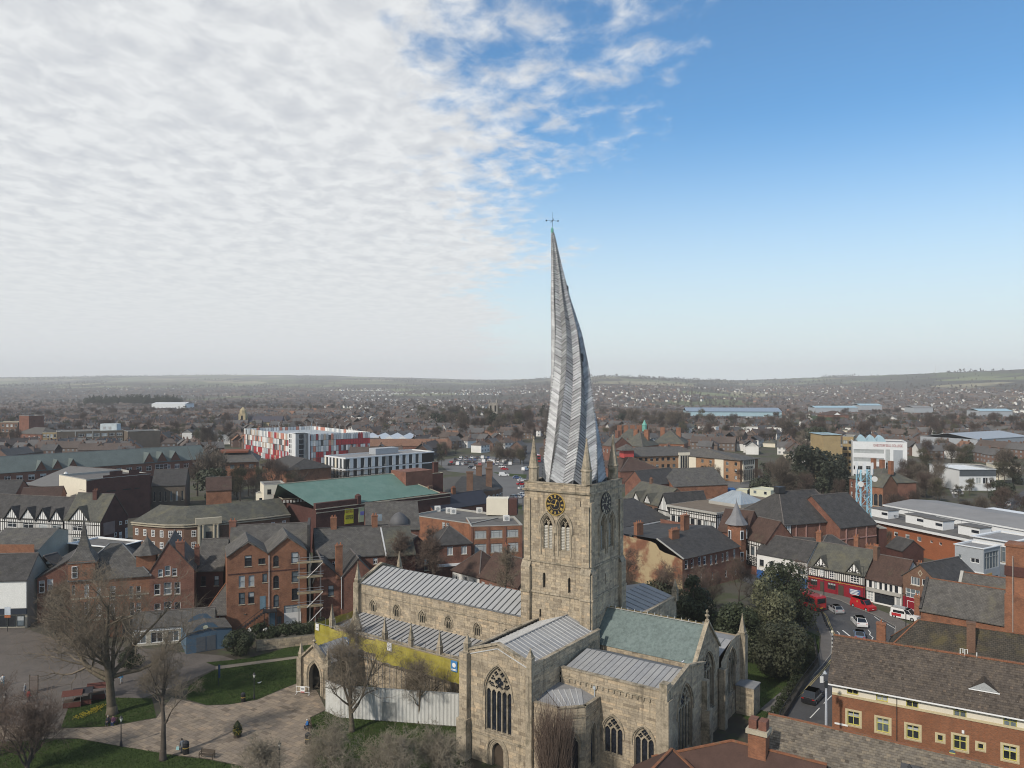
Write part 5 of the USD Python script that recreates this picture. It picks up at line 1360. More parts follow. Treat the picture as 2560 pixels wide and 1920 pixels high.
ft.win("f",ft.L*.36,ft.L*.9,3.5,8.8,"grid",frame=RENDER_C,glass=BLIND)
wr=bpx("cream_roof_rooms","cream rendered rooftop rooms behind the brick stage block",Z2(345,1080),Z2(530,1070),15.5,8,RENDER_C);wr.row("f",12.6,1.5,1.2,2,frame=FRAME_DARK);wr.walls();wr.flat(.3)
wr=bpx("cream_roof_rooms","long low cream roof room reaching under the green roof",Z2(275,1150),Z2(640,1150),12.6,8,RENDER_C);wr.row("f",9.5,1.6,1.2,4,frame=FRAME_DARK);wr.walls();wr.flat(.3)
bt=bpx("brick_corner_block","brick block with pale band at the right end of the green roof",Z2(1750,985),Z2(1892,975),16.5,12,BRICK_DARK);bt.walls();bt.flat(.5,FLAT_ROOF,STONE_TRIM);bt.chimney(bt.L*.7,2,16,20,1.6,1.2,0)
# slate roofed terrace in front of the theatre, with its gables and chimneys
b=bpx("slate_terrace","long slate roofed red brick range with white windows right of the scaffold",Z6(400,258),Z6(905,225),10.2,11,BRICK_RED)
L=b.L;b.wins("f",[(1498,570,1550,660,dict(style="cross")),(1632,560,1695,640,dict(style="cross",glass=BLIND)),(2065,525,2120,608,dict(style="cross"))],A1)
b.gable(5.0,SLATE,ridge=SLATE_DARK);b.walls(b.tops)
for x,y in((540,60),(815,70)):
 u,z=b.uz("f",*Z6(x,y));b.chimney(L*(.26 if x<600 else.82),5.5,13.5,17.6,1.2,.9,2,BRICK_ORANGE)
b=bpx("slate_terrace","slate roofed end bay with white verge line beside dark trees",Z6(870,240),Z6(1065,225),10.0,12,BRICK_DARK);b.gable(4.8,SLATE_GREEN);b.walls(b.tops)
MB().bar((0,-.3,10),(0,6,15.0),.3,.12).build("verge",ROLL,b.root)
v1=bpx("brick_gable_wing","brick gable wing with one dark window behind the scaffold",A1(1250,830),A1(1620,800),8.2,9,BRICK_RED)
v1.wins("f",[(1440,905,1520,1050,dict(style="sash",frame=FRAME_DARK))],A1);v1.gable(3.6,SLATE_DARK,axis="y",asym=v1.L*.25);v1.walls(v1.tops)
v2=bpx("brick_gable_wing","brick gable wing nearest the nave west end",A1(1630,800),A1(2080,760),8.4,9,BRICK_RED);v2.gable(3.4,SLATE_DARK,axis="y");v2.walls(v2.tops);v2.chimney(-.4,1.2,8,14.6,1.3,.9,2,BRICK_ORANGE)
dp=MB();dp.tube([(-.1,-.15,2.5),(-.1,-.15,8.6)],.09,5);dp.build("drainpipe",_mats["pipe_white"],v2.root)
# gabled hall with grey roof and dome behind
b=bpx("grey_roofed_hall","grey roofed hall with skylight and little lead dome before the theatre",A4(255,770),A4(870,745),11.2,12,BRICK_RED);b.gable(5.6,SLATE,over=.3);b.walls(b.tops)
mb=MB();mb.lathe([(2.4,11.5),(2.3,12.8),(1.8,14.0),(.9,14.8),(.1,15.1)],12,(b.L*.62,1.5,0));mb.build("lead_dome",look("dome_lead",(.085,.085,.088),.6),b.root,normals=True)
MB().obox((b.L*.25,2.6,13.75),(.7,0,0),(0,.75,.7),(0,-.04,.05)).build("skylight",GLASS_SKY,b.root)
# red brick office with three wide windows per floor
b=bpx("red_brick_office","flat roofed red brick office with wide pale windows left of the tower",A4(1465,722),A4(2055,705),10.2,13,BRICK_ORANGE)
b.wins("f",[(*r,dict(style="trip2",glass=BLIND,frame=FRAME_GREY))for r in((1505,768,1640,860),(1690,762,1825,850),(1875,755,2008,840),(1505,922,1640,1030),(1690,915,1825,1020),(1885,905,2008,1010))],A4)
b.walls();b.flat(.35,FLAT_ROOF,CONCRETE)
for u in(.0,.32,.645,.96):b.panel("f",b.L*u,b.L*u+.5,0,10.1,BRICK_RED,"pilaster",.15)
b.panel("f",.2,b.L*.45,.2,2.6,NAVY,"shop_front",.2)
c_=bpx("red_brick_wing","long red brick wing with flat felt roof and two white windows",A4(770,590),A4(1460,690),10.0,16,BRICK_ORANGE)
c_.wins("f",[(1130,672,1165,760,dict(style="cross")),(1178,678,1212,765,dict(style="cross"))],A4);c_.walls();c_.flat(.35)
for i,(x,y)in enumerate(((1078,545),(1208,565),(1258,575),(1560,565),(1870,660))):
 p=at_z(*A4(x,y),9.7);ac=thing("air_conditioner","white box air conditioner on the felt roof of the brick office","air conditioner",p,.2,group="air conditioners on the flat felt roof");MB().box(-.8,.8,-.5,.5,0,1.5).build("casing",RENDER_W,ac);MB().ext(Point(0,.8).buffer(.5,6),(0,0,0),(1,0,0),(0,0,1),(0,-1,0),.5,.54).build("fan_grille",FRAME_GREY,ac)
p=at_z(*A4(1765,590),10.0);pr=thing("cream_roof_cabin","cream and brown rooftop cabin on the red brick office","cabin",p,-.1);MB().box(-3,3,0,3.5,0,4.6).build("housing",RENDER_C,pr);MB().box(3,5.4,.2,3.5,0,4.4).build("brick_side",BRICK_DARK,pr)
b=bpx("slate_hip_house","brick house with hipped slate roof and two tall windows by dark trees",A4(1060,925),A4(1465,900),8.0,10,BRICK_RED);b.row("f",5.2,2.0,1.4,2,"case",u0=b.L*.2,glass=BLIND);b.walls();b.hip(3.4,SLATE_DARK,right=True);b.panel("f",.3,b.L*.7,2.6,3.2,WHITE,"fascia",.3)
b=bpx("dark_roof_cottage","small cottage with brown pyramid roof and white wall beside the nave",A4(1250,1205),A4(1560,1290),4.2,9,RENDER_W);b.row("f",1.6,1.6,1.2,3,"case");b.walls();b.hip(4.2,TILE_BROWN)
b=bpx("dark_roof_cottage","brick cottage with plain brown roof left of the tower foot",A4(1560,1290),A4(2010,1420),4.2,9,BRICK_RED);b.row("f",1.4,1.8,1.1,5,"case");b.gable(4.4,TILE_BROWN);b.walls(b.tops);b.chimney(b.L*.3,4.5,6,11.0,1.2,.8,2)
# dark block with gothic windows and the one with brown stone window
b=bpx("dark_gothic_hall","soot dark chapel hall with gable and tall narrow windows among bare trees",Z1(1310,1090),Z1(1600,1080),9.0,16,BRICK_GREY);b.row("f",3.4,3.6,.8,6,"plain",archtop=True,frame=STONE_TRIM);b.gable(5.0,SLATE_DARK);b.walls(b.tops)
b=bpx("stone_windowed_wing","dark brown brick wing with stone framed window behind the nave",A4(640,1060),A4(1040,1010),8.0,10,BRICK_DARK);b.win("f",1.4,2.6,3.4,6.2,"sash",frame=TRIM_BUFF);b.win("f",6,7.2,4,6.6,"sash",frame=TRIM_BUFF);b.gable(3.8,SLATE_DARK,axis="y");b.walls(b.tops)
# blue roofed long shed and curved terrace right of theatre
b=bpx("blue_slate_range","low range with blue black slate roof and brick chimneys by the car park",A4(1040,540),A4(1700,440),7.5,10,BRICK_RED);b.gable(3.4,look("slate_navy",(.028,.03,.04),.6,.15),over=.3);b.walls(b.tops);b.chimney(b.L*.1,5,9,14.4,1.6,1,0,BRICK_BROWN);b.chimney(b.L*.5,5,9,13,1.4,.8,3,BRICK_ORANGE)
cw=thing("round_end_terrace","curved end terrace with dark roof and four tall brick chimneys by the car park","building",(0,0,0))
Pq=[at_z(*A4(x,y),8.0)[:2]for x,y in((1170,360),(1400,345),(1580,330),(1700,315),(1790,295),(1828,275))]
mw,mr=MB(),MB();cen_=at_z(*A4(1450,220),8.0)[:2]
for i in range(len(Pq)-1):
 o,u,v,w,L=frame_of(Pq[i],Pq[i+1]);wall_face(mw,Pq[i],Pq[i+1],sbox(0,0,L,8.2))
 for k in range(2):
  q=MB().ext(sbox(L*(k+.5)/2-.5,4.6,L*(k+.5)/2+.5,6.6),o,u,v,w,.0,.06).build("window",WHITE,cw);MB().ext(sbox(L*(k+.5)/2-.35,4.75,L*(k+.5)/2+.35,6.45),o,u,v,w,.06,.08).build("pane",GLASS,q)
 c0,c1=Pq[i]*.35+(cen_+(Pq[i]-Pq[0])*.25)*.65,Pq[i+1]*.35+(cen_+(Pq[i+1]-Pq[0])*.25)*.65
 mr.quad((*Pq[i],8.2),(*Pq[i+1],8.2),(*c1,12),(*c0,12))
mw.build("wall",BRICK_BROWN,cw);mr.build("roof",SLATE_DARK,cw)
mb=MB();mb.poly([(*Pq[0],8.2),(*(Pq[0]*.35+cen_*.65),12),(*(cen_+(-12,14)),8.2)]);mb.build("back_roof",SLATE_DARK,cw)
for x,y in((1450,265),(1555,175),(1670,215),(1680,130)):
 p=at_z(*A4(x,y),10.5);mb=MB();mb.box(p[0]-1.1,p[0]+1.1,p[1]-.7,p[1]+.7,8.5,15.5);mb.box(p[0]-1.3,p[0]+1.3,p[1]-.9,p[1]+.9,15.5,15.9);mb.build("chimney",BRICK_BROWN,cw)
# big dark roofs behind the trees, left of the red car park
b=bpx("brown_mansard_block","brown brick block with dark mansard roof behind bare trees",Z1(1800,880),Z1(2212,870),9.0,26,BRICK_ORANGE);b.row("f",5.4,2,2,5,"case",frame=FRAME_DARK);b.walls();b.hip(4.0,SLATE,over=1.2,inset=4);MB().box(4,b.L-4,7,20,12.4,13.2).build("roof_top",TILE_RED,b.root)
b=bpx("brown_mansard_block","lower brick wing with broad dark hipped roof by the red car park",Z2(330,900),Z2(540,945),7.0,22,BRICK_ORANGE);b.walls();b.hip(4.0,SLATE_DARK,over=1.0,inset=5)
b=bpx("red_brick_annexe","orange brick gabled house among trees below the mansard block",Z1(1780,1130),Z1(2000,1120),7.5,12,BRICK_ORANGE);b.gable(4.0,TILE_BROWN,axis="x");b.walls(b.tops)
b=bpx("white_striped_works","low works building with white zigzag roofs beyond the white block",Z2(1140,690),Z2(1600,690),7.0,40,BRICK_ORANGE)
b.walls()
for k in range(4):
 x0,x1=b.L*k/4,b.L*(k+1)/4
 MB().ext(Polygon([(x0,7),(x1,7),((x0+x1)/2,9.6)]),(0,0,0),(1,0,0),(0,0,1),(0,1,0),0,40).build("roof",CLAD_WHITE,b.root)
b=bpx("orange_tile_store","long store with low orange brown roof beyond the white block",Z2(1240,745),Z2(1930,740),6.0,22,BRICK_RED);b.gable(3.6,TILE_ORANGE);b.walls(b.tops)
# ------------------------------------------------------------------ right of the tower
# terrace with the peeling gable wall
b=bpx("brick_terrace","long brick terrace with dark slate roof and peeling painted gable wall",A5(860,1130),A5(1600,965),7.6,24,BRICK_RED)
L=b.L
b.wins("f",[(*r,dict(style="sash"))for r in((893,1140,930,1255),(972,1125,1008,1240),(1065,1100,1100,1220),(1135,1090,1168,1200),(1220,1080,1250,1200),(1285,1072,1312,1185),(1370,1055,1395,1160),(1425,1035,1458,1145),(1520,1005,1548,1120))],A5)
b.wins("f",[(*r,dict(style="sash"))for r in((925,1325,950,1420),(1090,1310,1115,1400),(1240,1300,1262,1390),(1415,1270,1440,1360),(1540,1240,1562,1330))],A5)
b.walls({"l":[(0,10.4),(9,10.2),(15,10.1),(16.5,9.8),(17.6,8.6),(19,8.2),(22,7.9),(24,7.4)],"r":[(0,7.6),(9,10.9),(24,10.9)]},mats={"l":PEEL})
MB().quad((-.1,-.4,7.6),(L+.2,-.4,7.6),(L+.2,8,11.4),(-.1,7.2,10.9)).build("roof",SLATE_DARK,b.root);MB().quad((-.1,7.2,10.9),(L+.2,8,11.4),(L+.2,24.2,9.8),(-.1,24.2,10.5)).build("roof",SLATE_DARK,b.root)
MB().bar((0,-.4,7.7),(0,7.2,11.0),.35,.2).build("verge",CONCRETE,b.root)
b.chimney(5.2,6.5,9.6,12.6,2.6,1.0,4,BRICK_ORANGE);b.chimney(1.5,14,9.8,13.6,2.2,1.0,3,BRICK_ORANGE);b.chimney(13.5,10,10.4,14.6,2.0,1.1,3,BRICK_ORANGE)
# turret house at its end
p=at_z(*A5(1560,1120),4.0);t_=thing("turret_house","round brick corner turret with witch hat lead roof beside the terrace","building",(p[0]+.6,p[1]+2,0))
MB().lathe([(2.3,0),(2.3,12.0)],8,(0,0,0),.2).build("wall",BRICK_ORANGE,t_);MB().lathe([(2.8,12.0),(2.6,12.3),(1.4,14.0),(.6,16.0),(.1,17.3),(.04,18.2)],10).build("roof",look("turret_lead",(.16,.16,.165),.6),t_)
for an in(-2.6,-1.3,-.2):
 for z in(3.5,8.6):q=MB().obox((2.35*math.cos(an),2.35*math.sin(an),z+1),(-.45*math.sin(an),.45*math.cos(an),0),(.08*math.cos(an),.08*math.sin(an),0),(0,0,1.1)).build("window",WHITE,t_);MB().obox((2.42*math.cos(an),2.42*math.sin(an),z+1),(-.33*math.sin(an),.33*math.cos(an),0),(.05*math.cos(an),.05*math.sin(an),0),(0,0,.95)).build("pane",GLASS,q)
# brown tiled tudor house right of turret
b=bpx("brown_tiled_tudor_house","brown tiled house with patterned black and white timber front by the turret",A5(1670,850),A5(1945,920),8.4,9,BRICK_RED)
b.row("f",4.6,2.2,1.3,4,"strip",sill=False,frame=FRAME_DARK);b.gable(4.6,TILE_BROWN);b.walls(b.tops);b.timbering("f",.05,b.L-.05,2.2,8.2,.75,rails=(4.2,7.2))
mb=MB();o,u,v,w,LL2=frame_of((0,0),(b.L,0));n=14
for i in range(n):
 for z in(2.3,3.2):mb.ext(Point(b.L*(i+.5)/n,z+.45).buffer(.36,2).difference(Point(b.L*(i+.5)/n,z+.45).buffer(.2,2)),o,u,v,w,.03,.1)
mb.build("quatrefoil_panels",BLACK_PAINT,b.root)
b=bpx("brown_tiled_range","broad brown tiled roof behind the turret, joined to the tudor hall",A5(1320,760),A5(1690,800),9.5,12,BRICK_RED);b.gable(4.6,TILE_BROWN);b.walls(b.tops)
# navy hall
b=bpx("navy_hall","navy painted hall with wide dark pitched roof and white gutter",A5(-60,745),A5(690,605),6.6,19,NAVY)
b.row("f",2.2,2.6,1.4,8,"case",archtop=True);b.gable(4.4,SLATE_DARK,asym=13.5);b.walls(b.tops);b.panel("f",0,b.L,6.2,6.5,WHITE,"gutter",.4)
# black and white hall with the glass pyramid
b=bpx("tudor_hall","large flat roofed black and white hall with glass pyramid rooflight",A5(700,445),A5(1300,545),10.6,34,RENDER_W)
L=b.L
for k in range(7):b.win("f",L*(k+.22)/7,L*(k+.78)/7,3.8,8.2,"strip",frame=BLACK_PAINT,sill=False)
b.win("f",.6,5.0,.2,2.9,"plain",frame=BLACK_PAINT,glass=VOID,sill=False)
b.walls();b.timbering("f",.05,L-.05,2.9,10.4,.62,rails=(3.7,8.4,9.6));b.timbering("r",.05,14,2.9,10.4,.8,rails=(9.6,))
MB().box(-.7,L+.7,-.7,34.5,10.5,11.1).build("roof_edge",CONCRETE,b.root);MB().quad((-.4,-.4,11.13),(L+.4,-.4,11.13),(L+.4,34.2,11.13),(-.4,34.2,11.13)).build("roof",FLAT_BROWN,b.root)
mb=MB();x0,x1,y0,y1=L*.30,L*.98,11,22;zc=12.0
mb.box(x0,x1,y0,y1,11.1,zc);py=mb.build("rooflight",CONCRETE,b.root)
P,Q=((x0+x1)/2-1.5,(y0+y1)/2,15.0),((x0+x1)/2+1.5,(y0+y1)/2,15.0)
gl=look("rooflight_glass",(.26,.30,.33),.25,.12,spec=.5);c4=[(x0,y0,zc),(x1,y0,zc),(x1,y1,zc),(x0,y1,zc)]
MB().quad(c4[0],c4[1],Q,P).build("glass_slope",gl,py);MB().poly([c4[1],c4[2],Q]).build("glass_slope",gl,py);MB().quad(c4[2],c4[3],P,Q).build("glass_slope",gl,py);MB().poly([c4[3],c4[0],P]).build("glass_slope",gl,py)
mb=MB()
for i in range(1,9):mb.bar(np.array(c4[0])+(np.array(c4[1])-c4[0])*i/9,np.array(P)+(np.array(Q)-P)*i/9,.1,.1)
for i in range(1,7):mb.bar(np.array(c4[1])+(np.array(c4[2])-c4[1])*i/7,np.array(Q)+(0,0,.03),.1,.1)
mb.build("glazing_bars",FRAME_GREY,py)
g_=bpx("tudor_gable_house","dark gabled timber house joined to the left end of the tudor hall",A5(548,480),A5(700,520),8.5,14,RENDER_W)
g_.gable(5.0,SLATE_DARK,axis="y",over=.5);g_.walls(g_.tops);g_.timbering("f",.05,g_.L-.05,.3,8.4,.6,rails=(5,7));g_.dormer_gable(g_.L/2,g_.L*.98,8.5,4.9,3,SLATE_DARK,over=.3)
# band-fronted brick building
b=bpx("banded_brick_building","flat roofed red brick building with black and white striped upper band",A5(1460,515),A5(2080,575),9.6,26,BRICK_RED)
b.walls();b.timbering("f",.05,b.L-.05,7.4,9.5,.62);b.flat(.3,FLAT_BROWN,CONCRETE,over=.3)
# theatre with two dark roofs
b=bpx("dark_roofed_theatre","big brick hall with dark hipped roof and small vent on ridge",Z4(705,1028),Z4(1052,1000),12.0,18,BRICK_RED)
b.walls();b.hip(6.4,SLATE_DARK,over=.5,inset=6,right=False);L=b.L
MB().poly([(L+.1,-.4,11.9),(L+.1,18.4,11.9),(L+.1,9,18.4)]).build("gable_wall",BRICK_RED,b.root)
for u in(.2,.38,.62,.84):b.panel("f",L*u,L*u+.28,0,11.6,look("pink_pipe",(.33,.19,.16),.8),"painted_pipe",.2)
b.timbering("l",.1,17.9,8.6,11.9,.7);b.timbering("f",.05,L*.12,9,11.9,.6)
MB().box(L*.3,L*.42,8,10,18,19.6).build("vent_box",IRON,b.root)
b=bpx("dark_roofed_theatre","brick hall with dark gabled roof and pink pipes beside the white retail shed",Z4(1056,1055),Z4(1285,1030),10.8,18,BRICK_RED)
b.gable(6.6,SLATE_DARK,over=.3);b.walls(b.tops);L=b.L
for u in(.15,.42,.7):b.panel("f",L*u,L*u+.28,0,10.4,_mats["pink_pipe"],"painted_pipe",.2)
b.panel("f",0,L,7.8,8.05,_mats["pink_pipe"],"painted_pipe",.15)
b=bpx("flat_brick_annexe","flat roofed brick annexe with two small white windows before the theatre",A6(20,60),A6(620,60),8.8,9,BRICK_RED)
b.wins("f",[(420,135,475,205,dict(style="grid2")),(520,122,553,190,dict(style="grid2"))],A6);b.walls();b.flat(.3,FLAT_BROWN)
b=bpx("dark_brick_lean_to","tall plain brick projection at the right end of the theatre",A6(1545,110),A6(1640,110),9.5,8,BRICK_DARK);b.walls();b.flat(.4)
# low slate roofs behind the pub
b=bpx("slate_back_house","slate roofed house with one white window behind the red fronted pub",A6(750,400),A6(1250,395),6.6,8,BRICK_RED);b.row("f",4.4,1.5,1,1,u0=b.L*.85);b.hip(3.0,SLATE_DARK);b.walls()
b=bpx("slate_back_house","low slate roof wing behind the white corner building",A6(420,380),A6(700,400),6.4,7,BRICK_RED);b.gable(2.2,SLATE_DARK);b.walls(b.tops)
b=bpx("slate_back_house","lean to with slate roof against the tall brick projection",A6(1640,340),A6(1850,400),5.6,6,BRICK_DARK);b.gable(2.2,SLATE_DARK);b.walls(b.tops)
b=bpx("flat_pub_extension","grey flat roofed extension behind the white shop with chimneys",A6(1250,480),A6(1500,500),5.8,9,BRICK_DARK);b.walls();b.flat(.2,look("felt_blue",(.09,.10,.115),.8));b.chimney(b.L*.75,1.5,5,8.6,2.2,.8,3,BRICK_ORANGE)
# the pub and its neighbours along the street
FA,FB,FC,FD=np.array([66.3,175.3]),np.array([74.8,165.3]),np.array([79.5,159.2]),np.array([83.4,152.5])
b=bxy("pub","timbered pub with maroon ground floor and blue banner",FA,FB,5.5,9.5,MAROON)
L=b.L
b.wins("f",[(650,612,712,690,dict(style="grid")),(768,640,835,720,dict(style="grid")),(897,665,970,750,dict(style="grid")),(1170,722,1280,812,dict(style="grid")),(655,765,742,845,dict(style="trip",frame=TIMBER)),(875,815,978,900,dict(style="trip",frame=TIMBER))],A6,sill=False)
b.walls({"l":[(0,5.5),(4.7,9.9),(9.5,5.5)],"r":[(0,5.5),(4.7,9.9),(9.5,5.5)]},mats={"l":BRICK_RED,"r":BRICK_RED});b.gable(4.4,SLATE_GREEN,over=.35)
b.timbering("f",.02,L-.02,3.2,5.4,.42,rails=(4.9,))
for x in(790,1220):
 u,_=b.uz("f",*A6(x,640));gd=b.dormer_gable(u,3.4,5.4,2.3,4.2,SLATE_GREEN,over=.25)
 mb=MB()
 for q in(-.8,-.4,.4,.8):mb.bar((u,-.12,5.5),(u+q*1.4,-.12,6.9-abs(q)*.9),.12,.1)
 mb.build("fan_struts",BLACK_PAINT,gd)
for x0,x1 in((780,830),(1015,1085)):
 u0,zt=b.uz("f",*A6(x0,800 if x0<900 else 855));u1,_=b.uz("f",*A6(x1,900));b.panel("f",u0,u1,.1,2.3,TIMBER,"door",.05)
b.panel("f",.05,L-.05,2.75,2.85,GOLD,"gilt_line",.08)
u0,zt=b.uz("f",*A6(1160,885));u1,zb=b.uz("f",*A6(1300,975));bn=b.panel("f",u0,u1,zb,zt,look("banner_blue",(.07,.11,.22),.6),"banner",.06)
o,u,v,w,_=frame_of((0,0),(L,0))
for i in range(4):MB().ext(sbox(u0+.2,zt-.25-i*.3,u1-(.3 if i%2 else.6),zt-.12-i*.3),o,u,v,w,.062,.075).build("banner_lettering",WHITE,bn)
u0,_=b.uz("f",*A6(1035,800));MB().ext(Point(u0,3.0).buffer(.32,6).difference(Point(u0,3).buffer(.24,6)),o,u,v,w,.03,.1).build("round_sign",GOLD,b.root)
b.chimney(L*.02,5,8.5,12.2,1.2,.8,2,BRICK_ORANGE);b.chimney(L*.66,5.6,9.2,12.4,1.0,.8,2,BRICK_ORANGE)
b=bxy("white_shop","white rendered shop with row of six dark windows and empty glazed shopfront",FB+(.15,-.2),FC,5.0,9.5,RENDER_W)
b.wins("f",[(*r,dict(style="plain",frame=FRAME_DARK,sill=True))for r in((1412,780,1450,872),(1480,798,1516,888),(1545,812,1580,902),(1612,828,1648,916),(1677,842,1715,930),(1745,856,1788,945))],A6)
L=b.L;b.win("f",.3,1.5,.2,2.3,"grid2");b.win("f",1.8,L-1.4,.3,2.3,"strip",frame=FRAME_DARK,sill=False);b.win("f",L-1.2,L-.2,.2,2.3,"plain",glass=FRAME_GREY,sill=False)
b.gable(4.2,TILE_BROWN,over=.3);b.walls(b.tops);b.panel("f",.05,L-.05,2.45,3.15,CONCRETE,"fascia",.3);b.chimney(.2,4,7.4,11.2,.9,1.2,3,BRICK_BROWN)
b=bxy("brick_gable_shop","brown brick gable fronted shop with diamond panel under the apex",FC+(.15,-.2),FD,7.0,13,BRICK_BROWN)
b.wins("f",[(303,802,392,880,dict(style="trip")),(415,828,506,890,dict(style="trip")),(252,920,395,1050,dict(style="grid",glass=GLASS_SKY))],B1)
b.gable(2.9,SLATE_DARK,axis="y",over=.35);b.walls(b.tops);L=b.L
o,u,v,w,_=frame_of((0,0),(L,0));MB().ext(Polygon([(L/2-.5,8.2),(L/2,7.5),(L/2+.5,8.2),(L/2,8.9)]).difference(Polygon([(L/2-.32,8.2),(L/2,7.75),(L/2+.32,8.2),(L/2,8.65)])),o,u,v,w,.003,.05).build("diamond_panel",STONE_TRIM,b.root)
b.panel("f",.1,L-.1,.1,2.9,MAROON,"shop_front",.1);b.win("f",1,3,.5,2.2,"plain",cut=False,sill=False);b.chimney(1.2,4,7.6,9.4,1,.7,2)
b=bpx("white_corner_building","white rendered building with slate roof hidden partly by evergreen trees",A6(-40,420),A6(610,540),6.2,9,RENDER_W);b.row("f",3.2,1.5,1.1,5,frame=FRAME_DARK);b.gable(3.6,SLATE_DARK);b.walls(b.tops);b.panel("f",0,b.L,.1,2.2,look("shop_blue",(.03,.09,.25),.5),"shop_front",.1)
# white retail shed
b=bpx("white_retail_shed","long low retail shed with orange brick wall white fascia and grey roof",B2(790,222),B2(1725,415),7.0,20,ORANGE_WALL)
L=b.L
for x0,y0,x1,y1 in((1015,330,1050,370),(1120,352,1156,394),(1230,376,1265,418),(1350,410,1370,433),(1432,428,1455,453)):b.wins("f",[(x0,y0,x1,y1)],B2,style="plain",sill=False)
b.walls();MB().box(-.8,L+.5,-1.0,20,6.9,7.5).build("fascia",CLAD_WHITE,b.root);MB().quad((-.6,-.8,7.54),(L+.3,-.8,7.54),(L+.3,20,8.4),(-.6,20,8.4)).build("roof",FLAT_ROOF,b.root)
mb=MB();mb.bar((2,5,8.7),(L*.5,5,8.7),.12);mb.bar((2,5,8.4),(L*.5,5,8.4),.1);mb.build("roof_rail",IRON,b.root)
for i,(x,y)in enumerate(((930,165),(1255,225),(1425,265),(1755,330))):
 p=at_z(*B2(x,y+20),8.0);q=thing("roof_plant_box",["white roof plant box at the far end of the retail shed roof","white roof plant box beside the roof rail of the retail shed","white plant box third along the retail shed roof","white plant box nearest the grey cube block"][i],"plant box",p,b.rot,group="plant boxes on the retail shed roof");MB().box(-3,3,-2,2,-.3,2.0).build("box",CLAD_WHITE,q);MB().box(-3.2,3.2,-2.2,2.2,2.0,2.2).build("lid",FLAT_ROOF,q);MB().box(.8,2.8,-2.06,-2,.7,1.4).build("window",GLASS,q)
b2=bpx("white_clad_hall","tall white clad hall with grey sheet roof behind the retail shed",B2(925,82),B2(2400,345),9.8,22,CLAD_WHITE)
b2.walls();MB().box(-.3,b2.L,-.35,0,9.5,9.9).build("gutter",CLAD_WHITE,b2.root);MB().quad((-.3,-.3,9.92),(b2.L,-.3,9.92),(b2.L,11,10.9),(-.3,11,10.9)).build("roof",FLAT_GREY,b2.root);MB().quad((-.3,11,10.9),(b2.L,11,10.9),(b2.L,22,9.9),(-.3,22,9.9)).build("roof",FLAT_GREY,b2.root)
for k in range(1,5):b2.panel("f",b2.L*k/5.6,b2.L*k/5.6+.12,0,9.5,CLAD_GREY,"joint",.03)
MB().box(b2.L*.3,b2.L,22.2,27,0,9.2).build("rear_wall",ORANGE_WALL,b2.root);MB().box(b2.L*.3,b2.L,22,27.3,9.2,9.6).build("rear_coping",CLAD_WHITE,b2.root)
b=bpx("grey_cube_block","pale grey clad flat roofed block with glazed corner over red and yellow walls",B2(1575,445),B2(1840,490),10.5,7,CLAD_GREY)
L=b.L
b.win("f",L*.1,L*.24,7.6,8.5,"plain",sill=False);b.win("f",L*.55,L*.85,7.2,8.2,"case",sill=False);b.win("f",L*.82,L*.92,2.6,4.2,"plain",sill=False)
b.win("r",.4,6.4,5.9,9.6,"strip",frame=FRAME_GREY,sill=False,glass=GLASS_SKY);b.win("r",3.6,6.4,1,4.2,"strip",frame=FRAME_GREY,sill=False)
b.walls();b.flat(.25,FLAT_GREY,CLAD_WHITE,over=.15);b.panel("f",0,L,.1,5.0,BRICK_RED,"brick_base",.12);b.panel("r",0,3.4,.1,5.0,look("yellow_ochre_wall",(.42,.25,.07),.7),"ochre_base",.12);b.panel("f",-.2,L+.2,5.0,5.35,CLAD_WHITE,"white_band",.25)
b=bpx("glazed_rear_block","grey roofed glazed block behind the grey cube by the right frame edge",B2(1745,372),B2(2090,428),10.2,12,CLAD_WHITE);b.row("f",5.5,3.4,2.4,4,"strip",frame=FRAME_GREY);b.walls();b.flat(.2,FLAT_GREY,CLAD_WHITE,over=.5)
b=bxy("brick_terrace_end","red brick block at the right frame edge behind the tall chimney",(113.5,150.0),(128,146),9.0,10,BRICK_RED);b.row("f",5.5,2,1.2,4);b.walls();b.flat(.3)
# slate hall with the huge chimney
a=np.array([72.2,137.8]);rt=math.radians(-43)
b=Bld("slate_roofed_school","red brick hall with weathered slate roof tall white windows and huge chimney stack",a,rt,13.0,8.5,6.2,BRICK_ORANGE)
b.wins("f",[(443,1258,525,1380,dict(style="cross")),(657,1308,745,1440,dict(style="cross")),(890,1365,978,1505,dict(style="cross")),(1105,1410,1165,1545,dict(style="cross"))],B1,glass=BLIND)
b.gable(4.6,SLATE,over=.3,ridge=RIDGE_TILE);b.walls(b.tops);L=b.L
MB().bar((0,-.3,6.4),(0,4.25,11.1),.5,.35).build("verge_wall",SLATE_DARK,b.root)
mb=MB();mb.box(L,L+3.2,-1.4,3.4,0,11.6);mb.box(L+.1,L+3.0,-1.0,2.4,11.6,19.4);mb.box(L-.05,L+3.15,-1.15,2.55,19.4,19.8);ch=mb.build("chimney_stack",BRICK_ORANGE,b.root)
MB().box(L-.06,L+3.16,-1.16,2.56,14.6,16.2).build("soot_band",BRICK_DARK,ch);MB().tube([(L+1.2,-1.5,1),(L+1.2,-1.5,18)],.06,5).build("lightning_conductor",CONCRETE,ch)
b.chimney(-.6,.3,5,8.4,.9,.7,2,BRICK_ORANGE)
b2=Bld("slate_roofed_school","right hand brick range beyond the huge chimney stack at the frame edge",b.pts(L+3.2,-.6)[:2],rt-.1,14,9,11.0,BRICK_ORANGE);b2.win("f",2.5,4.6,1.5,6.5,"grid",archtop=True);b2.gable(3.5,SLATE);b2.walls(b2.tops)
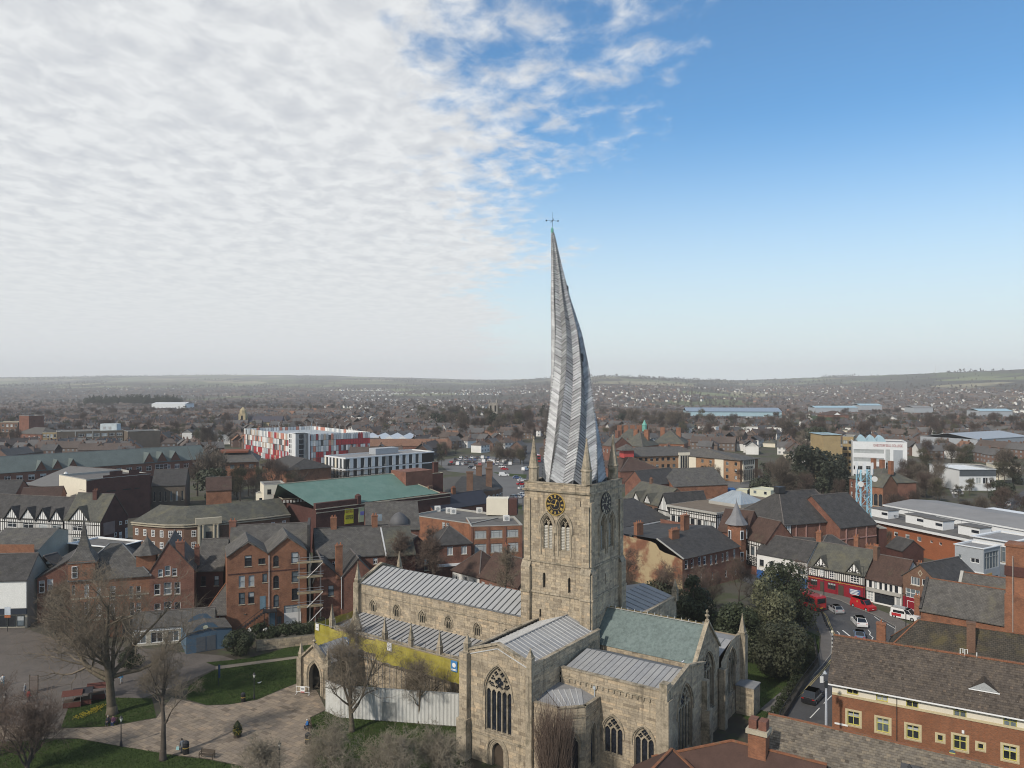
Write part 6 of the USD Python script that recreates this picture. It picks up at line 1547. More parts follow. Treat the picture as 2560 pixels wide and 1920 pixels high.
b3=Bld("slate_roofed_school","rear slate roof with lead finial behind the chimney stack",b.pts(3.5,9.2)[:2],rt,14,8,6.5,BRICK_RED);b3.gable(4.4,SLATE,ridge=RIDGE_TILE);b3.walls(b3.tops);MB().bar((0,-.2,6.6),(0,4,11.2),.5,.4).build("verge_wall",CONCRETE,b3.root)
# mossy low roof between
a=np.array([57.0,118.6]);b=Bld("mossy_stone_roof_cottage","low cottage with mossy dark stone slate roof squeezed behind the tiled office roof",a,math.radians(-32),26,8,5.6,BRICK_BROWN)
b.hip(4.2,coursed("slate_mossy",(0.062,0.052,0.04),(0.045,0.04,0.033),(0.02,0.02,0.016),bw=.5,bh=.3,var=.35,scale=.8,moss=(.085,.07,.035),moss_range=(.45,.7),bump=.03),right=False,ridge=RIDGE_TILE);b.walls();b.chimney(-1.2,3.6,0,8.6,1.3,.9,1,BRICK_ORANGE);b.chimney(11,1.6,6,11.2,1.1,.9,0,BRICK_BROWN)
# near office with yellow windows
rt=math.radians(-31.0);a=at_z(2069,1702,7.6);c_,s_=math.cos(rt),math.sin(rt)
b=Bld("yellow_windowed_office","long orange brick office with cream band yellow framed windows and tiled roof",a[:2]+np.array([c_,s_])*.5+np.array([-s_,c_])*.35,rt,25.5,9.6,7.6,BRICK_NEW,cat="office building")
L=b.L
cr_=[(252,770,375,855),(570,832,697,930),(897,895,1030,1000),(1413,1000,1555,1110),(1957,1110,2105,1220)]
b.wins("f",cr_,B3,style="cross",frame=YEL_FRAME,sill=False)
b.wins("f",[(255,1045,388,1190),(573,1118,712,1268),(900,1195,1040,1340),(1953,1420,2105,1575)],B3,style="cross",frame=YEL_FRAME,surround=TRIM_BUFF)
b.wins("f",[(1412,1308,1557,1460)],B3,style="cross",frame=YEL_FRAME,surround=TRIM_BUFF)
b.wins("f",[(1238,1300,1300,1365),(1677,1395,1742,1455)],B3,style="plain",frame=YEL_FRAME,surround=TRIM_BUFF)
b.walls({"l":[(0,7.6),(4.8,11.9),(9.6,7.6)],"r":[(0,7.6),(4.8,11.9),(9.6,7.6)]})
o,u,v,w,_=frame_of((0,0),(L,0))
zb_=b.uz("f",*B3(140,836))[1];band=sbox(0,zb_,L,7.55).difference(unary_union([h.buffer(.01)for h in b.holes["f"]]))
MB().ext(band,o,u,v,w,.003,.05).build("cream_band",RENDER_C,b.root);MB().ext(sbox(0,zb_-.3,L,zb_),o,u,v,w,.003,.09).build("stone_band",TRIM_BUFF,b.root)
# blinds in the lower windows
for r in((255,1045,388,1190),(573,1118,712,1268),(900,1195,1040,1340),(1953,1420,2105,1575)):
 u0,zt=b.uz("f",*B3(r[0]+12,r[1]+8));u1,zb=b.uz("f",*B3(r[2]-10,(r[1]+r[3])/2));MB().ext(sbox(u0,zb,u1,zt-.08),o,u,v,w,-.13,-.125).build("blind",BLIND,b.root)
rise,over=4.3,.45
s=rise/4.8
TILE_LICHEN=coursed("tile_lichen",(0.078,0.062,0.05),(0.06,0.048,0.041),(0.025,0.02,0.018),bw=.3,bh=.28,var=.25,scale=.4,speck=(.38,.36,.33),speck_at=(.655,.70),moss=(.075,.062,.04),moss_range=(.5,.75),bump=.02)
pg=Polygon([(-over,7.6-over*s),(4.8,7.6+rise),(9.6+over,7.6-over*s),(9.6+over,7.6-over*s+.16),(4.8,7.6+rise+.2),(-over,7.6-over*s+.16)])
rf=MB().ext(pg,(0,0,0),(0,1,0),(0,0,1),(1,0,0),-.5,L+.2).build("roof",TILE_LICHEN,b.root)
def tile_courses(parent,x0,x1,eave,ridge_,mat,n,seed,tl=.33,name="roof_tiles"):
 """Lapped tiles on a roof slope running from eave (y, z) to ridge (y, z); each tile is its own small slab."""
 r=random.Random(seed);e,q=np.array(eave,float),np.array(ridge_,float);d=(q-e)/n;nn=np.array([-d[1],d[0]]);nn/=np.linalg.norm(nn);
 if nn[1]<0:nn=-nn
 mb=MB();made=0
 for j in range(n):
  a0,a1=e+d*j,e+d*(j+1.05)
  x=x0+(tl/2 if j%2 else 0)-tl
  while x<x1:
   xa,xb=max(x+.006,x0),min(x+tl-.006,x1);x+=tl
   if xb-xa<.05:continue
   h0=.045+r.uniform(0,.018);mb.tone=min(max(r.gauss(.42,.18),0),1)
   b0,b1,t0=a0+nn*h0,a1+nn*.008,a0
   mb.add([(xa,b0[0],b0[1]),(xb,b0[0],b0[1]),(xb,b1[0],b1[1]),(xa,b1[0],b1[1]),(xa,t0[0],t0[1]),(xb,t0[0],t0[1])],[(0,1,2),(0,2,3),(4,5,1),(4,1,0)])
 mb.build(name,mat,parent,kind="stuff",tone=True)
TILE_NEAR=look("tile_near",(0.085,0.07,0.058),rough=.9,var=.2,scale=.5,fine=.12,fscale=4,tone=.45,col2=(.36,.34,.31),mix2=(.665,.70),scale2=3.4)
TILE_NEAR2=look("stone_slate_near",(0.15,0.13,0.105),rough=.9,var=.22,scale=.6,fine=.14,fscale=4,tone=.5,col2=(.40,.38,.33),mix2=(.675,.72),scale2=3.0)
TILE_PURPLE=look("tile_purple_near",(0.105,0.062,0.05),rough=.9,var=.2,scale=.5,fine=.12,tone=.35,col2=(.2,.15,.12),mix2=(.7,.74),scale2=4.0)
tile_courses(rf,-.5,L+.2,(-over,7.6-over*s+.17),(4.8,7.6+rise+.21),TILE_NEAR,22,5)
mb=MB()
for k in range(58):mb.box(-.5+k*.45,-.5+k*.45+.43,4.62,4.98,7.6+rise+.18,7.6+rise+.34)
mb.build("ridge_tiles",RIDGE_TILE,rf)
MB().box(-.6,L+.3,-over-.14,-over,7.6-over*s-.02,7.6-over*s+.12).build("gutter",WHITE,b.root)
u0,_=b.uz("f",*B3(795,1100));MB().tube([(u0,-.1,.3),(u0,-.1,7.2)],.05,5).build("drainpipe",IRON,b.root)
u0,zb=b.uz("f",*B3(1390,700));
p=np.array([L*.66,1.9,7.6+1.9*s+.2])
v_=MB().add([p+(-1.6,-.5,-.3),p+(1.6,-.5,-.3),p+(0,-.5,.75),p+(0,1.4,1.1)],[(0,2,3),(2,1,3)]).build("roof_vent",TILE_NEAR,rf)
MB().ext(Polygon([(p[0]-1.5,p[2]-.25),(p[0]+1.5,p[2]-.25),(p[0],p[2]+.7)]),(0,0,0),(1,0,0),(0,0,1),(0,-1,0),-p[1]+.4,-p[1]+.46).build("vent_louvre",FRAME_GREY,v_);MB().bar(p+(-1.6,-.55,-.32),p+(1.6,-.55,-.32),.12,.1).build("vent_sill",WHITE,v_)
mb=MB()
for q in(0,.5):mb.tube([(L*.56+q,4.7,12),(L*.56+q,4.7,12.9),(L*.56+q+.3,4.7,12.9),(L*.56+q+.3,4.7,12.4)],.05,5)
mb.tube([(L*.63,4.7,12),(L*.63,4.7,12.7)],.05,5);mb.build("roof_pipe",WHITE,rf)
# round logo and lettering on its wall
u0,z0=b.uz("f",*B3(1400,1490))
lg=b.panel("f",u0-.02,u0+.02,z0-.02,z0+.02,BLUE_PAINT,"logo",.06,shape=Point(u0,z0).buffer(.33,6).intersection(sbox(u0-1,z0,u0+1,z0+1)))
MB().ext(Point(u0,z0).buffer(.33,6).intersection(sbox(u0-1,z0-1,u0+1,z0)),o,u,v,w,.003,.06).build("logo_lower_half",YEL_FRAME,lg)
al_=b.panel("f",u0+1.0,u0+1.25,z0+2.6,z0+2.95,WHITE,"alarm_box",.15)
_,zz=b.uz("f",*B3(200,1185));b.panel("f",.3,1.9,zz-.1,zz+.12,WHITE,"street_nameplate",.05)
# nearest roofs at the bottom right
rt2=math.radians(-33.0);a=at_z(1924.6,1787,8.2)
b=Bld("stone_slated_cottage","near cottage roof of lichened stone slates with red clay ridge",a[:2]-np.array([math.cos(rt2),math.sin(rt2)])*.0+np.array([math.sin(rt2),-math.cos(rt2)])*4.4,rt2,24,8.8,5.0,BRICK_ORANGE,cat="cottage")
b.gable(3.1,SLATE_GREEN,over=.3,ridge=RIDGE_TILE);b.walls(b.tops);s=3.1/4.4
tile_courses(b.roof,-.1,24.1,(-.3,5.0-.3*s+.19),(4.4,8.1+.22),TILE_NEAR2,19,8,tl=.42)
for k in range(3):
 x=14.6+k*1.0;y=1.6;z=5+y*s+.2
 MB().lathe([(.34,0),(.3,.2),(.16,.35),(.16,1.0),(.22,1.05),(.05,1.35)],8,(x,y,z-.1)).build("roof_cowl",IRON,b.root)
MB().obox((15.6,1.6,5+1.6*s+.26),(1.9,0,0),(0,1.0,s),(0,-.04,.05)).build("lead_patch",LEAD_DARK,b.roof)
ch=b.chimney(.2,-.9,3.0,8.7,1.9,1.5,0,BRICK_ORANGE)
for x in(-.3,.75):MB().box(x-.42,x+.42,-1.5,-.3,8.7,9.7).build("chimney_flue",BRICK_RED,ch)
MB().box(-.95,1.35,-1.85,.05,8.25,8.72).build("chimney_cap",STONE_TRIM,ch);MB().box(-.9,1.3,-1.8,0,4.3,4.7).build("lead_flashing",RENDER_W,ch)
# brown tiled L-shaped roof in front of the chapel
p0,p1,p2=at_z(*B6(850,965),6.4),at_z(*B6(100,1080),6.4),at_z(*B6(480,1230),5.6)
cb=thing("brown_tiled_house","near brown tiled house roof with valley in front of the chapel corner","house",(0,0,0))
ex,ey=np.array([math.cos(rt2),math.sin(rt2)]),np.array([-math.sin(rt2),math.cos(rt2)])
def q2(p,a_,b_,z):q=p[:2]+ex*a_+ey*b_;return(q[0],q[1],z)
MB().quad(q2(p1,0,0,6.5),q2(p1,0,-9,6.5),q2(p1,4.4,-9,3.6),q2(p1,4.4,0,3.6)).build("roof",TILE_PURPLE,cb)
mb=MB();mb.quad(q2(p1,0,-9,6.5),q2(p1,0,0,6.5),q2(p1,-4.4,0,3.6),q2(p1,-4.4,-9,3.6));mb.build("roof",TILE_PURPLE,cb)
MB().quad(q2(p0,-8,-3.6,3.9),q2(p0,10,-3.6,3.9),q2(p0,10,0,6.4),q2(p0,0,0,6.4)).build("roof",TILE_PURPLE,cb);MB().quad(q2(p0,10,0,6.4),q2(p0,10,3,3.9),q2(p0,0,3,3.9),q2(p0,0,0,6.4)).build("roof",TILE_PURPLE,cb)
MB().poly([q2(p0,0,0,6.4),q2(p0,0,3,3.9),q2(p0,-8,-3.6,3.9)]).build("roof",TILE_PURPLE,cb)
mb=MB();mb.bar(q2(p0,0,0,6.45),q2(p0,10,0,6.45),.3,.16);mb.bar(q2(p0,0,0,6.45),q2(p0,-8,-3.6,4.0),.3,.16);mb.bar(q2(p1,0,0,6.55),q2(p1,4.4,0,3.7),.3,.14);mb.bar(q2(p1,0,0,6.55),q2(p1,0,-9,6.55),.3,.16);mb.build("ridge_tiles",RIDGE_TILE,cb)
mb=MB();wall_face(mb,q2(p1,-4.2,-.2,0)[:2],q2(p1,0,-.2,0)[:2],sbox(0,0,4.2,3.5));mb.poly([q2(p1,4.2,-.2,0),q2(p1,-4.2,-.2,0),q2(p1,-4.2,-.2,3.6),q2(p1,0,-.2,6.4),q2(p1,4.2,-.2,3.6)]);mb.poly([q2(p0,10,2.8,0),q2(p0,0,2.8,0),q2(p0,0,2.8,3.8),q2(p0,10,2.8,3.8)]);mb.build("wall",BRICK_RED,cb)
# ------------------------------------------------------------------ farther right: courts, college, school, sheds
b=bpx("brick_chapel_hall","orange brick hall with half hipped grey roof behind the tower",A5(420,105),A5(745,190),6.0,24,BRICK_ORANGE);b.wins("f",[(480,165,510,215,dict(style="plain",archtop=True)),(535,145,562,205,dict(style="plain",archtop=True)),(590,165,620,215,dict(style="plain",archtop=True))],A5,frame=BRICK_DARK,sill=False);b.gable(5.6,SLATE,axis="y");b.walls(b.tops)
b=bpx("tudor_shop_row","row of shops with two small black and white gables under a lichened roof",A5(110,330),A5(560,440),6.0,14,BRICK_BROWN);b.row("f",3.4,1.7,2.2,6,"strip",frame=FRAME_DARK);b.gable(5.2,SLATE_GREEN);b.walls(b.tops);b.chimney(b.L*.3,7,10,13,1.2,.8,2)
for x in(.36,.68):b.dormer_gable(b.L*x,4.2,6.0,3.0,5,SLATE_GREEN,over=.2)
b=bpx("grey_roofed_church_hall","dark grey roofed hall with white verge lines right of the tower",Z3(1530,1060),Z3(1700,1085),7.0,20,BRICK_RED);b.gable(5,SLATE_DARK,axis="y");b.walls(b.tops)
b=bpx("brown_roof_market","big brown roofed building with red roof lantern behind the tower pinnacle",Z3(1490,960),Z3(1860,950),6.0,34,BRICK_RED);b.hip(6.0,TILE_BROWN,inset=12);b.walls();q=MB().box(b.L*.34,b.L*.58,14,20,10.5,14.2).build("red_lantern",look("lantern_red",(.40,.06,.055),.6),b.root);MB().lathe([(6.0,14.2),(.2,17.0)],4,(b.L*.46,17,0),math.pi/4).build("lantern_roof",SLATE,q)
of=bpx("tan_office_block","three storey tan brick office with central white glazed entrance bay",Z3(1540,830),Z3(2212,812),11.0,18,BRICK_TAN)
for z0 in(8.2,4.8,1.4):of.row("f",z0,1.7,1.5,14,"case",frame=FRAME_DARK)
of.walls();of.hip(3.4,SLATE,over=.8);u0,_=of.uz("f",*Z3(1990,850));u1,_=of.uz("f",*Z3(2085,850));q=of.panel("f",u0,u1,0,12,RENDER_C,"entrance_bay",.8)
o,u,v,w,_=frame_of((0,0),(of.L,0))
for k in range(4):MB().ext(sbox(u0+.8+k*(u1-u0-1)/4,3,u0+.5+(k+1)*(u1-u0-1)/4,10.5),o,u,v,w,.8,.85).build("window",GLASS,q)
of2=bpx("tan_office_block","three storey tan office with dark lettered sign on its white gable bay",Z4(428,628),Z4(540,616),10.5,52,BRICK_TAN)
for z0 in(7.6,4.4,1.2):of2.row("l",z0,1.6,1.4,11,"case",frame=FRAME_DARK)
for k in range(3):of2.panel("l",6+k*16,11+k*16,.2,10.4,RENDER_C,"white_bay",.3)
of2.walls();of2.hip(3.6,SLATE,over=.8);L=of2.L
q=of2.panel("f",L*.12,L*.78,.2,10.4,RENDER_C,"white_bay",.5);o,u,v,w,_=frame_of((0,0),(L,0))
for k in range(5):MB().ext(sbox(L*(.18+k*.115),.8,L*(.245+k*.115),5.5),o,u,v,w,.5,.56).build("window",GLASS,q);MB().ext(sbox(L*(.18+k*.115),8.0,L*(.245+k*.115),10),o,u,v,w,.5,.56).build("window",GLASS,q)
tm=meshkit.text_mesh("AZCOM",1.1,.05,bold=True);MB().add(np.column_stack([tm.vertices[:,0]*1.15+L*.2,-.56-tm.vertices[:,2],tm.vertices[:,1]+6.1]),tm.faces).build("lettering",FRAME_DARK,q)
# school with hipped grey roofs
for i,(x0,y0,x1,y1,wd,rs_,lb)in enumerate(((1495,735,1680,745,22,8,"grey hipped roof pavilion of the old brick school, nearest wing"),(1470,690,1760,690,18,7,"long grey hipped roof of the old brick school with many chimneys"),(1760,715,2040,722,22,8,"right hand grey hipped wing of the old brick school"))):
 b=bpx("old_school",lb,Z3(x0,y0),Z3(x1,y1),7.5,wd,BRICK_ORANGE);b.row("f",3.5,2.2,1.5,6,"case");b.walls();b.hip(rs_,SLATE_GREEN)
 for k in range(2 if i!=1 else 5):b.chimney(b.L*(k+.5)/(2 if i!=1 else 5),wd/2+2,9,17,3,2,0,BRICK_ORANGE)
 if i==1:MB().lathe([(1.6,13),(1.6,17),(1.9,17.2),(.9,19),(.1,21)],8,(b.L*.85,9,0)).build("cupola",VERDIGRIS,b.root)
b=bpx("brick_villa","red brick villa with gable chimney just right of the spire",Z3(1335,735),Z3(1420,745),9,14,BRICK_RED);b.row("f",5,2,1.2,3);b.gable(5,SLATE);b.walls(b.tops);b.chimney(b.L*.6,7,12,18,3,2,2)
# college
b=bpx("college_tower","buff brick college tower with stepped roofs and rooftop air units",Z4(932,545),Z4(1070,550),14.0,20,BRICK_BUFF);b.row("f",3,1.6,1.6,1);b.walls();b.flat(.4)
b2=bpx("college_tower","taller buff brick lift tower of the college with blue roof edge",Z4(952,470),Z4(1060,470),22.0,16,BRICK_BUFF);b2.walls();b2.flat(.4,FLAT_GREY,CLAD_BLUE,over=.4)
b3=bpx("college_tower","buff brick stair block with stacked square windows beside the white college front",Z4(1072,480),Z4(1140,482),20.5,14,BRICK_BUFF)
for k in range(6):b3.row("f",1.5+k*3.1,1.7,2.0,2,"case",frame=FRAME_DARK)
b3.walls();b3.flat(.4)
b4=bpx("college","white and grey clad college block with ribbon windows and wavy roof",Z4(1135,512),Z4(1478,520),19.0,18,CLAD_WHITE);L=b4.L
for k in range(4):b4.win("f",L*.02,L*.58,2.0+k*3.9,3.8+k*3.9,"strip",frame=FRAME_GREY,sill=False)
b4.win("f",L*.61,L*.69,1,15.6,"grid2",frame=FRAME_GREY,sill=False);b4.walls();b4.flat(.4,FLAT_GREY,CLAD_WHITE);b4.panel("f",L*.75,L*.92,1,15.5,CLAD_GREY,"grey_panel",.1)
tm=meshkit.text_mesh("CHESTERFIELD COLLEGE",1.15,.08);k=L*.53/np.ptp(tm.vertices[:,0]);MB().add(np.column_stack([tm.vertices[:,0]*k+L*.385,-.03-tm.vertices[:,2],tm.vertices[:,1]+16.9]),tm.faces).build("lettering",look("sign_crimson",(.25,.02,.03),.6),b4.root)
wv=MB()
for k in range(3):
 x0=L*(.1+k*.175);pg=Polygon([(x0+L*.175*t,19.2+2.4*math.sin(math.pi*t))for t in np.linspace(0,1,9)]+[(x0+L*.175,18.9),(x0,18.9)]);MB().ext(pg,(0,0,0),(1,0,0),(0,0,1),(0,1,0),2,14).build("wave_roof",CLAD_BLUE,b4.root)
b=bpx("brick_institute","old red brick house with grey hipped roof and red chimneys below the college",Z4(1115,735),Z4(1290,770),9.5,16,BRICK_RED);b.row("f",5.8,2,1.2,6);b.row("f",2,2,1.2,6);b.walls();b.hip(4.5,SLATE_GREEN)
for k in range(3):b.chimney(b.L*(.2+k*.3),8,12,17,1.8,1.2,0,BRICK_ORANGE)
b=bpx("brick_institute","brick hall with arched windows right of the mobile mast",Z4(1235,790),Z4(1325,800),9,10,BRICK_ORANGE);b.row("f",2,4.5,1.6,3,"plain",archtop=True,frame=STONE_TRIM);b.gable(4,SLATE_GREEN);b.walls(b.tops)
# telecom mast
p=at_z(*Z4(1208,965),8);ms=thing("telecom_mast","pale blue lattice telecom mast topped with white antennas","mast",(p[0],p[1],0));zt=46-(Z4(0,690)[1]-960)/FPX*p[1]
TB=look("mast_blue",(.26,.46,.56),.5)
for x,y in((-1.6,-1.2),(1.6,-1.2),(1.6,1.6),(-1.6,1.6)):MB().tube([(x,y,0),(x*.95,y*.95,zt)],.24,5).build("leg",TB,ms)
mb=MB();n=6
for k in range(n):
 z0,z1=zt*k/n,zt*(k+1)/n
 for(xa,ya),(xb,yb)in(((-1.6,-1.2),(1.6,-1.2)),((1.6,-1.2),(1.6,1.6)),((-1.6,1.6),(-1.6,-1.2))):mb.bar((xa,ya,z0),(xb,yb,z1),.11);mb.bar((xb,yb,z0),(xa,ya,z1),.11);mb.bar((xa,ya,z1),(xb,yb,z1),.1)
mb.build("lattice",TB,ms)
for i in range(6):a_=i*1.05;MB().obox((2.4*math.cos(a_),2.4*math.sin(a_),zt+.4),(.22,0,0),(0,.22,0),(0,0,1.7)).build("antenna",CLAD_WHITE,ms)
for i,z in enumerate((zt-2.5,zt-4)):MB().ext(Point(0,0).buffer(.8,8),(2.2-i*4,-1.6,z),(1,0,0),(0,0,1),(0,-1,0),0,.4).build("dish",RENDER_W,ms)
# white corner building by the bypass, terraces of flats and far sheds
b=bpx("white_corner_office","white office with slate blue band and pale flat roof near the bypass",Z4(1805,690),Z4(2035,690),9.0,24,CLAD_WHITE);b.row("f",3,2.6,2.2,4,"case",u0=b.L*.25);b.walls();b.flat(.3,look("roof_white",(.62,.63,.62),.6),FRAME_GREY,over=.3);b.panel("f",.1,b.L,6.2,8.9,look("band_slate",(.07,.08,.09),.5),"dark_band",.1)
b=bpx("cream_office","low cream office with long window bands right of the college",Z4(1735,650),Z4(1815,680),8,14,RENDER_C);b.row("f",4.6,1.8,6,3,"strip");b.row("f",1.4,1.8,6,3,"strip");b.walls();b.flat(.3)
b=bpx("cream_office","long low brown and cream block behind the white corner office",Z4(2020,660),Z4(2190,665),7,14,RENDER_C);b.row("f",3.6,1.8,6,4,"strip");b.walls();b.flat(.3,FLAT_BROWN)
for lb,x0,x1,y in(("white block of flats with flat roof, left of three beyond the tan offices",168,275,418),("longest white block of flats with flat roof beyond the tan offices",340,540,420),("white block of flats with flat roof, right of three beyond the tan offices",585,688,425)):
 b=bpx("white_flats",lb,Z4(x0,y),Z4(x1,y+3),8.5,10,RENDER_W);n=max(int(b.L/5),3)
 for z0 in(6,3.4,.8):b.row("f",z0,1.3,1.8,n,"case",frame=FRAME_GREY,sill=False)
 b.walls();b.flat(.3,FLAT_ROOF)
b=bpx("blue_roofed_factory","very long pale blue roofed factory with white wall beyond the flats",Z4(88,322),Z4(690,325),11.0,50,CLAD_BLUE);b.row("f",1,4,9,16,"strip",frame=CLAD_WHITE);b.walls();b.gable(4.0,look("roof_pale_blue",(.20,.25,.31),.6,.1),over=1)
b=bpx("grey_shed","long grey industrial shed at right edge beyond the bypass trees",Z4(1920,500),Z4(2240,480),9,40,CLAD_GREY);b.walls();b.gable(3,CLAD_GREY)
b=bpx("brick_clubhouse","wide brown roofed hall with white entrance gable on the playing field",Z4(965,345),Z4(1110,345),6,26,BRICK_RED);b.walls();b.hip(5,TILE_BROWN);b.dormer_gable(b.L/2,9,6,3.5,6,TILE_BROWN,face="none")
for i,(x0,x1,y,lb)in enumerate(((1180,1320,285,"pale industrial shed among trees beyond the college"),(1520,1640,300,"pale grey shed row right of the college skyline"),(1930,2140,320,"pale blue factory shed at the right skyline"),(900,1170,300,"long pale blue shed behind the playing field"))):
 b=bpx("pale_shed",lb,Z4(x0,y),Z4(x1,y),8,30,CLAD_GREY);b.walls();b.gable(2.5,CLAD_BLUE if i!=1 else FLAT_GREY,over=.5)
b=bpx("long_white_shed","long white industrial roof on the far left beyond dark conifers",Z1(1310,378),Z1(1600,378),10,40,CLAD_WHITE);b.walls();b.gable(2,CLAD_WHITE)
# churches in the suburb
p=at_z(*Z2(165,570),2);ct=thing("stone_church","yellow stone church with octagonal topped tower left of the red car park","church",(p[0],p[1],0))
YS=look("yellow_stone",(.34,.28,.17),.9,.2);MB().box(-3.6,3.6,-3.6,3.6,0,15).build("tower",YS,ct);MB().lathe([(3.7,15),(3.5,18.5),(.3,22)],8).build("tower_top",YS,ct);MB().box(4.5,40,0,12,0,6).build("nave_wall",YS,ct);MB().ext(Polygon([(-.6,6),(6,12),(12.6,6)]),(4,0,0),(0,1,0),(0,0,1),(1,0,0),0,36.5).build("roof",look("slate_violet",(.05,.048,.062),.7),ct);MB().box(-1,1,-3.7,-3.6,8,13).build("belfry_opening",VOID,ct)
p=at_z(*Z3(390,560),0);ct=thing("stone_church","grey stone church tower with corner pinnacles standing among bare trees","church tower",(p[0],p[1],0));GS=look("grey_stone",(.26,.235,.20),.9,.2);MB().box(-5,5,-5,5,0,25).build("tower",GS,ct)
for x in(-4.5,4.5):
 for y in(-4.5,4.5):MB().lathe([(.8,25),(.7,27),(.05,29)],4,(x,y,0)).build("pinnacle",GS,ct)
for x in(-2.6,2.6):MB().box(x-.9,x+.9,-5.1,-5,15,22).build("belfry_opening",VOID,ct)
# ------------------------------------------------------------------ terrain to the skyline
_cx=np.array([-400,0,300,500,700,900,1000,1100,1150,1300,1400,1500,1600,1700,1800,1900,2000,2100,2212,2600])*1.1573
_cy=np.array([818,815,812,809,811,816,819,820,818,811,815,820,821,818,813,810,806,802,797,790])*1.1573
_cd=np.array([9000,9000,9000,9500,9000,8800,8500,8000,7000,5200,5200,5600,6400,6400,5800,5200,4700,4300,4000,3600.])
def terrain(x,y):
 x,y=np.asarray(x,float),np.maximum(np.asarray(y,float),1.0)
 px=CX+FPX*x/np.maximum(y,np.abs(x)*.45+1)
 D,yc=np.interp(px,_cx,_cd),np.interp(px,_cx,_cy)
 crest=EYE+(CY-yc)/FPX*D
 t=np.clip((y-800)/(D-800),0,1)
 h=crest*(0.10*t+0.90*t**2.1)
 p=np.stack([x/1500,y/1900,np.zeros_like(x)],-1)
 n=meshkit.fbm(p+31.7,4,5)-.5
 h=h+n*70*np.clip(t*1.6,0,1)*(1-np.clip((t-.72)/.2,0,1))-26*np.clip(t*4,0,1)*np.clip((0.55-t)*3,0,1)
 p2=np.stack([x/260,y/260,np.zeros_like(x)],-1)
 h=h+(meshkit.fbm(p2,3,9)-.5)*10*np.clip((t-.6)*3,0,1)
 beyond=np.clip((y-D)/2500,0,1)
 return h*(1-beyond)-150*beyond**2
ys=np.concatenate([np.linspace(-120,760,14),np.geomspace(800,14000,130)])
nx=190
ang=np.linspace(-1,1,nx)
gx=np.array([[a*(900+max(y,0)*0.85)for a in ang]for y in ys]);gy=np.repeat(ys[:,None],nx,1)
gz=terrain(gx,gy)
V=np.stack([gx,gy,gz],-1).reshape(-1,3)
i,j=np.meshgrid(np.arange(len(ys)-1),np.arange(nx-1),indexing="ij");a=(i*nx+j).ravel()
F=np.vstack([np.stack([a,a+1,a+nx+1],1),np.stack([a,a+nx+1,a+nx],1)])
gnodes={"geo":("geometry",{}),"len":("vector_math",{"math_type":"length"}),"far":("map_range",{"range_type":"smoothstep","from_min":900.0,"from_max":2600.0,"to_min":0.0,"to_max":1.0,"clamp":True}),"n1":("noise_texture",{"scale":0.05,"detail":8.0,"roughness":0.65}),"near":("rgb_ramp",{"ramp":[(0.3,(0.060,0.056,0.048)),(0.48,(0.085,0.078,0.062)),(0.56,(0.060,0.066,0.036)),(0.7,(0.115,0.105,0.09))]}),"map":("mapping",{"scale":(0.0036,0.0021,0.0)}),"vo":("voronoi_texture",{"scale":1.0,"randomness":0.9}),"sep":("separate_color",{}),"fields":("rgb_ramp",{"interpolate":False,"ramp":[(0.0,(0.062,0.058,0.045)),(0.30,(0.085,0.098,0.045)),(0.5,(0.07,0.06,0.048)),(0.60,(0.15,0.165,0.08)),(0.70,(0.23,0.205,0.13)),(0.84,(0.062,0.055,0.042)),(0.92,(0.145,0.155,0.085))]}),"n2":("noise_texture",{"scale":0.0016,"detail":8.0,"roughness":0.62}),"woodm":("map_range",{"range_type":"smoothstep","from_min":0.51,"from_max":0.585,"to_min":0.0,"to_max":1.0,"clamp":True}),"wood":("mix_color",{"blend_type":"mix","b":(0.046,0.042,0.034)}),"n3":("noise_texture",{"scale":0.02,"detail":6.0,"roughness":0.7}),"r3":("rgb_ramp",{"ramp":[(0.3,(0.7,)*3),(0.7,(1.3,)*3)]}),"mul":("mix_color",{"blend_type":"multiply","fac":1.0}),"mix":("mix_color",{"blend_type":"mix"}),"p":("principled_bsdf",{"roughness":0.95,"specular_ior_level":0.1})}
glinks=[("geo.position","len.vector1"),("len.value","far.value"),("geo.position","n1.vector"),("n1.fac","near.fac"),("geo.position","map.vector"),("map.vector","vo.vector"),("vo.color","sep.color"),("sep.r","fields.fac"),("geo.position","n2.vector"),("n2.fac","woodm.value"),("woodm.result","wood.fac"),("fields.color","wood.a"),("geo.position","n3.vector"),("n3.fac","r3.fac"),("wood.result","mul.a"),("r3.color","mul.b"),("near.color","mix.a"),("mul.result","mix.b"),("far.result","mix.fac"),("mix.result","p.base_color")]
GROUND=usdkit.material(stage,"/World/Looks/open_ground",gnodes,glinks,surface="p.BSDF")
tag(usd_mesh("/World/ground",V,F,GROUND,normals=True),kind="structure")
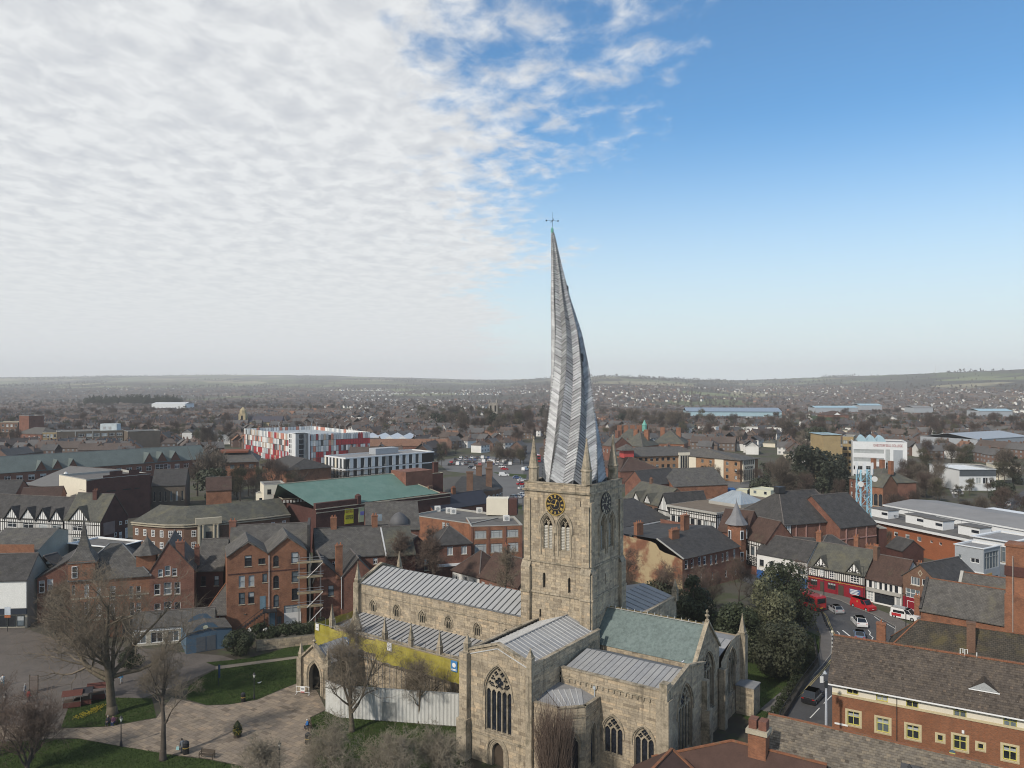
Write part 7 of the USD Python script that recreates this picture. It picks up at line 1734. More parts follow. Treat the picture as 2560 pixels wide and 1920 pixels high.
# ------------------------------------------------------------------ paving, grass, roads round the church
ASPHALT=look("asphalt",(0.062,0.062,0.064),rough=.9,var=.18,scale=.25,fine=.08,fscale=6,col2=(.085,.083,.08),mix2=(.5,.7),scale2=.3)
ASPHALT_PALE=look("asphalt_pale",(0.115,0.113,0.11),rough=.9,var=.15,scale=.06,fine=.06,col2=(.09,.088,.086),mix2=(.5,.7),scale2=.05)
PAVE_SQ=look("square_setts",(0.105,0.090,0.078),rough=.9,var=.2,scale=.22,fine=.12,fscale=5,col2=(.075,.067,.06),mix2=(.5,.72),scale2=.3)
FLAG=look("flagstone",(0.215,0.175,0.135),rough=.9,var=.16,scale=.5,fine=.1,fscale=5,tone=.38,col2=(.14,.115,.09),mix2=(.52,.72),scale2=.35)
FLAG_BED=look("flag_joint",(0.07,0.058,0.045),rough=.95)
GRASS=look("lawn_grass",(0.036,0.055,0.016),rough=.95,var=.25,scale=.35,fine=.25,fscale=7,col2=(.048,.052,.023),mix2=(.5,.7),scale2=.5,spec=.1)
GRASS_BLADE=look("grass_blade",(0.040,0.064,0.018),rough=.9,var=.3,scale=.5,spec=.1,tone=.5)
EARTH=look("churchyard_earth",(0.055,0.048,0.035),rough=.95,var=.3,scale=.4,col2=(.05,.06,.025),mix2=(.48,.65),scale2=.4)
KERB=look("kerb_stone",(.24,.225,.20),rough=.9,var=.2,scale=1)
PAVEMENT=look("pavement",(.115,.105,.095),rough=.9,var=.18,scale=.5,fine=.1)
def gp(pts):return[tuple(at_z(*p)[:2])for p in pts]
def sheet(name,poly,z,mat):
 pg=Polygon(poly)if not hasattr(poly,"area")else poly
 if not pg.is_valid:pg=pg.buffer(0)
 return tag(MB().sheet(pg,z).build(name,mat,"/World"),kind="structure"),pg
sheet("churchyard",[(-75,88),(-45,70),(40,70),(30,92),(50,118),(62,145),(48,165),(10,150),(-35,142),(-58,138)],.02,EARTH)
sheet("market_square",[(-180,92),(-62,84),(-60,106),(-52,117),(-46,130),(-49,132),(-66,136),(-80,139),(-92,147),(-180,150)],.03,PAVE_SQ)
path_px=[B4(690,1210),B4(1230,1190),B4(1800,1090),B5(130,850),B5(540,945),B5(800,935),B5(1120,880),B5(1400,760),B5(1640,665),(792,1728),(815,1775),B5(1730,1080),B5(1740,1400),(790,1990),(690,1990),B5(950,1640),B5(560,1560),B5(60,1500),B4(1380,1410),B4(900,1320),B4(680,1320),(60,1850),(-60,1850),(-60,1815),(70,1815)]
_,flag_poly=sheet("flagged_path",gp(path_px),.05,FLAG_BED)
PATH="/World/flagged_path"
rf_=random.Random(12);mbf=MB();made=0
rot_=math.radians(-35);c_,s_=math.cos(rot_),math.sin(rot_)
prep=shapely.prepared.prep(flag_poly);bx=flag_poly.bounds
cand=[]
cx0,cy0=(bx[0]+bx[2])/2,(bx[1]+bx[3])/2
v=-45
while v<45:
 h=rf_.uniform(.55,.85);u=-60-rf_.uniform(0,1)
 while u<60:
  w=rf_.uniform(.6,1.35)
  q=[(cx0+c_*a_-s_*b_,cy0+s_*a_+c_*b_)for a_,b_ in((u+.02,v+.02),(u+w-.02,v+.02),(u+w-.02,v+h-.02),(u+.02,v+h-.02))]
  u+=w
  pq=Polygon(q)
  if prep.intersects(pq):
   cand.append((q,prep.contains(pq),rf_.uniform(.056,.075),min(max(rf_.gauss(.45,.2),0),1)))
 v+=h
cand.sort(key=lambda t:t[0][0][1])
for q,inside,z,t in cand:
 pg=Polygon(q)if inside else Polygon(q).intersection(flag_poly)
 ctr=pg.centroid
 in_view=abs(ctr.x)<ctr.y*.655 and ctr.y>46*FPX/962 and made<300 and inside and ctr.x>-42
 tgt=MB()if in_view else mbf
 tgt.tone=t
 if inside:
  vv=[(*p,z)for p in q]+[(*p,.05)for p in q];tgt.add(vv,[(0,1,2),(0,2,3),(4,5,1),(4,1,0),(5,6,2),(5,2,1),(6,7,3),(6,3,2),(7,4,0),(7,0,3)])
 else:tgt.sheet(pg,z)
 if in_view:tgt.build("flagstone",FLAG,PATH,tone=True);made+=1
mbf.build("farther_flagstones",FLAG,PATH,kind="stuff",tone=True)
lawns={"lawn":gp([B5(640,530),B5(1660,392),B5(1645,660),B5(1400,752),B5(1120,872),B5(800,927),B5(540,936),B5(300,870),B5(330,720),B5(500,600)]),"upper_lawn":gp([B5(530,445),B5(1000,400),B5(1850,170),B5(1880,255),B5(1700,350),B5(640,488)]),"tree_lawn":gp([B4(700,1200),B4(790,960),B4(1200,850),B4(1750,860),B4(1800,1080),B4(1230,1182)]),"front_lawn":gp([B4(600,1332),B4(900,1326),B4(1380,1416),B4(1843,1478),B5(60,1508),B5(560,1568),B5(950,1648),(620,2050),(-80,2050),(-80,1860)]),"hoarding_lawn":gp([B5(1742,1085),B5(1900,1005),(850,1795),(1160,1820),(1160,2000),(800,2000),B5(1750,1400)]),"graveyard_lawn":[(24,118),(31,112),(33,103),(44,120),(51.5,131),(56,142),(53,152),(40,158),(22,150),(20,130)]}
blades_V,blades_F,blades_t,nb=[],[],[],0
for nm,pts in lawns.items():
 _,pg=sheet(nm,pts,.04 if nm!="tree_lawn" else.045,GRASS)
 r=np.random.default_rng(len(nm));b_=pg.bounds;n=int(min(pg.area*55,26000))
 xy=np.column_stack([r.uniform(b_[0],b_[2],n*2),r.uniform(b_[1],b_[3],n*2)]);xy=xy[shapely.contains_xy(pg,xy[:,0],xy[:,1])][:n]
 th=r.uniform(0,6.28,len(xy));hh=r.uniform(.05,.16,len(xy));ww=.05
 d=np.stack([np.cos(th),np.sin(th)],1)*ww;ln=r.normal(0,.05,(len(xy),2))
 P=np.stack([np.column_stack([xy-d,np.full(len(xy),.04)]),np.column_stack([xy+d,np.full(len(xy),.04)]),np.column_stack([xy+ln,.04+hh])],1).reshape(-1,3)
 k=len(xy);blades_V.append(P);blades_F.append(np.arange(3*k).reshape(-1,3)+nb);nb+=3*k;blades_t.append(np.repeat(r.uniform(0,1,k),3))
tag(usd_mesh("/World/lawn_grass",np.vstack(blades_V),np.vstack(blades_F),GRASS_BLADE,tone=np.concatenate(blades_t)),"short green grass tufts growing on the churchyard lawns","grass",kind="stuff")
sheet("lawn_path",gp([B5(640,492),B5(1660,366),B5(1660,390),B5(640,528)]),.055,look("gravel_path",(.20,.17,.13),.95,.15))
# the street
road_l=[(30,84),*gp([B6(1370,625),(2006,1720),(2056,1666),(2079,1636),(2081,1595),(2066,1561),(2058,1539),(2042,1524),(2015,1513),(1950,1490),(1850,1450)])]
road_r=[*gp([(1850,1425),(1960,1462),(2019,1479),(2101,1502),(2131,1517),(2187,1539),(2238,1567)]),(68.5,140),(62,131),(50,113),(45.5,106.5),(41.0,99.5),(31,84)]
_,road_poly=sheet("street",road_l+road_r,.03,ASPHALT)
def kerb(name,line,off,wid,mat,h=.12):
 pv=LineString(line).buffer(wid,single_sided=True)if wid else None
 p=MB()
 for g_ in getattr(pv,"geoms",[pv]):p.ext(g_,(0,0,0),(1,0,0),(0,1,0),(0,0,1),0.0,h)
 q=tag(p.build(name,mat,"/World"),kind="structure")
 k=MB();kk=LineString(line).buffer(.14 if wid>0 else-.14,single_sided=True)
 for g_ in getattr(kk,"geoms",[kk]):k.ext(g_,(0,0,0),(1,0,0),(0,1,0),(0,0,1),0.01,h+.012)
 k.build("kerb",KERB,q)
kerb("pavement",road_l[1:9],0,1.9,PAVEMENT);kerb("pavement",[*road_r[:9]],0,3.4,PAVEMENT);kerb("pavement",road_r[8:13],0,2.0,PAVEMENT)
PAINT=look("road_paint",(.62,.61,.57),rough=.7,var=.12,scale=3);PAINT_Y=look("road_paint_yellow",(.42,.33,.12),rough=.7,var=.15,scale=3)
def mark(name,pts,w,mat=PAINT):
 pv=LineString(pts).buffer(w/2,cap_style=2);return tag(MB().sheet(pv,.036).build(name,mat,"/World"),kind="structure")
for a_,b_ in((B6(2105,400),B6(2008,500)),(B6(1955,555),B6(1835,682)),(B6(2212,270),B6(2150,345))):mark("lane_mark",gp([a_,b_]),.14)
mark("lane_mark",gp([A6(1070,1430),A6(1170,1510)]),.28);mark("lane_mark",gp([A6(1400,1425),A6(1430,1460),A6(1420,1490),A6(1465,1525),A6(1450,1550)]),.16);mark("lane_mark",gp([A6(995,1440),A6(1025,1465),A6(1030,1500)]),.16);mark("lane_mark",gp([A6(1480,1250),A6(1540,1295),A6(1640,1345),A6(1760,1415)]),.14)
off=LineString(road_l[:9]).parallel_offset(.45,"right");mark("yellow_line",list(off.coords),.09,PAINT_Y);off=LineString(road_l[:9]).parallel_offset(.7,"right");mark("yellow_line",list(off.coords),.09,PAINT_Y)
# car park, roundabout green and bypass farther off
_,cp_poly=sheet("car_park",gp([Z2(1820,870),Z2(2200,830),Z3(620,840),Z3(700,960),Z3(660,1240),Z3(470,1240),Z3(330,1000),Z3(0,960)]),.04,ASPHALT_PALE)
sheet("verge",gp([Z3(385,968),Z3(560,985),Z3(680,990),Z3(676,1025),Z3(560,1010),Z3(430,985)]),.06,GRASS);sheet("verge",gp([Z3(520,1262),Z3(640,1256),Z3(640,1290),Z3(525,1290)]),.06,GRASS)
sheet("side_road",gp([Z3(640,720),Z3(840,720),Z3(840,960),Z3(760,1300),Z3(640,1300),Z3(650,960)]),.05,ASPHALT)
sheet("office_car_park",gp([Z4(0,700),Z4(330,700),Z4(560,730),Z4(480,800),Z4(200,830),Z4(0,870)]),.04,ASPHALT_PALE)
sheet("bypass",gp([Z4(2212,820),Z4(2120,870),Z4(2040,920),Z4(1990,960),Z4(2060,1000),Z4(2130,950),Z4(2212,905),Z4(2300,880),Z4(2300,780)]),.05,ASPHALT)
sheet("bypass",gp([Z4(2130,1005),Z4(2170,960),Z4(2300,900),Z4(2300,1010)]),.05,ASPHALT)
sheet("residential_street",gp([Z4(1690,690),Z4(1760,760),Z4(1800,860),Z4(1770,870),Z4(1720,770),Z4(1650,690)]),.05,ASPHALT_PALE)
sheet("playing_field",gp([Z4(860,365),Z4(1090,360),Z4(1080,395),Z4(900,400)]),3.0,GRASS)
sheet("church_car_park",gp([Z1(1780,640),Z1(1990,570),Z1(2010,600),Z1(1830,660)]),.05,ASPHALT_PALE)
sheet("works_yard",[(70,262),(125,262),(150,330),(75,335)],.04,look("bare_yard",(.12,.10,.085),.95,.2))
# ------------------------------------------------------------------ trees
BARK=look("bark_grey_brown",(0.11,0.09,0.064),rough=.95,var=.3,scale=1.2,fine=.2,fscale=8,col2=(.06,.06,.035),mix2=(.52,.7),scale2=.8)
BARK_DARK=look("bark_dark",(0.07,0.057,0.045),rough=.95,var=.3,scale=1.0)
TWIG=look("twigs",(0.155,0.126,0.092),rough=.95,var=.25,scale=.5)
TWIG_RED=look("twigs_red_brown",(0.115,0.083,0.064),rough=.95,var=.25,scale=.5)
TWIG_FAR=look("twigs_far",(0.105,0.086,0.068),rough=.95,var=.3,scale=.2,rnd=.3)
def leafy(name,c,rnd=.25):
 if name in _mats:return _mats[name]
 nodes={"geo":("geometry",{}),"n":("noise_texture",{"scale":.9,"detail":4.0}),"r":("rgb_ramp",{"ramp":[(.3,tuple(np.array(c)*.6)),(.7,tuple(np.array(c)*1.45))]}),"oi":("object_info",{}),"ro":("rgb_ramp",{"ramp":[(0.,(1-rnd,)*3),(1.,(1+rnd,)*3)]}),"m":("mix_color",{"blend_type":"multiply","fac":1.0}),"p":("principled_bsdf",{"roughness":.6,"specular_ior_level":.25}),"t":("translucent_bsdf",{}),"mx":("mix_closure",{"fac":.22})}
 _mats[name]=usdkit.material(stage,f"/World/Looks/{name}",nodes,[("geo.position","n.vector"),("n.fac","r.fac"),("oi.random","ro.fac"),("r.color","m.a"),("ro.color","m.b"),("m.result","p.base_color"),("m.result","t.color"),("p.BSDF","mx.closure1"),("t.BSDF","mx.closure2")],surface="mx.closure")
 return _mats[name]
LEAF_DARK,LEAF_YEW,LEAF_PALE,LEAF_IVY=leafy("leaf_holly",(.045,.055,.028)),leafy("leaf_yew",(.056,.060,.034)),leafy("leaf_cypress",(.125,.126,.07)),leafy("leaf_ivy",(.038,.048,.022))
LEAF_FAR=leafy("leaf_far",(.042,.048,.030),.4)
def vary(d,r,a):
 v=d+r.normal(0,a,3);return v/np.linalg.norm(v)
def bare_tree(seed,h,trunk_r,spread,levels=(9,6,6,5),trunk_frac=.3,upright=.5,lean=(0,0),fork=1,twig_r=.012,limbs=None,droop=0.0):
 """Bare winter tree: (wood, twigs) meshes. Limbs leave the trunk, divide and taper to twigs."""
 r=np.random.default_rng(seed);wood,tw=MB(),MB()
 def branch(p,d,L,r0,lvl,up):
  n=(7,6,5,4,3)[min(lvl,4)]
  pts,rad=[p],[r0]
  for i in range(n):
   d=vary(d,r,(.10,.20,.24,.28,.30)[min(lvl,4)])
   d=d+np.array([0,0,up*.12-droop*.1*(lvl>1)]);d/=np.linalg.norm(d)
   p=p+d*L/n;pts.append(p);rad.append(max(r0*(1-.82*(i+1)/n),twig_r*.5))
  (wood if lvl<=1 else tw).tube(pts,rad,(9,6,4,3,3)[min(lvl,4)],cap=lvl==0)
  return np.array(pts),d,rad
 def grow(pts,rad,lvl,L):
  if lvl>len(levels):return
  k=levels[lvl-1]
  for i in range(int(k*r.uniform(.8,1.2)+.5)):
   f=r.uniform(.25,1.0)if lvl>1 else r.uniform(trunk_frac/.95,1.0)
   f=min(f,.999)*(len(pts)-1);a=int(f);q=pts[a]+(pts[min(a+1,len(pts)-1)]-pts[a])*(f-a);d0=pts[min(a+1,len(pts)-1)]-pts[a];d0/=np.linalg.norm(d0)
   side=r.normal(0,1,3);side-=d0*side.dot(d0);side/=np.linalg.norm(side)
   t=r.uniform(.5,1.0);d=d0*(.55 if lvl>1 else upright)+side*t+np.array([0,0,.15]);d/=np.linalg.norm(d)
   ll=L*r.uniform(.46,.80)*(1.15-.4*f/(len(pts)-1));rr=max(rad[a]*r.uniform(.42,.65),twig_r)
   b_,_,br=branch(q,d,ll,rr,lvl,.9 if lvl<3 else.4);grow(b_,br,lvl+1,ll)
 d=np.array([lean[0],lean[1],1.0]);d/=np.linalg.norm(d)
 pts,d,rad=branch(np.zeros(3),d,h*.8,trunk_r,0,1.0)
 wood.lathe([(trunk_r*1.45,-.1),(trunk_r*1.15,.35),(trunk_r*1.0,1.2)],10)
 grow(pts,rad,1,spread)
 for(z0,az,el,L,r0)in(limbs or[]):
  q=np.array([0,0,z0]);dd=np.array([math.cos(az)*math.cos(el),math.sin(az)*math.cos(el),math.sin(el)])
  b_,_,br=branch(q,dd,L,r0,1,.55);grow(b_,br,2,L*.8)
 return wood,tw
def place_tree(name,label,x,y,wt,bark=BARK,twig=TWIG,rot=0.0,group=None,z=0.0):
 t=thing(name,label,"tree",(x,y,z),rot,group)
 wt[0].build("trunk",bark,t,normals=True);wt[1].build("crown",twig,t)
 return t
place_tree("plane_tree","largest bare tree with massive trunk and long low limb over the square",-55.7,108.6,bare_tree(4,20,.66,9.5,(7,9,8,6),.30,.6,twig_r=.017,limbs=[(4.6,math.radians(176),.16,14.5,.42),(5.2,math.radians(152),.42,13.5,.38),(5.6,math.radians(110),.8,13,.40),(5.2,math.radians(10),.35,11.5,.34),(5.6,math.radians(40),.7,12.5,.36),(6.0,math.radians(-70),.7,11,.3),(6.0,math.radians(200),.75,11,.3)]))
place_tree("bare_tree","smaller bare tree with dark trunk on the lawn right of the big tree",-42.7,95.4,bare_tree(11,13.0,.38,7.0,(13,8,8,6),.34,.5,droop=.5,twig_r=.014),BARK_DARK)
place_tree("bare_tree","bare many stemmed tree at the bottom left corner with reddish twigs",-57.5,92.5,bare_tree(21,9.0,.22,6.0,(12,8,7,6),.1,.7,twig_r=.014,limbs=[(.6,0.4,1.0,6.5,.15),(.5,1.7,1.0,6.5,.15),(.6,3.1,1.0,6,.14),(.6,4.4,1.0,6,.14)]),BARK_DARK,TWIG_RED)
place_tree("bare_tree","bare bushy tree at the left frame edge below the street lamp",-63.5,96.5,bare_tree(22,7.5,.16,5.5,(11,8,7,5),.1,.8,twig_r=.014,limbs=[(.5,1,1.1,5,.12),(.5,3.4,1.1,5,.12)]),BARK_DARK,TWIG_RED)
place_tree("bare_tree","tall bare tree before the porch end of the white hoarding",-21.2,103.2,bare_tree(31,14.5,.34,6.5,(14,8,8,6),.2,.55,twig_r=.014,limbs=[(2.5,.3,1.0,8,.2),(2.8,3.0,1.0,8,.2)]),BARK)
place_tree("bare_tree","lower bare twin stemmed tree in front of the white hoarding centre",-12.6,106.0,bare_tree(33,8.4,.24,4.6,(12,8,8,6),.25,.6,twig_r=.013,limbs=[(.8,.2,.9,6,.18),(.7,2.9,.95,6,.18)]),BARK)
for i,(x,y,h,s,lb)in enumerate(((-20.5,89.0,6.0,5.5,"grey twiggy shrub spreading at the bottom below the tall hoarding tree"),(-13.5,87.0,6.6,5.5,"grey twiggy shrub filling the bottom centre left of the transept door"),(-8.2,89.5,6.2,4.5,"grey twiggy shrub against the transept corner buttress"),(-28.5,87.5,4.6,4.2,"low tangled shrub at the bottom edge of the flagged path"))):
 place_tree("bare_shrub",lb,x,y,bare_tree(41+i,h,.10,s,(14,9,7,4),.05,.45,limbs=[(.3,a_,.75,s*.9,.08)for a_ in(0,1.3,2.6,3.9,5.2)],twig_r=.017,droop=.7),TWIG,look("twigs_grey",(.20,.172,.128),.95,.2,.5))
def fastigiate(seed,h,w,n):
 r=np.random.default_rng(seed);wood,tw=MB(),MB();wood.tube([(0,0,0),(0,0,h*.4)],[.2,.12],6)
 for k in range(n):
  a_=r.uniform(0,6.28);rr=w*math.sqrt(r.uniform(0,1));z0=r.uniform(.1,.55)*h;L=h*r.uniform(.25,.5)
  p=np.array([rr*.55*math.cos(a_),rr*.55*math.sin(a_),z0]);tip=p+np.array([rr*.45*math.cos(a_),rr*.45*math.sin(a_),L]);md=(p+tip)/2+r.normal(0,.12,3)
  tw.tube([p,md,tip],[.024,.017,.008],3,cap=False)
 return wood,tw
place_tree("upright_tree","upright narrow tree of fine red brown twigs beside the transept door",4.6,85.5,fastigiate(5,11.4,2.5,1500),BARK_DARK,TWIG_RED)
place_tree("bare_tree","tall dark bare tree rising behind the nave roof",-16.5,163,bare_tree(51,17,.3,6.5,(13,8,7,6),.25,.9,twig_r=.022),BARK_DARK,TWIG_RED)
place_tree("bare_tree","dark bare tree behind the nave, left of the taller one",-24,166,bare_tree(52,14,.25,6,(13,8,7,6),.2,.9,twig_r=.022),BARK_DARK,TWIG_RED)
place_tree("bare_tree","bare tree just left of the tower's lower stage",-1.5,150,bare_tree(53,14.5,.28,5.5,(13,8,7,6),.2,.9,twig_r=.022),BARK_DARK,TWIG)
def clumps(seed,w,h,n,size=.55,shape="round",base=0.0,lumps=14):
 """Evergreen crown: leaf sized faces gathered in uneven clumps."""
 r=np.random.default_rng(seed);c=[]
 for k in range(lumps):
  t=r.uniform(0,1);z=base+h*(.08+.9*t)
  R=w*{"round":math.sqrt(max(1-(2*t-.95)**2,.05)),"cone":(1-t)**.75+.06,"egg":(1-t**2.2)*.95+.1}[shape]
  a_=r.uniform(0,6.28);c.append((R*.62*math.cos(a_),R*.62*math.sin(a_),z,max(R*.55,w*.2)))
 c=np.array(c);pick=r.choice(lumps,n,p=(c[:,3]**2)/(c[:,3]**2).sum())
 d=r.normal(0,1,(n,3));d/=np.linalg.norm(d,axis=1,keepdims=True)
 P=c[pick,:3]+d*c[pick,3:4]*(r.uniform(.55,1.05,(n,1))**.6)*np.array([1,1,.85])
 P[:,2]=np.maximum(P[:,2],base+.1)
 t1=r.normal(0,1,(n,3));t1-=d*(t1*d).sum(1,keepdims=True)*.6;t1/=np.linalg.norm(t1,axis=1,keepdims=True);t2=np.cross(d,t1)
 s=size*r.uniform(.5,1.2,(n,1))
 V=np.stack([P-t1*s*.5,P+t1*s*.5,P+t2*s*.9+d*s*.25],1).reshape(-1,3)
 return V,np.arange(3*n).reshape(-1,3)
def evergreen(name,label,x,y,w,h,shape,mat,seed,n=3800,size=.5,lumps=18,group=None):
 t=thing(name,label,"tree",(x,y,0),0,group);MB().tube([(0,0,0),(.1,0,h*.45),(0,.1,h*.8)],[w*.09,w*.06,.03],6).build("trunk",BARK_DARK,t)
 V,F=clumps(seed,w,h,n,size,shape,.3,lumps);tag(usd_mesh(numbered(path_of(t),"crown"),V,F,mat));return t
evergreen("cypress_tree","pale olive green bushy conifer in the graveyard, left of the bus",44.0,134.0,5.0,13.6,"egg",LEAF_PALE,1,9000,.42,26)
evergreen("holly_tree","dark glossy evergreen beside the pale conifer and the red bus",50.5,143,5.2,13.5,"round",LEAF_DARK,2,8000,.45,24)
evergreen("yew_tree","broad dark yew at the foot of the pale conifer",42.0,122.5,4.6,8.2,"round",LEAF_YEW,3,7000,.42,22)
evergreen("yew_tree","dark yew behind the chancel roof in the graveyard",33,142,4.2,10.5,"egg",LEAF_DARK,4,6000,.45,20)
evergreen("yew_tree","dark evergreen mass right of the north transept",27.5,150,4.0,8.5,"round",LEAF_YEW,5,5000,.45,18)
evergreen("yew_tree","dark yew in the graveyard left of the pale conifer",38.0,130,4.2,9.0,"round",LEAF_DARK,6,6000,.45,20)
evergreen("laurel_bush","dark rounded evergreen bush beside the blue workshop",-46.0,131.5,2.4,4.2,"round",LEAF_DARK,7,3500,.3,16)
evergreen("clipped_bush","dark evergreen bush under the big bare tree by the shops",-61.5,126.0,2.0,3.0,"round",LEAF_DARK,8,2200,.28,12)
for i,(x,y,h,lb)in enumerate(((24,160,12,"bare red brown tree before the peeling gable wall"),(31,158,10.5,"bare tree below the brick terrace windows, left"),(39,156,11,"bare tree below the brick terrace windows, centre"),(46,158,12,"bare tree between the brick terrace and the white corner building"),(30,150,9,"bare tree rising among the graveyard yews"),(36,148,10,"bare brown tree between the dark yew and the pale conifer"),(20,152,10,"bare tree at the tower's right foot"),(55,152,10,"twiggy tree in front of the white corner building"))):
 place_tree("bare_tree",lb,x,y,bare_tree(60+i,h,.2,5.0,(12,8,7,5),.1,.6,twig_r=.02),BARK_DARK,TWIG_RED)
place_tree("bare_tree","bare bush tree at left between the white shop and the turret",-84.0,144.5,bare_tree(71,8.5,.2,5.5,(12,8,8,5),.1,.8,twig_r=.018),BARK_DARK,TWIG)
place_tree("bare_tree","bare bush tree against the turreted brick building corner",-79.5,137.0,bare_tree(72,8,.2,5,(12,8,8,5),.1,.8,twig_r=.018),BARK_DARK,TWIG)
# hedge bank along the foot of the brick backs
hV,hF,n0=[],[],0
hd=thing("hedge_bank","dark ivy hedge bank along the stone wall below the brick gables","hedge",(0,0,0))
for k in range(22):
 f=k/21;x,y=-45.5+f*15.5,136.5+f*6.0
 V,F=clumps(100+k,1.5,2.2+.5*math.sin(k),420,.3,"round",.6,6);hV.append(V+(x,y+1.0,.3));hF.append(F+n0);n0+=len(V)
tag(usd_mesh(path_of(hd)+"/foliage",np.vstack(hV),np.vstack(hF),LEAF_IVY),kind="stuff")
wl=thing("retaining_wall","low dark rubble stone retaining wall between hedge bank and upper lawn","wall",(0,0,0))
mb=MB();wall_face(mb,(-44,134.2),(-29.5,140.0),sbox(0,0,15.6,1.7));mb.poly([(-44,134.2,1.7),(-29.5,140,1.7),(-29.7,140.6,1.7),(-44.2,134.8,1.7)]);core_=mb.build("wall",look("rubble",(.09,.08,.06),.95,.3,1),wl)
ashlar(sbox(0,0,15.6,1.7),(-44,134.2),(-29.5,140.0),core_,77,bw=(.5,1.4),bh=(.25,.5))
# hedge along the street wall in the graveyard
hd=thing("street_hedge","dark clipped hedge with railing between graveyard and street","hedge",(0,0,0));hV,hF,n0=[],[],0
ln=LineString([(30.5,95),(36.0,106),(43.0,117.5),(49.3,127),(52.8,137.5)])
for k in range(44):
 p=ln.interpolate(k/43,normalized=True);V,F=clumps(200+k,.8,1.9,300,.22,"round",.1,5);hV.append(V+(p.x-.5,p.y,.0));hF.append(F+n0);n0+=len(V)
tag(usd_mesh(path_of(hd)+"/foliage",np.vstack(hV),np.vstack(hF),LEAF_IVY),kind="stuff")
wl=thing("street_wall","low dark stone wall with iron railings beside the street pavement","wall",(0,0,0));cs=list(ln.coords)
for k in range(len(cs)-1):
 (xa,ya),(xb,yb)=cs[k],cs[k+1];MB().bar((xa+.45,ya-.2,.35),(xb+.45,yb-.2,.35),.4,.9).build("wall",look("sooty_stone",(.07,.062,.05),.95,.3,.8),wl)
 rl=MB();rl.bar((xa+.45,ya-.2,1.75),(xb+.45,yb-.2,1.75),.06);n=int(math.hypot(xb-xa,yb-ya)/.35)
 for q in range(n):t=(q+.5)/n;rl.bar((xa+.45+(xb-xa)*t,ya-.2+(yb-ya)*t,.8),(xa+.45+(xb-xa)*t,ya-.2+(yb-ya)*t,1.85),.03)
 rl.build("railing",IRON,wl)
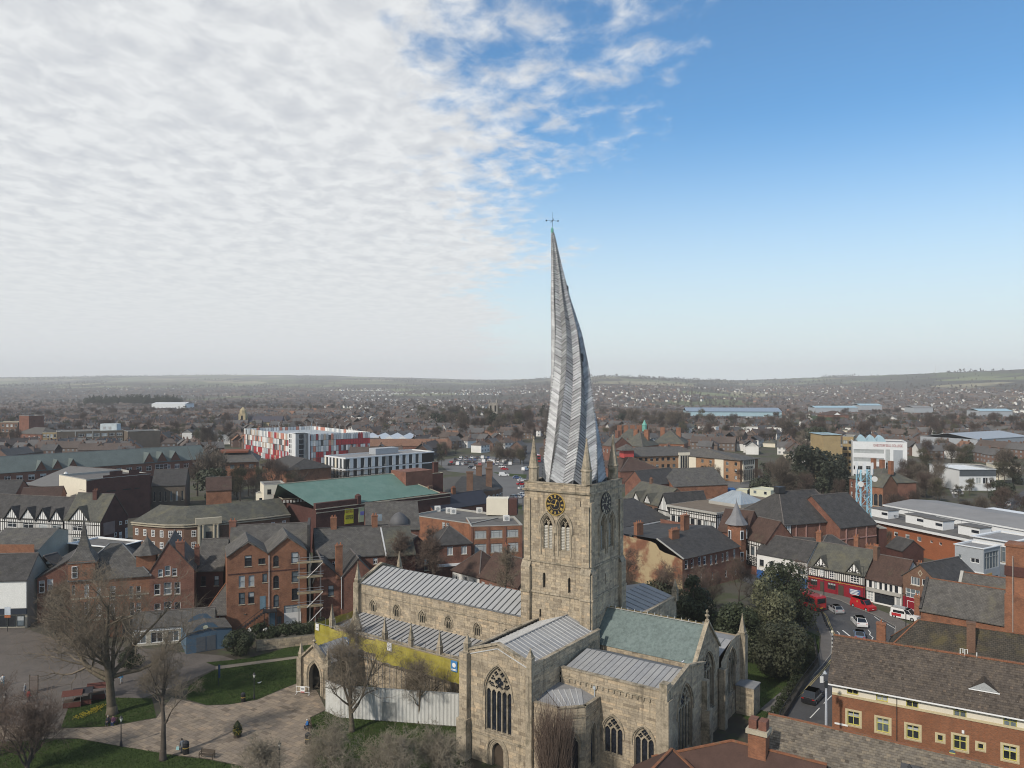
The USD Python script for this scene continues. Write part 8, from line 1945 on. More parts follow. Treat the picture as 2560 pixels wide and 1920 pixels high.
# ------------------------------------------------------------------ vehicles
TYRE=look("tyre",(.018,.018,.018),.9);CARGLASS=look("car_glass",(.015,.018,.022),.06,.2,spec=.6)
def paint(name,c):return look("paint_"+name,c,.25,.03,fine=.02,spec=.5,coat=.6)
PAINTS={"white":paint("white",(.66,.66,.65)),"silver":paint("silver",(.33,.34,.35)),"black":paint("black",(.013,.013,.015)),"grey":paint("grey",(.10,.105,.11)),"red":paint("red",(.38,.015,.02)),"blue":paint("blue",(.05,.09,.20)),"slate blue":paint("slate_blue",(.12,.17,.25))}
TAIL=look("tail_light",(.35,.01,.01),.3);HEAD=look("head_light",(.6,.6,.58),.2);PLATE_Y=look("plate_yellow",(.55,.42,.03),.5);PLATE_W=look("plate_white",(.6,.6,.58),.5)
def car_parts(root,mat,kind="hatch"):
 """A car of real proportions at the origin, nose along +x."""
 L,W,H,hood,wind,rear0,rear1,gc={"hatch":(4.0,1.75,1.48,.95,.72,3.15,3.85,.2),"suv":(4.65,1.9,1.72,1.1,.7,3.7,4.5,.24),"van":(5.0,1.95,2.0,.85,.8,4.75,4.92,.22)}[kind]
 x0=-L/2;bl=H*(.60 if kind!="van" else.56)
 fx=L/2
 low=Polygon([(fx-.06,gc),(fx,gc+.25),(fx-.05,bl-.22),(fx-hood,bl-.02),(-fx+.08,bl),(-fx,bl-.3),(-fx+.03,gc+.1),(-fx+.12,gc)]).buffer(.05,3)
 wx=(fx-.82*(1 if kind!="van" else 1.05),-fx+.78)
 for x in wx:low=low.difference(Point(x,.32).buffer(.39,6))
 b=MB().ext(low,(0,0,0),(1,0,0),(0,0,1),(0,-1,0),-W/2,W/2).build("body",mat,root)
 cb=MB();a0,a1,t0,t1=fx-hood,-fx+.1,fx-hood-wind,-fx+(L-rear0 if kind!="van" else.14)
 q=[(a0,W/2-.03,bl),(a1,W/2-.03,bl),(a1,-W/2+.03,bl),(a0,-W/2+.03,bl)];tw_=.20 if kind!="van" else.1
 t=[(t0,W/2-tw_,H),(t1,W/2-tw_,H),(t1,-W/2+tw_,H),(t0,-W/2+tw_,H)]
 for i in range(4):cb.quad(q[i],q[(i+1)%4],t[(i+1)%4],t[i])
 cb.quad(t[3],t[2],t[1],t[0]);cb.quad(*t);cb.build("roof",mat,b)
 def pane(a,b_,c,d,nm,m=.12,off=.015):
  a,b_,c,d=map(lambda z:np.array(z,float),(a,b_,c,d));ce=(a+b_+c+d)/4;n=np.cross(b_-a,d-a);n/=np.linalg.norm(n)
  if np.dot(n,ce-np.array([0,0,H*.6]))<0:n=-n
  MB().quad(*[ce+(p-ce)*(1-m)+n*off for p in(a,b_,c,d)]).build(nm,CARGLASS,root)
 pane(q[3],q[0],t[0],t[3],"windscreen");
 if kind!="van":pane(q[1],q[2],t[2],t[1],"rear_window")
 f=.5 if kind!="van" else.28
 for s in(0,1):
  ia,ib=(0,1)if s==0 else(3,2)
  mq,mt=np.array(q[ia])*(1-f)+np.array(q[ib])*f,np.array(t[ia])*(1-f)+np.array(t[ib])*f
  pane(q[ia],mq,mt,t[ia],"side_window")
  if kind!="van":pane(mq,q[ib],t[ib],mt,"side_window")
 for x in wx:
  for s in(-1,1):
   wv=MB();v=np.array([[.31*math.cos(k*.5236),0,.31*math.sin(k*.5236)]for k in range(12)]);pg=Polygon([(p[0],p[2])for p in v])
   wh=MB().ext(pg,(x,s*(W/2-.09),.32),(1,0,0),(0,0,1),(0,s,0),-.11,.09).build("wheel",TYRE,root);MB().ext(Point(0,0).buffer(.2,4),(x,s*(W/2-.09),.32),(1,0,0),(0,0,1),(0,s,0),.09,.10).build("rim",PAINTS["silver"],wh)
 for s in(-1,1):
  MB().box(-fx-.03,-fx+.12,min(s*(W/2-.38),s*(W/2-.04)),max(s*(W/2-.38),s*(W/2-.04)),bl-.32,bl-.1).build("tail_light",TAIL,root)
  MB().box(fx-.22,fx+.0,min(s*(W/2-.42),s*(W/2-.05)),max(s*(W/2-.42),s*(W/2-.05)),bl-.42,bl-.27).build("headlight",HEAD,root)
  MB().box(t0+wind*.45,t0+wind*.45+.12,min(s*(W/2-.02),s*(W/2+.16)),max(s*(W/2-.02),s*(W/2+.16)),bl,bl+.14).build("mirror",mat,root)
 MB().box(-fx-.03,-fx+.02,-.26,.26,bl-.5,bl-.39).build("number_plate",PLATE_Y,root);MB().box(fx-.02,fx+.06,-.26,.26,gc+.2,gc+.31).build("number_plate",PLATE_W,root)
 MB().box(-fx+.05,fx-.05,-W/2+.2,W/2-.2,gc-.06,gc+.03).build("underbody",TYRE,root)
def car(name,label,px,mat,ang,kind="hatch",cat="car",z=.035,group=None):
 p=at_z(*px,0);t=thing(name,label,cat,(p[0],p[1],z),math.radians(ang),group);car_parts(t,PAINTS[mat],kind);return t
car("estate_car","black SUV driving up the street beside the graveyard hedge",B6(1872,455),"black",52,"suv")
car("parked_car","white SUV on the street, its rear towards the zebra crossing",A6(1285,1360),"white",81,"suv")
car("parked_car","blue grey hatchback half hidden by the tiled office roof",A6(1290,1530),"slate blue",68)
car("parked_car","silver hatchback behind the red bus",A6(975,1190),"silver",94)
v=car("delivery_van","bright red delivery van parked in front of the pub",A6(1335,1150),"red",-68,"van","van")
MB().ext(Point(-.6,1.45).buffer(.18,5),(0,0,0),(1,0,0),(0,0,1),(0,-1,0),.96,.99).build("round_emblem",GOLD,v)
v=car("delivery_van","white van with red and black lettering on the pavement by the brick gable shop",A6(1880,1280),"white",-48,"van","van")
MB().box(-2.2,-.4,-.99,-.965,.45,1.0).build("red_stripe",PAINTS["red"],v);MB().box(-1.9,.2,-.99,-.965,1.1,1.6).build("dark_panel",PAINTS["black"],v);MB().box(-2.2,.3,-.7,.7,2.0,2.15).build("roof_rack",FRAME_GREY,v)
p=at_z(*A6(795,1195),0)+np.array([math.cos(math.radians(113)),math.sin(math.radians(113)),0])*5.2;bus=thing("bus","red single deck bus half hidden behind the evergreen trees","bus",(p[0],p[1],.035),math.radians(113))
prof=Polygon([(-5.2,.35),(5.2,.35),(5.3,1.2),(5.1,2.9),(4.8,3.05),(-5.0,3.05),(-5.2,2.8)]).buffer(.04)
for x in(-3.2,3.2):prof=prof.difference(Point(x,.48).buffer(.55,6))
BUSRED=paint("bus_red",(.34,.018,.02));bb=MB().ext(prof,(0,0,0),(1,0,0),(0,0,1),(0,-1,0),-1.25,1.25).build("body",BUSRED,bus)
for s in(-1,1):
 for k in range(6):x=-4.6+k*1.55;MB().box(x,x+1.42,s*1.27-.012,s*1.27+.012,1.45,2.55).build("window",CARGLASS,bus)
 for x in(-3.2,3.2):MB().ext(Point(x,.48).buffer(.47,6),(0,s*1.02,0),(1,0,0),(0,0,1),(0,s,0),-.12,.2).build("wheel",TYRE,bus)
 MB().box(-5.29,-5.2,min(s*.9,s*1.2),max(s*.9,s*1.2),.9,1.4).build("tail_light",TAIL,bus)
MB().box(-5.28,-5.22,-1.05,1.05,1.75,2.7).build("rear_window",CARGLASS,bus);MB().box(5.28,5.33,-1.1,1.1,1.3,2.6).build("windscreen",CARGLASS,bus);MB().box(-5.29,-5.22,-.3,.3,.75,.88).build("number_plate",PLATE_Y,bus);MB().box(-5.27,-5.2,-1.1,1.1,.4,.75).build("bumper",TYRE,bus)
p=at_z(*Z3(768,880),0);b2=thing("bus","distant red double deck bus on the road left of the spire","bus",(p[0],p[1],.06),math.radians(100));MB().box(-5,5,-1.25,1.25,.4,4.3).build("body",BUSRED,b2)
for z in(1.4,3.0):MB().box(-4.8,4.8,-1.27,1.27,z,z+.8).build("window_band",CARGLASS,b2);MB().box(-5.03,-5,-1,1,z,z+.9).build("rear_window",CARGLASS,b2)
for x in(-3,3):MB().box(x-.45,x+.45,-1.28,1.28,.05,.9).build("wheels",TYRE,b2)
# parked cars far off: one class per paint
protos={}
for k,m in(("white","white"),("silver","silver"),("black","black"),("red","red"),("blue","blue"),("grey","grey")):
 c=klass("car_"+k);car_parts(c,PAINTS[m],"hatch");protos[k]=c
c=klass("van_white");car_parts(c,PAINTS["white"],"van");protos["white van"]=c
rc=random.Random(5)
def park(px,col,ang,where,group,z=.06):
 p=at_z(*px,0);copy_of(protos[col],"parked_van" if "van" in col else "parked_car",f"{col} {'' if 'van' in col else 'car '}{where}","van" if "van" in col else "car",(p[0],p[1],z),math.radians(ang),group)
cols=["white","silver","black","red","blue","grey","white","silver","black","white van"]
for y,x0,x1,st in((908,15,560,37),(888,30,560,40),(868,60,560,44),(852,110,420,48)):
 x=x0
 while x<x1:
  if rc.random()<.86:park(Z3(x+rc.uniform(-4,4),y+rc.uniform(-3,3)),rc.choice(cols),88+rc.uniform(-6,6),"in the crowded car park rows left of the spire","cars in the car park left of the spire")
  x+=st
for x,y,c,a_,w in((205,935,"black",10,"alone on the road edge of the big car park"),(245,943,"white",5,"just right of the lone black one by the big car park"),(487,950,"red",0,"on the road below the crowded car park rows"),(470,930,"white",0,"right behind the red one on the car park road"),(483,1003,"white van",8,"on the roundabout road by the grass verge"),(595,1025,"blue",10,"first of the line beside the tower's left pinnacle"),(638,1048,"white",15,"second of the line beside the tower's left pinnacle"),(632,1080,"red",20,"in the line beside the tower's left edge"),(645,1118,"white",25,"below the red one at the tower's left edge"),(648,1175,"white",20,"lowest in the line at the tower's left edge"),(555,1195,"silver",150,"left of a pair on the forecourt by the curved terrace"),(605,1192,"silver",150,"right of a pair on the forecourt by the curved terrace"),(490,1215,"red",110,"by the end of the curved terrace"),(668,955,"white van",60,"on the road beside the left pinnacle")):
 park(Z3(x,y),c,a_,w,None)
for i in range(12):park(Z4(70+i*22,684+(i%3)*8),rc.choice(cols[:9]),70,"in front of the tan offices","cars parked in front of the tan offices")
for i in range(9):park(Z4(20+i*34,752+(i%2)*34),rc.choice(cols[:9]),80,"in the car park below the tan offices","cars in the car park below the tan offices")
for i in range(8):park(Z1(1822+i*20,618-i*5),rc.choice(("white","silver","white","grey")),70,"on the pale church car park left of the red panels","cars on the pale car park left of the red panels",.08)
for i,(x,y)in enumerate(((1755,762),(1768,782),(1776,805),(1788,832),(1795,845),(1738,742),(1722,726))):park(Z4(x,y),("red","white","grey","silver","white","black","blue")[i],112,"in the line down the street below the white corner office","cars parked down the street by the white office",.08)
park(Z4(82,868),"white",20,"beside the glass pyramid hall's far corner",None);park(Z4(2112,915),"silver",60,"driving on the bypass at the right edge",None);park(Z4(2052,913),"black",60,"dark on the bypass slip road",None);park(Z4(25,826),"blue",100,"by the orange hall with arched windows",None)
# building site cabins
def cabin(name,label,A,Bp,h,W,mat,rows=1):
 b=bpx(name,label,A,Bp,h,W,mat,cat="site cabin");
 for k in range(rows):b.row("f",.9+k*2.8,1.1,1.2,2,"plain",frame=FRAME_GREY,sill=False,cut=False)
 b.walls();b.flat(.05,mat,mat,t=.1);return b
cabin("shipping_container","blue steel container on the works yard",A5(1375,225),A5(1550,228),2.7,5,look("container_blue",(.02,.09,.25),.5),0)
cabin("site_cabin","cream site cabin next to the blue container",A5(1560,232),A5(1700,240),2.7,6,look("cabin_cream",(.52,.52,.40),.6,.05),0)
cabin("site_cabin","stacked double height cream site cabins with small windows",A5(1735,215),A5(2005,245),5.3,8,_mats["cabin_cream"],2)
for i,(x,y,m,lb)in enumerate(((1400,290,"slate blue","blue heap of site plant left of the cream cabins"),(1650,320,"blue","dark blue skip below the cream cabins"),(1480,295,"slate blue","blue skip between container and cabins"))):
 p=at_z(*A5(x,y),0);t=thing("skip",lb,"skip",p,.1*i);mb=MB();mb.add([(-2,-1,1.5),(2,-1,1.5),(2,1,1.5),(-2,1,1.5),(-1.3,-.9,0),(1.3,-.9,0),(1.3,.9,0),(-1.3,.9,0)],[(4,5,1),(4,1,0),(5,6,2),(5,2,1),(6,7,3),(6,3,2),(7,4,0),(7,0,3)]);mb.build("hull",PAINTS[m],t);MB().add([(-1.8,-.9,1.3),(1.8,-.9,1.3),(1.8,.9,1.3),(-1.8,.9,1.3),(0.2,0,1.9)],[(0,1,4),(1,2,4),(2,3,4),(3,0,4)]).build("rubble",EARTH,t)
# ------------------------------------------------------------------ hoarding and scaffolds at the church
HOARD=look("hoarding_white",(.50,.50,.47),.6,.08,.4,col2=(.40,.39,.36),mix2=(.5,.7),scale2=.4)
hg=thing("site_hoarding","tall white corrugated hoarding screening the church aisle works","hoarding",(0,0,0))
def hoard(p0,p1,h,door=None):
 o,u,v,w,L=frame_of(p0,p1);n=max(int(L/1.0),1)
 for k in range(n):
  mb=MB();xs=np.linspace(L*k/n,L*(k+1)/n-.012,9)
  for i in range(8):
   d0,d1=(.06 if i%4 in(1,2)else 0),(.06 if(i+1)%4 in(1,2)else 0)
   a_,b_=o+u*xs[i]+w*d0,o+u*xs[i+1]+w*d1
   mb.quad(a_,b_,b_+v*h,a_+v*h)
  mb.build("panel",HOARD,hg)
 MB().bar(o+v*h,o+v*h+u*L,.12,.1).build("top_rail",FRAME_GREY,hg)
hoard((-23.9,107.6),(-3.4,104.2),4.4);hoard((-26.2,109.6),(-23.9,107.6),4.4)
o,u,v,w,L=frame_of((-23.9,107.6),(-3.4,104.2));MB().ext(sbox(6.2,.1,8.2,2.6),o,u,v,w,.07,.1).build("door",look("hoarding_door",(.30,.30,.28),.6),hg)
def chp(a_,b_,z):c,s=math.cos(CH_ROT),math.sin(CH_ROT);return np.array([CH_O[0]+c*a_-s*b_,CH_O[1]+s*a_+c*b_,z])
nn={"g":("geometry",{}),"n":("noise_texture",{"scale":.7,"detail":4.0}),"r":("rgb_ramp",{"ramp":[(.3,(.27,.225,.02)),(.7,(.42,.36,.05))]}),"p":("principled_bsdf",{"roughness":.8}),"t":("transparent_bsdf",{}),"mx":("mix_closure",{"fac":.32})}
NET=usdkit.material(stage,"/World/Looks/debris_net",nn,[("g.position","n.vector"),("n.fac","r.fac"),("r.color","p.base_color"),("p.BSDF","mx.closure1"),("t.BSDF","mx.closure2")],surface="mx.closure")
TUBE=look("scaffold_tube",(.24,.24,.235),.45,.1,metal=.3);PLANK=look("scaffold_plank",(.25,.205,.13),.8,.2)
sc=thing("church_scaffold","scaffold wrapped in yellow debris netting along the church aisle","scaffold",(0,0,0))
def net(a0,a1,b0,b1,z0,z1,n):
 for k in range(n):
  p,q=np.array([a0+(a1-a0)*k/n,b0+(b1-b0)*k/n]),np.array([a0+(a1-a0)*(k+1)/n,b0+(b1-b0)*(k+1)/n])
  mb=MB();m=5;rr=np.random.default_rng(int(abs(a0*7)+k));G=[]
  for i in range(m+1):
   f=i/m;xy=p+(q-p)*f;sag=-.12*math.sin(f*math.pi);bulge=.12*math.sin(f*math.pi)+rr.normal(0,.03)
   G.append((chp(xy[0],xy[1]-bulge,z0+rr.normal(0,.06)),chp(xy[0],xy[1]-bulge*1.3,(z0+z1)/2),chp(xy[0],xy[1],z1+sag)))
  for i in range(m):
   for j in range(2):mb.quad(G[i][j],G[i+1][j],G[i+1][j+1],G[i][j+1])
  mb.build("netting",NET,sc)
net(-33.5,-10.3,8.2,8.2,4.7,7.9,9);net(-47.0,-43.6,8.2,8.2,4.6,7.9,2);net(-37.2,-33.5,8.2,8.2,5.6,7.6,1);net(-43.6,-38,8.2,8.2,5.2,7.7,2);net(-47,-47,16.5,8.2,4.6,7.9,3)
for a_ in np.arange(-47,-9.5,2.33):
 MB().tube([chp(a_,8.3,0),chp(a_,8.3,9.0)],.045,5).build("pole",TUBE,sc);MB().tube([chp(a_,9.2,0),chp(a_,9.2,7.2)],.045,5).build("pole",TUBE,sc)
for z in(4.6,6.2,7.2,7.9):MB().tube([chp(-47,8.32,z),chp(-10,8.32,z)],.045,5).build("ledger",TUBE,sc)
for k in range(12):a0=-46.8+k*3.05;p=(chp(a0,8.8,6.0)+chp(a0+3,8.8,6.0))/2;MB().bar(chp(a0,8.8,6.0),chp(a0+3,8.8,6.0),.85,.06).build("plank",PLANK,sc)
MB().bar(chp(-33,8.1,7.9),chp(-10.2,8.1,7.9),.05,.16).build("toe_board",PLANK,sc)
for i,(a_,z,s,m)in enumerate(((-18.2,7.0,.75,"sign_blue"),(-30.5,7.3,.6,"sign_white"),(-46.2,7.4,.5,"sign_white"),(-39.5,6.3,.7,"sign_blue"))):
 t=thing("site_sign",["blue and white safety sign on the yellow netting near the transept","white notice near the left end of the long yellow netting","white notice at the far corner of the yellow netting","blue sign behind the bare tree above the porch roof"][i],"sign",chp(a_,8.0,z),CH_ROT);MB().box(-s*.75,s*.75,-.03,.02,-s,s).build("board",look(m,(.06,.20,.42)if m=="sign_blue" else(.62,.62,.6),.5),t)
 if m=="sign_blue":MB().ext(Point(0,s*.2).buffer(s*.42,6),(0,0,0),(1,0,0),(0,0,1),(0,-1,0),.03,.045).build("pictogram",WHITE,t);MB().box(-s*.55,s*.55,-.045,-.03,-s*.8,-s*.5).build("caption",WHITE,t)
 else:MB().box(-s*.5,s*.5,-.045,-.03,-s*.1,s*.0).build("text_line",IRON,t)
for k,(a0,a1)in enumerate(((-46,-36),(-44,-37))):pass
bsx=thing("brick_scaffold","silver tube scaffold tower with plank decks on the twin gabled brick building","scaffold",(-40.2,147.4,0),.36)
for x in(0,2.0,4.0):
 for y in(0,1.3):MB().tube([(x,y,0),(x,y,13.6 if x<4 else 12.6)],.05,5).build("pole",TUBE,bsx)
for z in(3.6,6.2,9.2,12.0):
 MB().box(-.3,4.4,-.05,1.35,z,z+.1).build("deck",PLANK,bsx)
 for zz in(z+.6,z+1.1):MB().tube([(-.4,-.05,zz),(4.5,-.05,zz)],.045,4).build("guard_rail",TUBE,bsx)
for z0,z1 in((3.6,6.4),(9.2,12.0),(.4,3.4)):MB().tube([(1.4,-.1,z0),(4.4,-.1,z1)],.06,4).build("brace",TUBE,bsx)
# ------------------------------------------------------------------ street furniture
def heritage_lamp(label,x,y,h=3.7):
 t=thing("street_lamp",label,"lamp post",(x,y,0));MB().lathe([(.18,0),(.16,.5),(.09,.7),(.065,1.0),(.05,h-.7),(.1,h-.65),(.05,h-.55)],8).build("post",IRON,t)
 MB().lathe([(.1,h-.5),(.2,h-.15),(.19,h-.1)],6).build("lantern",look("lantern_glass",(.55,.55,.5),.2),t);MB().lathe([(.24,h-.1),(.1,h+.1),(.03,h+.25)],6).build("cap",IRON,t);MB().bar((-.3,0,h-.75),(.3,0,h-.75),.04).build("ladder_bar",IRON,t)
for lb,px in(("black heritage lamp beside the flagged path below the big bare tree",B4(1395,1410)),("black heritage lamp on the lawn edge next to the litter bin",B5(1085,868)),("black heritage lamp at the left frame edge by the square",B4(58,1130))):
 p=at_z(*px,0);heritage_lamp(lb,p[0],p[1])
heritage_lamp("black heritage lamp rising from the tangled shrub at the bottom edge",-27.4,91.9)
t=thing("street_light","tall pale grey street light with antenna box by the yellow windowed office","lamp post",(38.9,96.6,0));MB().lathe([(.17,0),(.15,5),(.11,9.2)],8).build("post",look("post_grey",(.42,.44,.47),.5),t);MB().box(-.16,.16,-.16,.16,8.4,9.3).build("control_box",FRAME_DARK,t);MB().tube([(0,0,9.0),(-.5,0,9.3),(-.55,0,9.9),(0,0,10.3)],.035,4).build("bracket",FRAME_GREY,t);MB().lathe([(.05,10.0),(.28,10.15),(.05,10.5)],8,(-.15,0,0)).build("lamp_head",CLAD_GREY,t);MB().box(-.75,-.35,-.05,.05,9.0,9.8).build("antenna",RENDER_W,t)
for i,px in enumerate((A6(935,1655),A6(1545,1610))):
 p=at_z(*px,0);t=thing("crossing_beacon",("striped crossing beacon with white globe by the hedge side pavement","striped crossing beacon with yellow globe in the middle of the street")[i],"beacon",(p[0],p[1],0))
 for k in range(7):MB().lathe([(.07,k*.36),(.07,k*.36+.355)],8).build("band",WHITE if k%2==0 else BLACK_PAINT,t)
 MB().lathe([(.05,2.52),(.2,2.62),(.24,2.78),(.2,2.94),(.05,3.02)],10).build("globe",look("globe_white",(.62,.6,.5),.4)if i==0 else look("globe_yellow",(.6,.42,.06),.4),t)
for i,(px,lb)in enumerate(((A6(828,1060),"slim dark lamp column in front of the pub"),(A6(1325,760),"dark lamp column at the right corner of the pub"),(A6(1890,1500),"dark lamp column by the orange chimney"))):
 p=at_z(*px,0)if i!=1 else at_z(*A6(1345,1075),0);t=thing("lamp_column",lb,"lamp post",(p[0],p[1],0));MB().lathe([(.1,0),(.08,3),(.05,7.6)],6).build("post",IRON,t);MB().bar((0,0,7.6),(-.8,-.2,7.8),.1,.08).build("lamp_head",IRON,t)
for k in range(9):
 q=LineString(gp([A6(838,1225),A6(885,1350),A6(935,1440)])).interpolate(k/8,normalized=True);t=thing("bollard","dark bollard on the pavement edge by the hedge end","bollard",(q.x-.6,q.y,.1),group="bollards on the pavement by the hedge");MB().lathe([(.09,0),(.07,.7),(.1,.8),(.03,.95)],7).build("post",IRON,t)
def litter(label,px,s=1.0):
 p=at_z(*px,0);t=thing("litter_bin",label,"bin",(p[0],p[1],.05),scale=s);MB().lathe([(.27,0),(.3,.1),(.3,.85),(.27,.9)],8).build("body",BLACK_PAINT,t);MB().lathe([(.31,.95),(.3,1.05),(.12,1.2)],8).build("hood",IRON,t)
 for a_ in(0,2.1,4.2):MB().bar((.27*math.cos(a_),.27*math.sin(a_),.88),(.27*math.cos(a_),.27*math.sin(a_),.98),.04).build("strut",IRON,t)
 MB().lathe([(.305,.55),(.305,.62)],8).build("gilt_band",GOLD,t)
litter("black litter bin on the lawn edge beside the heritage lamp",B5(958,898),1.1);litter("black litter bin by the grass in front of the seated person",B5(1703,1385),1.2);litter("squat black bin beside the standing person at the path",B5(298,1500),1.35)
p=at_z(*B5(540,1548),0);t=thing("park_bench","wooden slatted park bench at the edge of the front lawn","bench",(p[0],p[1],.05),-.2)
for k in range(4):MB().box(-.95,.95,-.25+k*.12,-.15+k*.12,.42,.46).build("seat_slat",TIMBER,t)
for k in range(4):MB().box(-.95,.95,.25+k*.02,.28+k*.02,.52+k*.11,.60+k*.11).build("back_slat",TIMBER,t)
for x in(-.9,.9):
 MB().box(x-.04,x+.04,-.27,-.2,0,.65).build("leg",TIMBER,t);MB().box(x-.04,x+.04,.24,.3,0,.95).build("leg",TIMBER,t);MB().box(x-.04,x+.04,-.28,.26,.62,.67).build("armrest",TIMBER,t)
p=at_z(*B5(892,1305),0);t=thing("flower_tower","tall rounded planter tower of yellow flowers standing on the flagstones","planter",(p[0],p[1],.05));MB().lathe([(.5,0),(.48,.3),(.42,.35)],10).build("tub",TIMBER,t);MB().lathe([(.42,.3),(.46,.8),(.40,1.5),(.22,1.95),(.03,2.05)],10).build("inner_foliage",LEAF_IVY,t);V,F=clumps(9,.55,1.8,2600,.12,"egg",.3,40);tag(usd_mesh(path_of(t)+"/foliage",V,F,LEAF_IVY));V,F=clumps(10,.60,1.8,420,.10,"egg",.3,40);tag(usd_mesh(path_of(t)+"/blossom",V,F,look("yellow_petal",(.42,.33,.04),.8)),kind="stuff")
p=at_z(*B5(672,720),0);t=thing("banner_pole","slim dark blue banner post on the lawn","banner post",(p[0],p[1],0));MB().tube([(0,0,0),(0,0,3.4)],.04,5).build("post",NAVY,t);MB().box(.02,.3,-.02,.02,1.3,3.3).build("banner",look("banner_navy",(.02,.05,.10),.7),t)
p=at_z(*B5(1645,815),0);t=thing("road_barrier","white metal barrier with notice board in front of the church porch","barrier",(p[0],p[1],.05),-.2)
for z in(.35,1.15):MB().tube([(-1.1,0,z),(1.1,0,z)],.035,5).build("rail",WHITE,t)
for x in(-1.0,1.0):MB().tube([(x,0,0),(x,0,1.15)],.03,5).build("upright",WHITE,t);MB().bar((x,-.35,.03),(x,.35,.03),.05).build("foot",WHITE,t)
nb_=MB().box(-.35,.35,-.06,-.03,.3,1.15).build("notice_board",WHITE,t);MB().box(-.25,.25,-.075,-.06,.7,1.0).build("notice_print",FRAME_GREY,nb_);MB().box(-.3,.3,-.075,-.06,.32,.45).build("red_stripe",PAINTS["red"],nb_)
p=at_z(*A3(88,1655),0);t=thing("street_sign","tall double panel street sign before the navy shop at the left edge","sign",(p[0],p[1],0));MB().tube([(0,0,0),(0,0,4.6)],.06,5).build("post",IRON,t);MB().box(-.55,.55,-.05,.0,3.1,4.6).build("panel",look("sign_pale",(.42,.46,.50),.5),t);MB().box(-.55,.55,-.05,0,2.6,3.05).build("lower_panel",look("sign_orange",(.35,.12,.05),.5),t)
GULL=look("gull_white",(.6,.6,.6),.8)
def gull(label,pos,ang):
 t=thing("gull",label,"bird",pos,ang);mb=MB();xs=[-.32,-.2,-.05,.1,.18,.24,.30];rs_=[.015,.06,.1,.085,.045,.05,.01];zs=[.2,.2,.2,.22,.28,.31,.31];mb.tube([(x,0,z)for x,z in zip(xs,zs)],rs_,7);mb.build("body",GULL,t,normals=True)
 for s in(-1,1):MB().add([(.08,s*.09,.24),(-.12,s*.11,.27),(-.38,s*.05,.22),(-.1,s*.12,.16)],[(0,1,2),(0,2,3)]).build("wing",CLAD_GREY,t);MB().tube([(0,s*.04,.12),(.01,s*.04,0)],.012,4).build("leg",GOLD,t)
 MB().tube([(.29,0,.31),(.38,0,.295)],[.015,.004],4).build("bill",GOLD,t)
p=at_z(*B5(1148,700),0);gull("white gull standing on the lawn right of the heritage lamp",(p[0],p[1],.12),.4);gull("white gull perched on the ridge corner of the south chapel",chp(13.6,12,12.75),.8)
# daffodils: flowers nobody could count
def daffs(name,label,pts,seed,wide):
 r=np.random.default_rng(seed);ln_=LineString(pts);V,F,n0=[],[],0
 for k in range(170):
  q=ln_.interpolate(r.uniform(0,1),normalized=True);x,y=q.x+r.normal(0,wide),q.y+r.normal(0,wide);h=r.uniform(.25,.42);a_=r.uniform(0,6.28)
  for b_ in range(2):
   c,s=math.cos(a_+b_*1.57)*.09,math.sin(a_+b_*1.57)*.09;V+=[(x-c,y-s,h),(x+c,y+s,h),(x,y,h+.12)];F.append((n0,n0+1,n0+2));n0+=3
 tag(usd_mesh(f"/World/{name}",V,F,_mats["yellow_petal"]),label,"flowers",kind="stuff")
daffs("daffodil_band","band of yellow daffodils on the grass below the big bare tree",gp([B4(870,1110),B4(1050,1040),B4(1190,960)]),1,.35)
daffs("graveyard_daffodils","scattered yellow daffodils in the graveyard by the street hedge",gp([B6(1430,120),(1985,1650),(1995,1600),(2010,1560)]),2,1.1)
# table tombs and ledger stones in the graveyard
GRV=look("grave_stone",(.15,.13,.095),.95,.3,.8,col2=(.09,.10,.05),mix2=(.5,.7));rg_=random.Random(4);k=0
for row in range(5):
 for col in range(7):
  q=chp(17.5+row*2.4,26+col*2.0,0)+np.array([2+row*.2,2,0])
  if ln.distance(Point(q[0],q[1]))<1.6 or not Polygon(lawns["graveyard_lawn"]).contains(Point(q[0],q[1])):continue
  t=thing("ledger_stone","flat worn ledger stone set in the graveyard grass east of the church","gravestone",(q[0],q[1],.04),CH_ROT+rg_.uniform(-.04,.04),group="flat ledger stones east of the church");MB().box(-1.05,1.05,-.82,.82,0,.07+rg_.uniform(0,.05)).build("slab",GRV,t);k+=1
for i,px in enumerate((Z7(1470,700),Z7(1535,725),Z7(1300,690))):
 p=at_z(*px,0);t=thing("table_tomb",("weathered chest tomb left of the dark yew","weathered chest tomb right behind the chancel gable","chest tomb behind the chancel roof ridge")[i],"tomb",(p[0],p[1],0),CH_ROT);MB().box(-.8,.8,-.4,.4,0,.9).build("chest",GRV,t);MB().box(-.95,.95,-.5,.5,.9,1.02).build("slab",GRV,t)
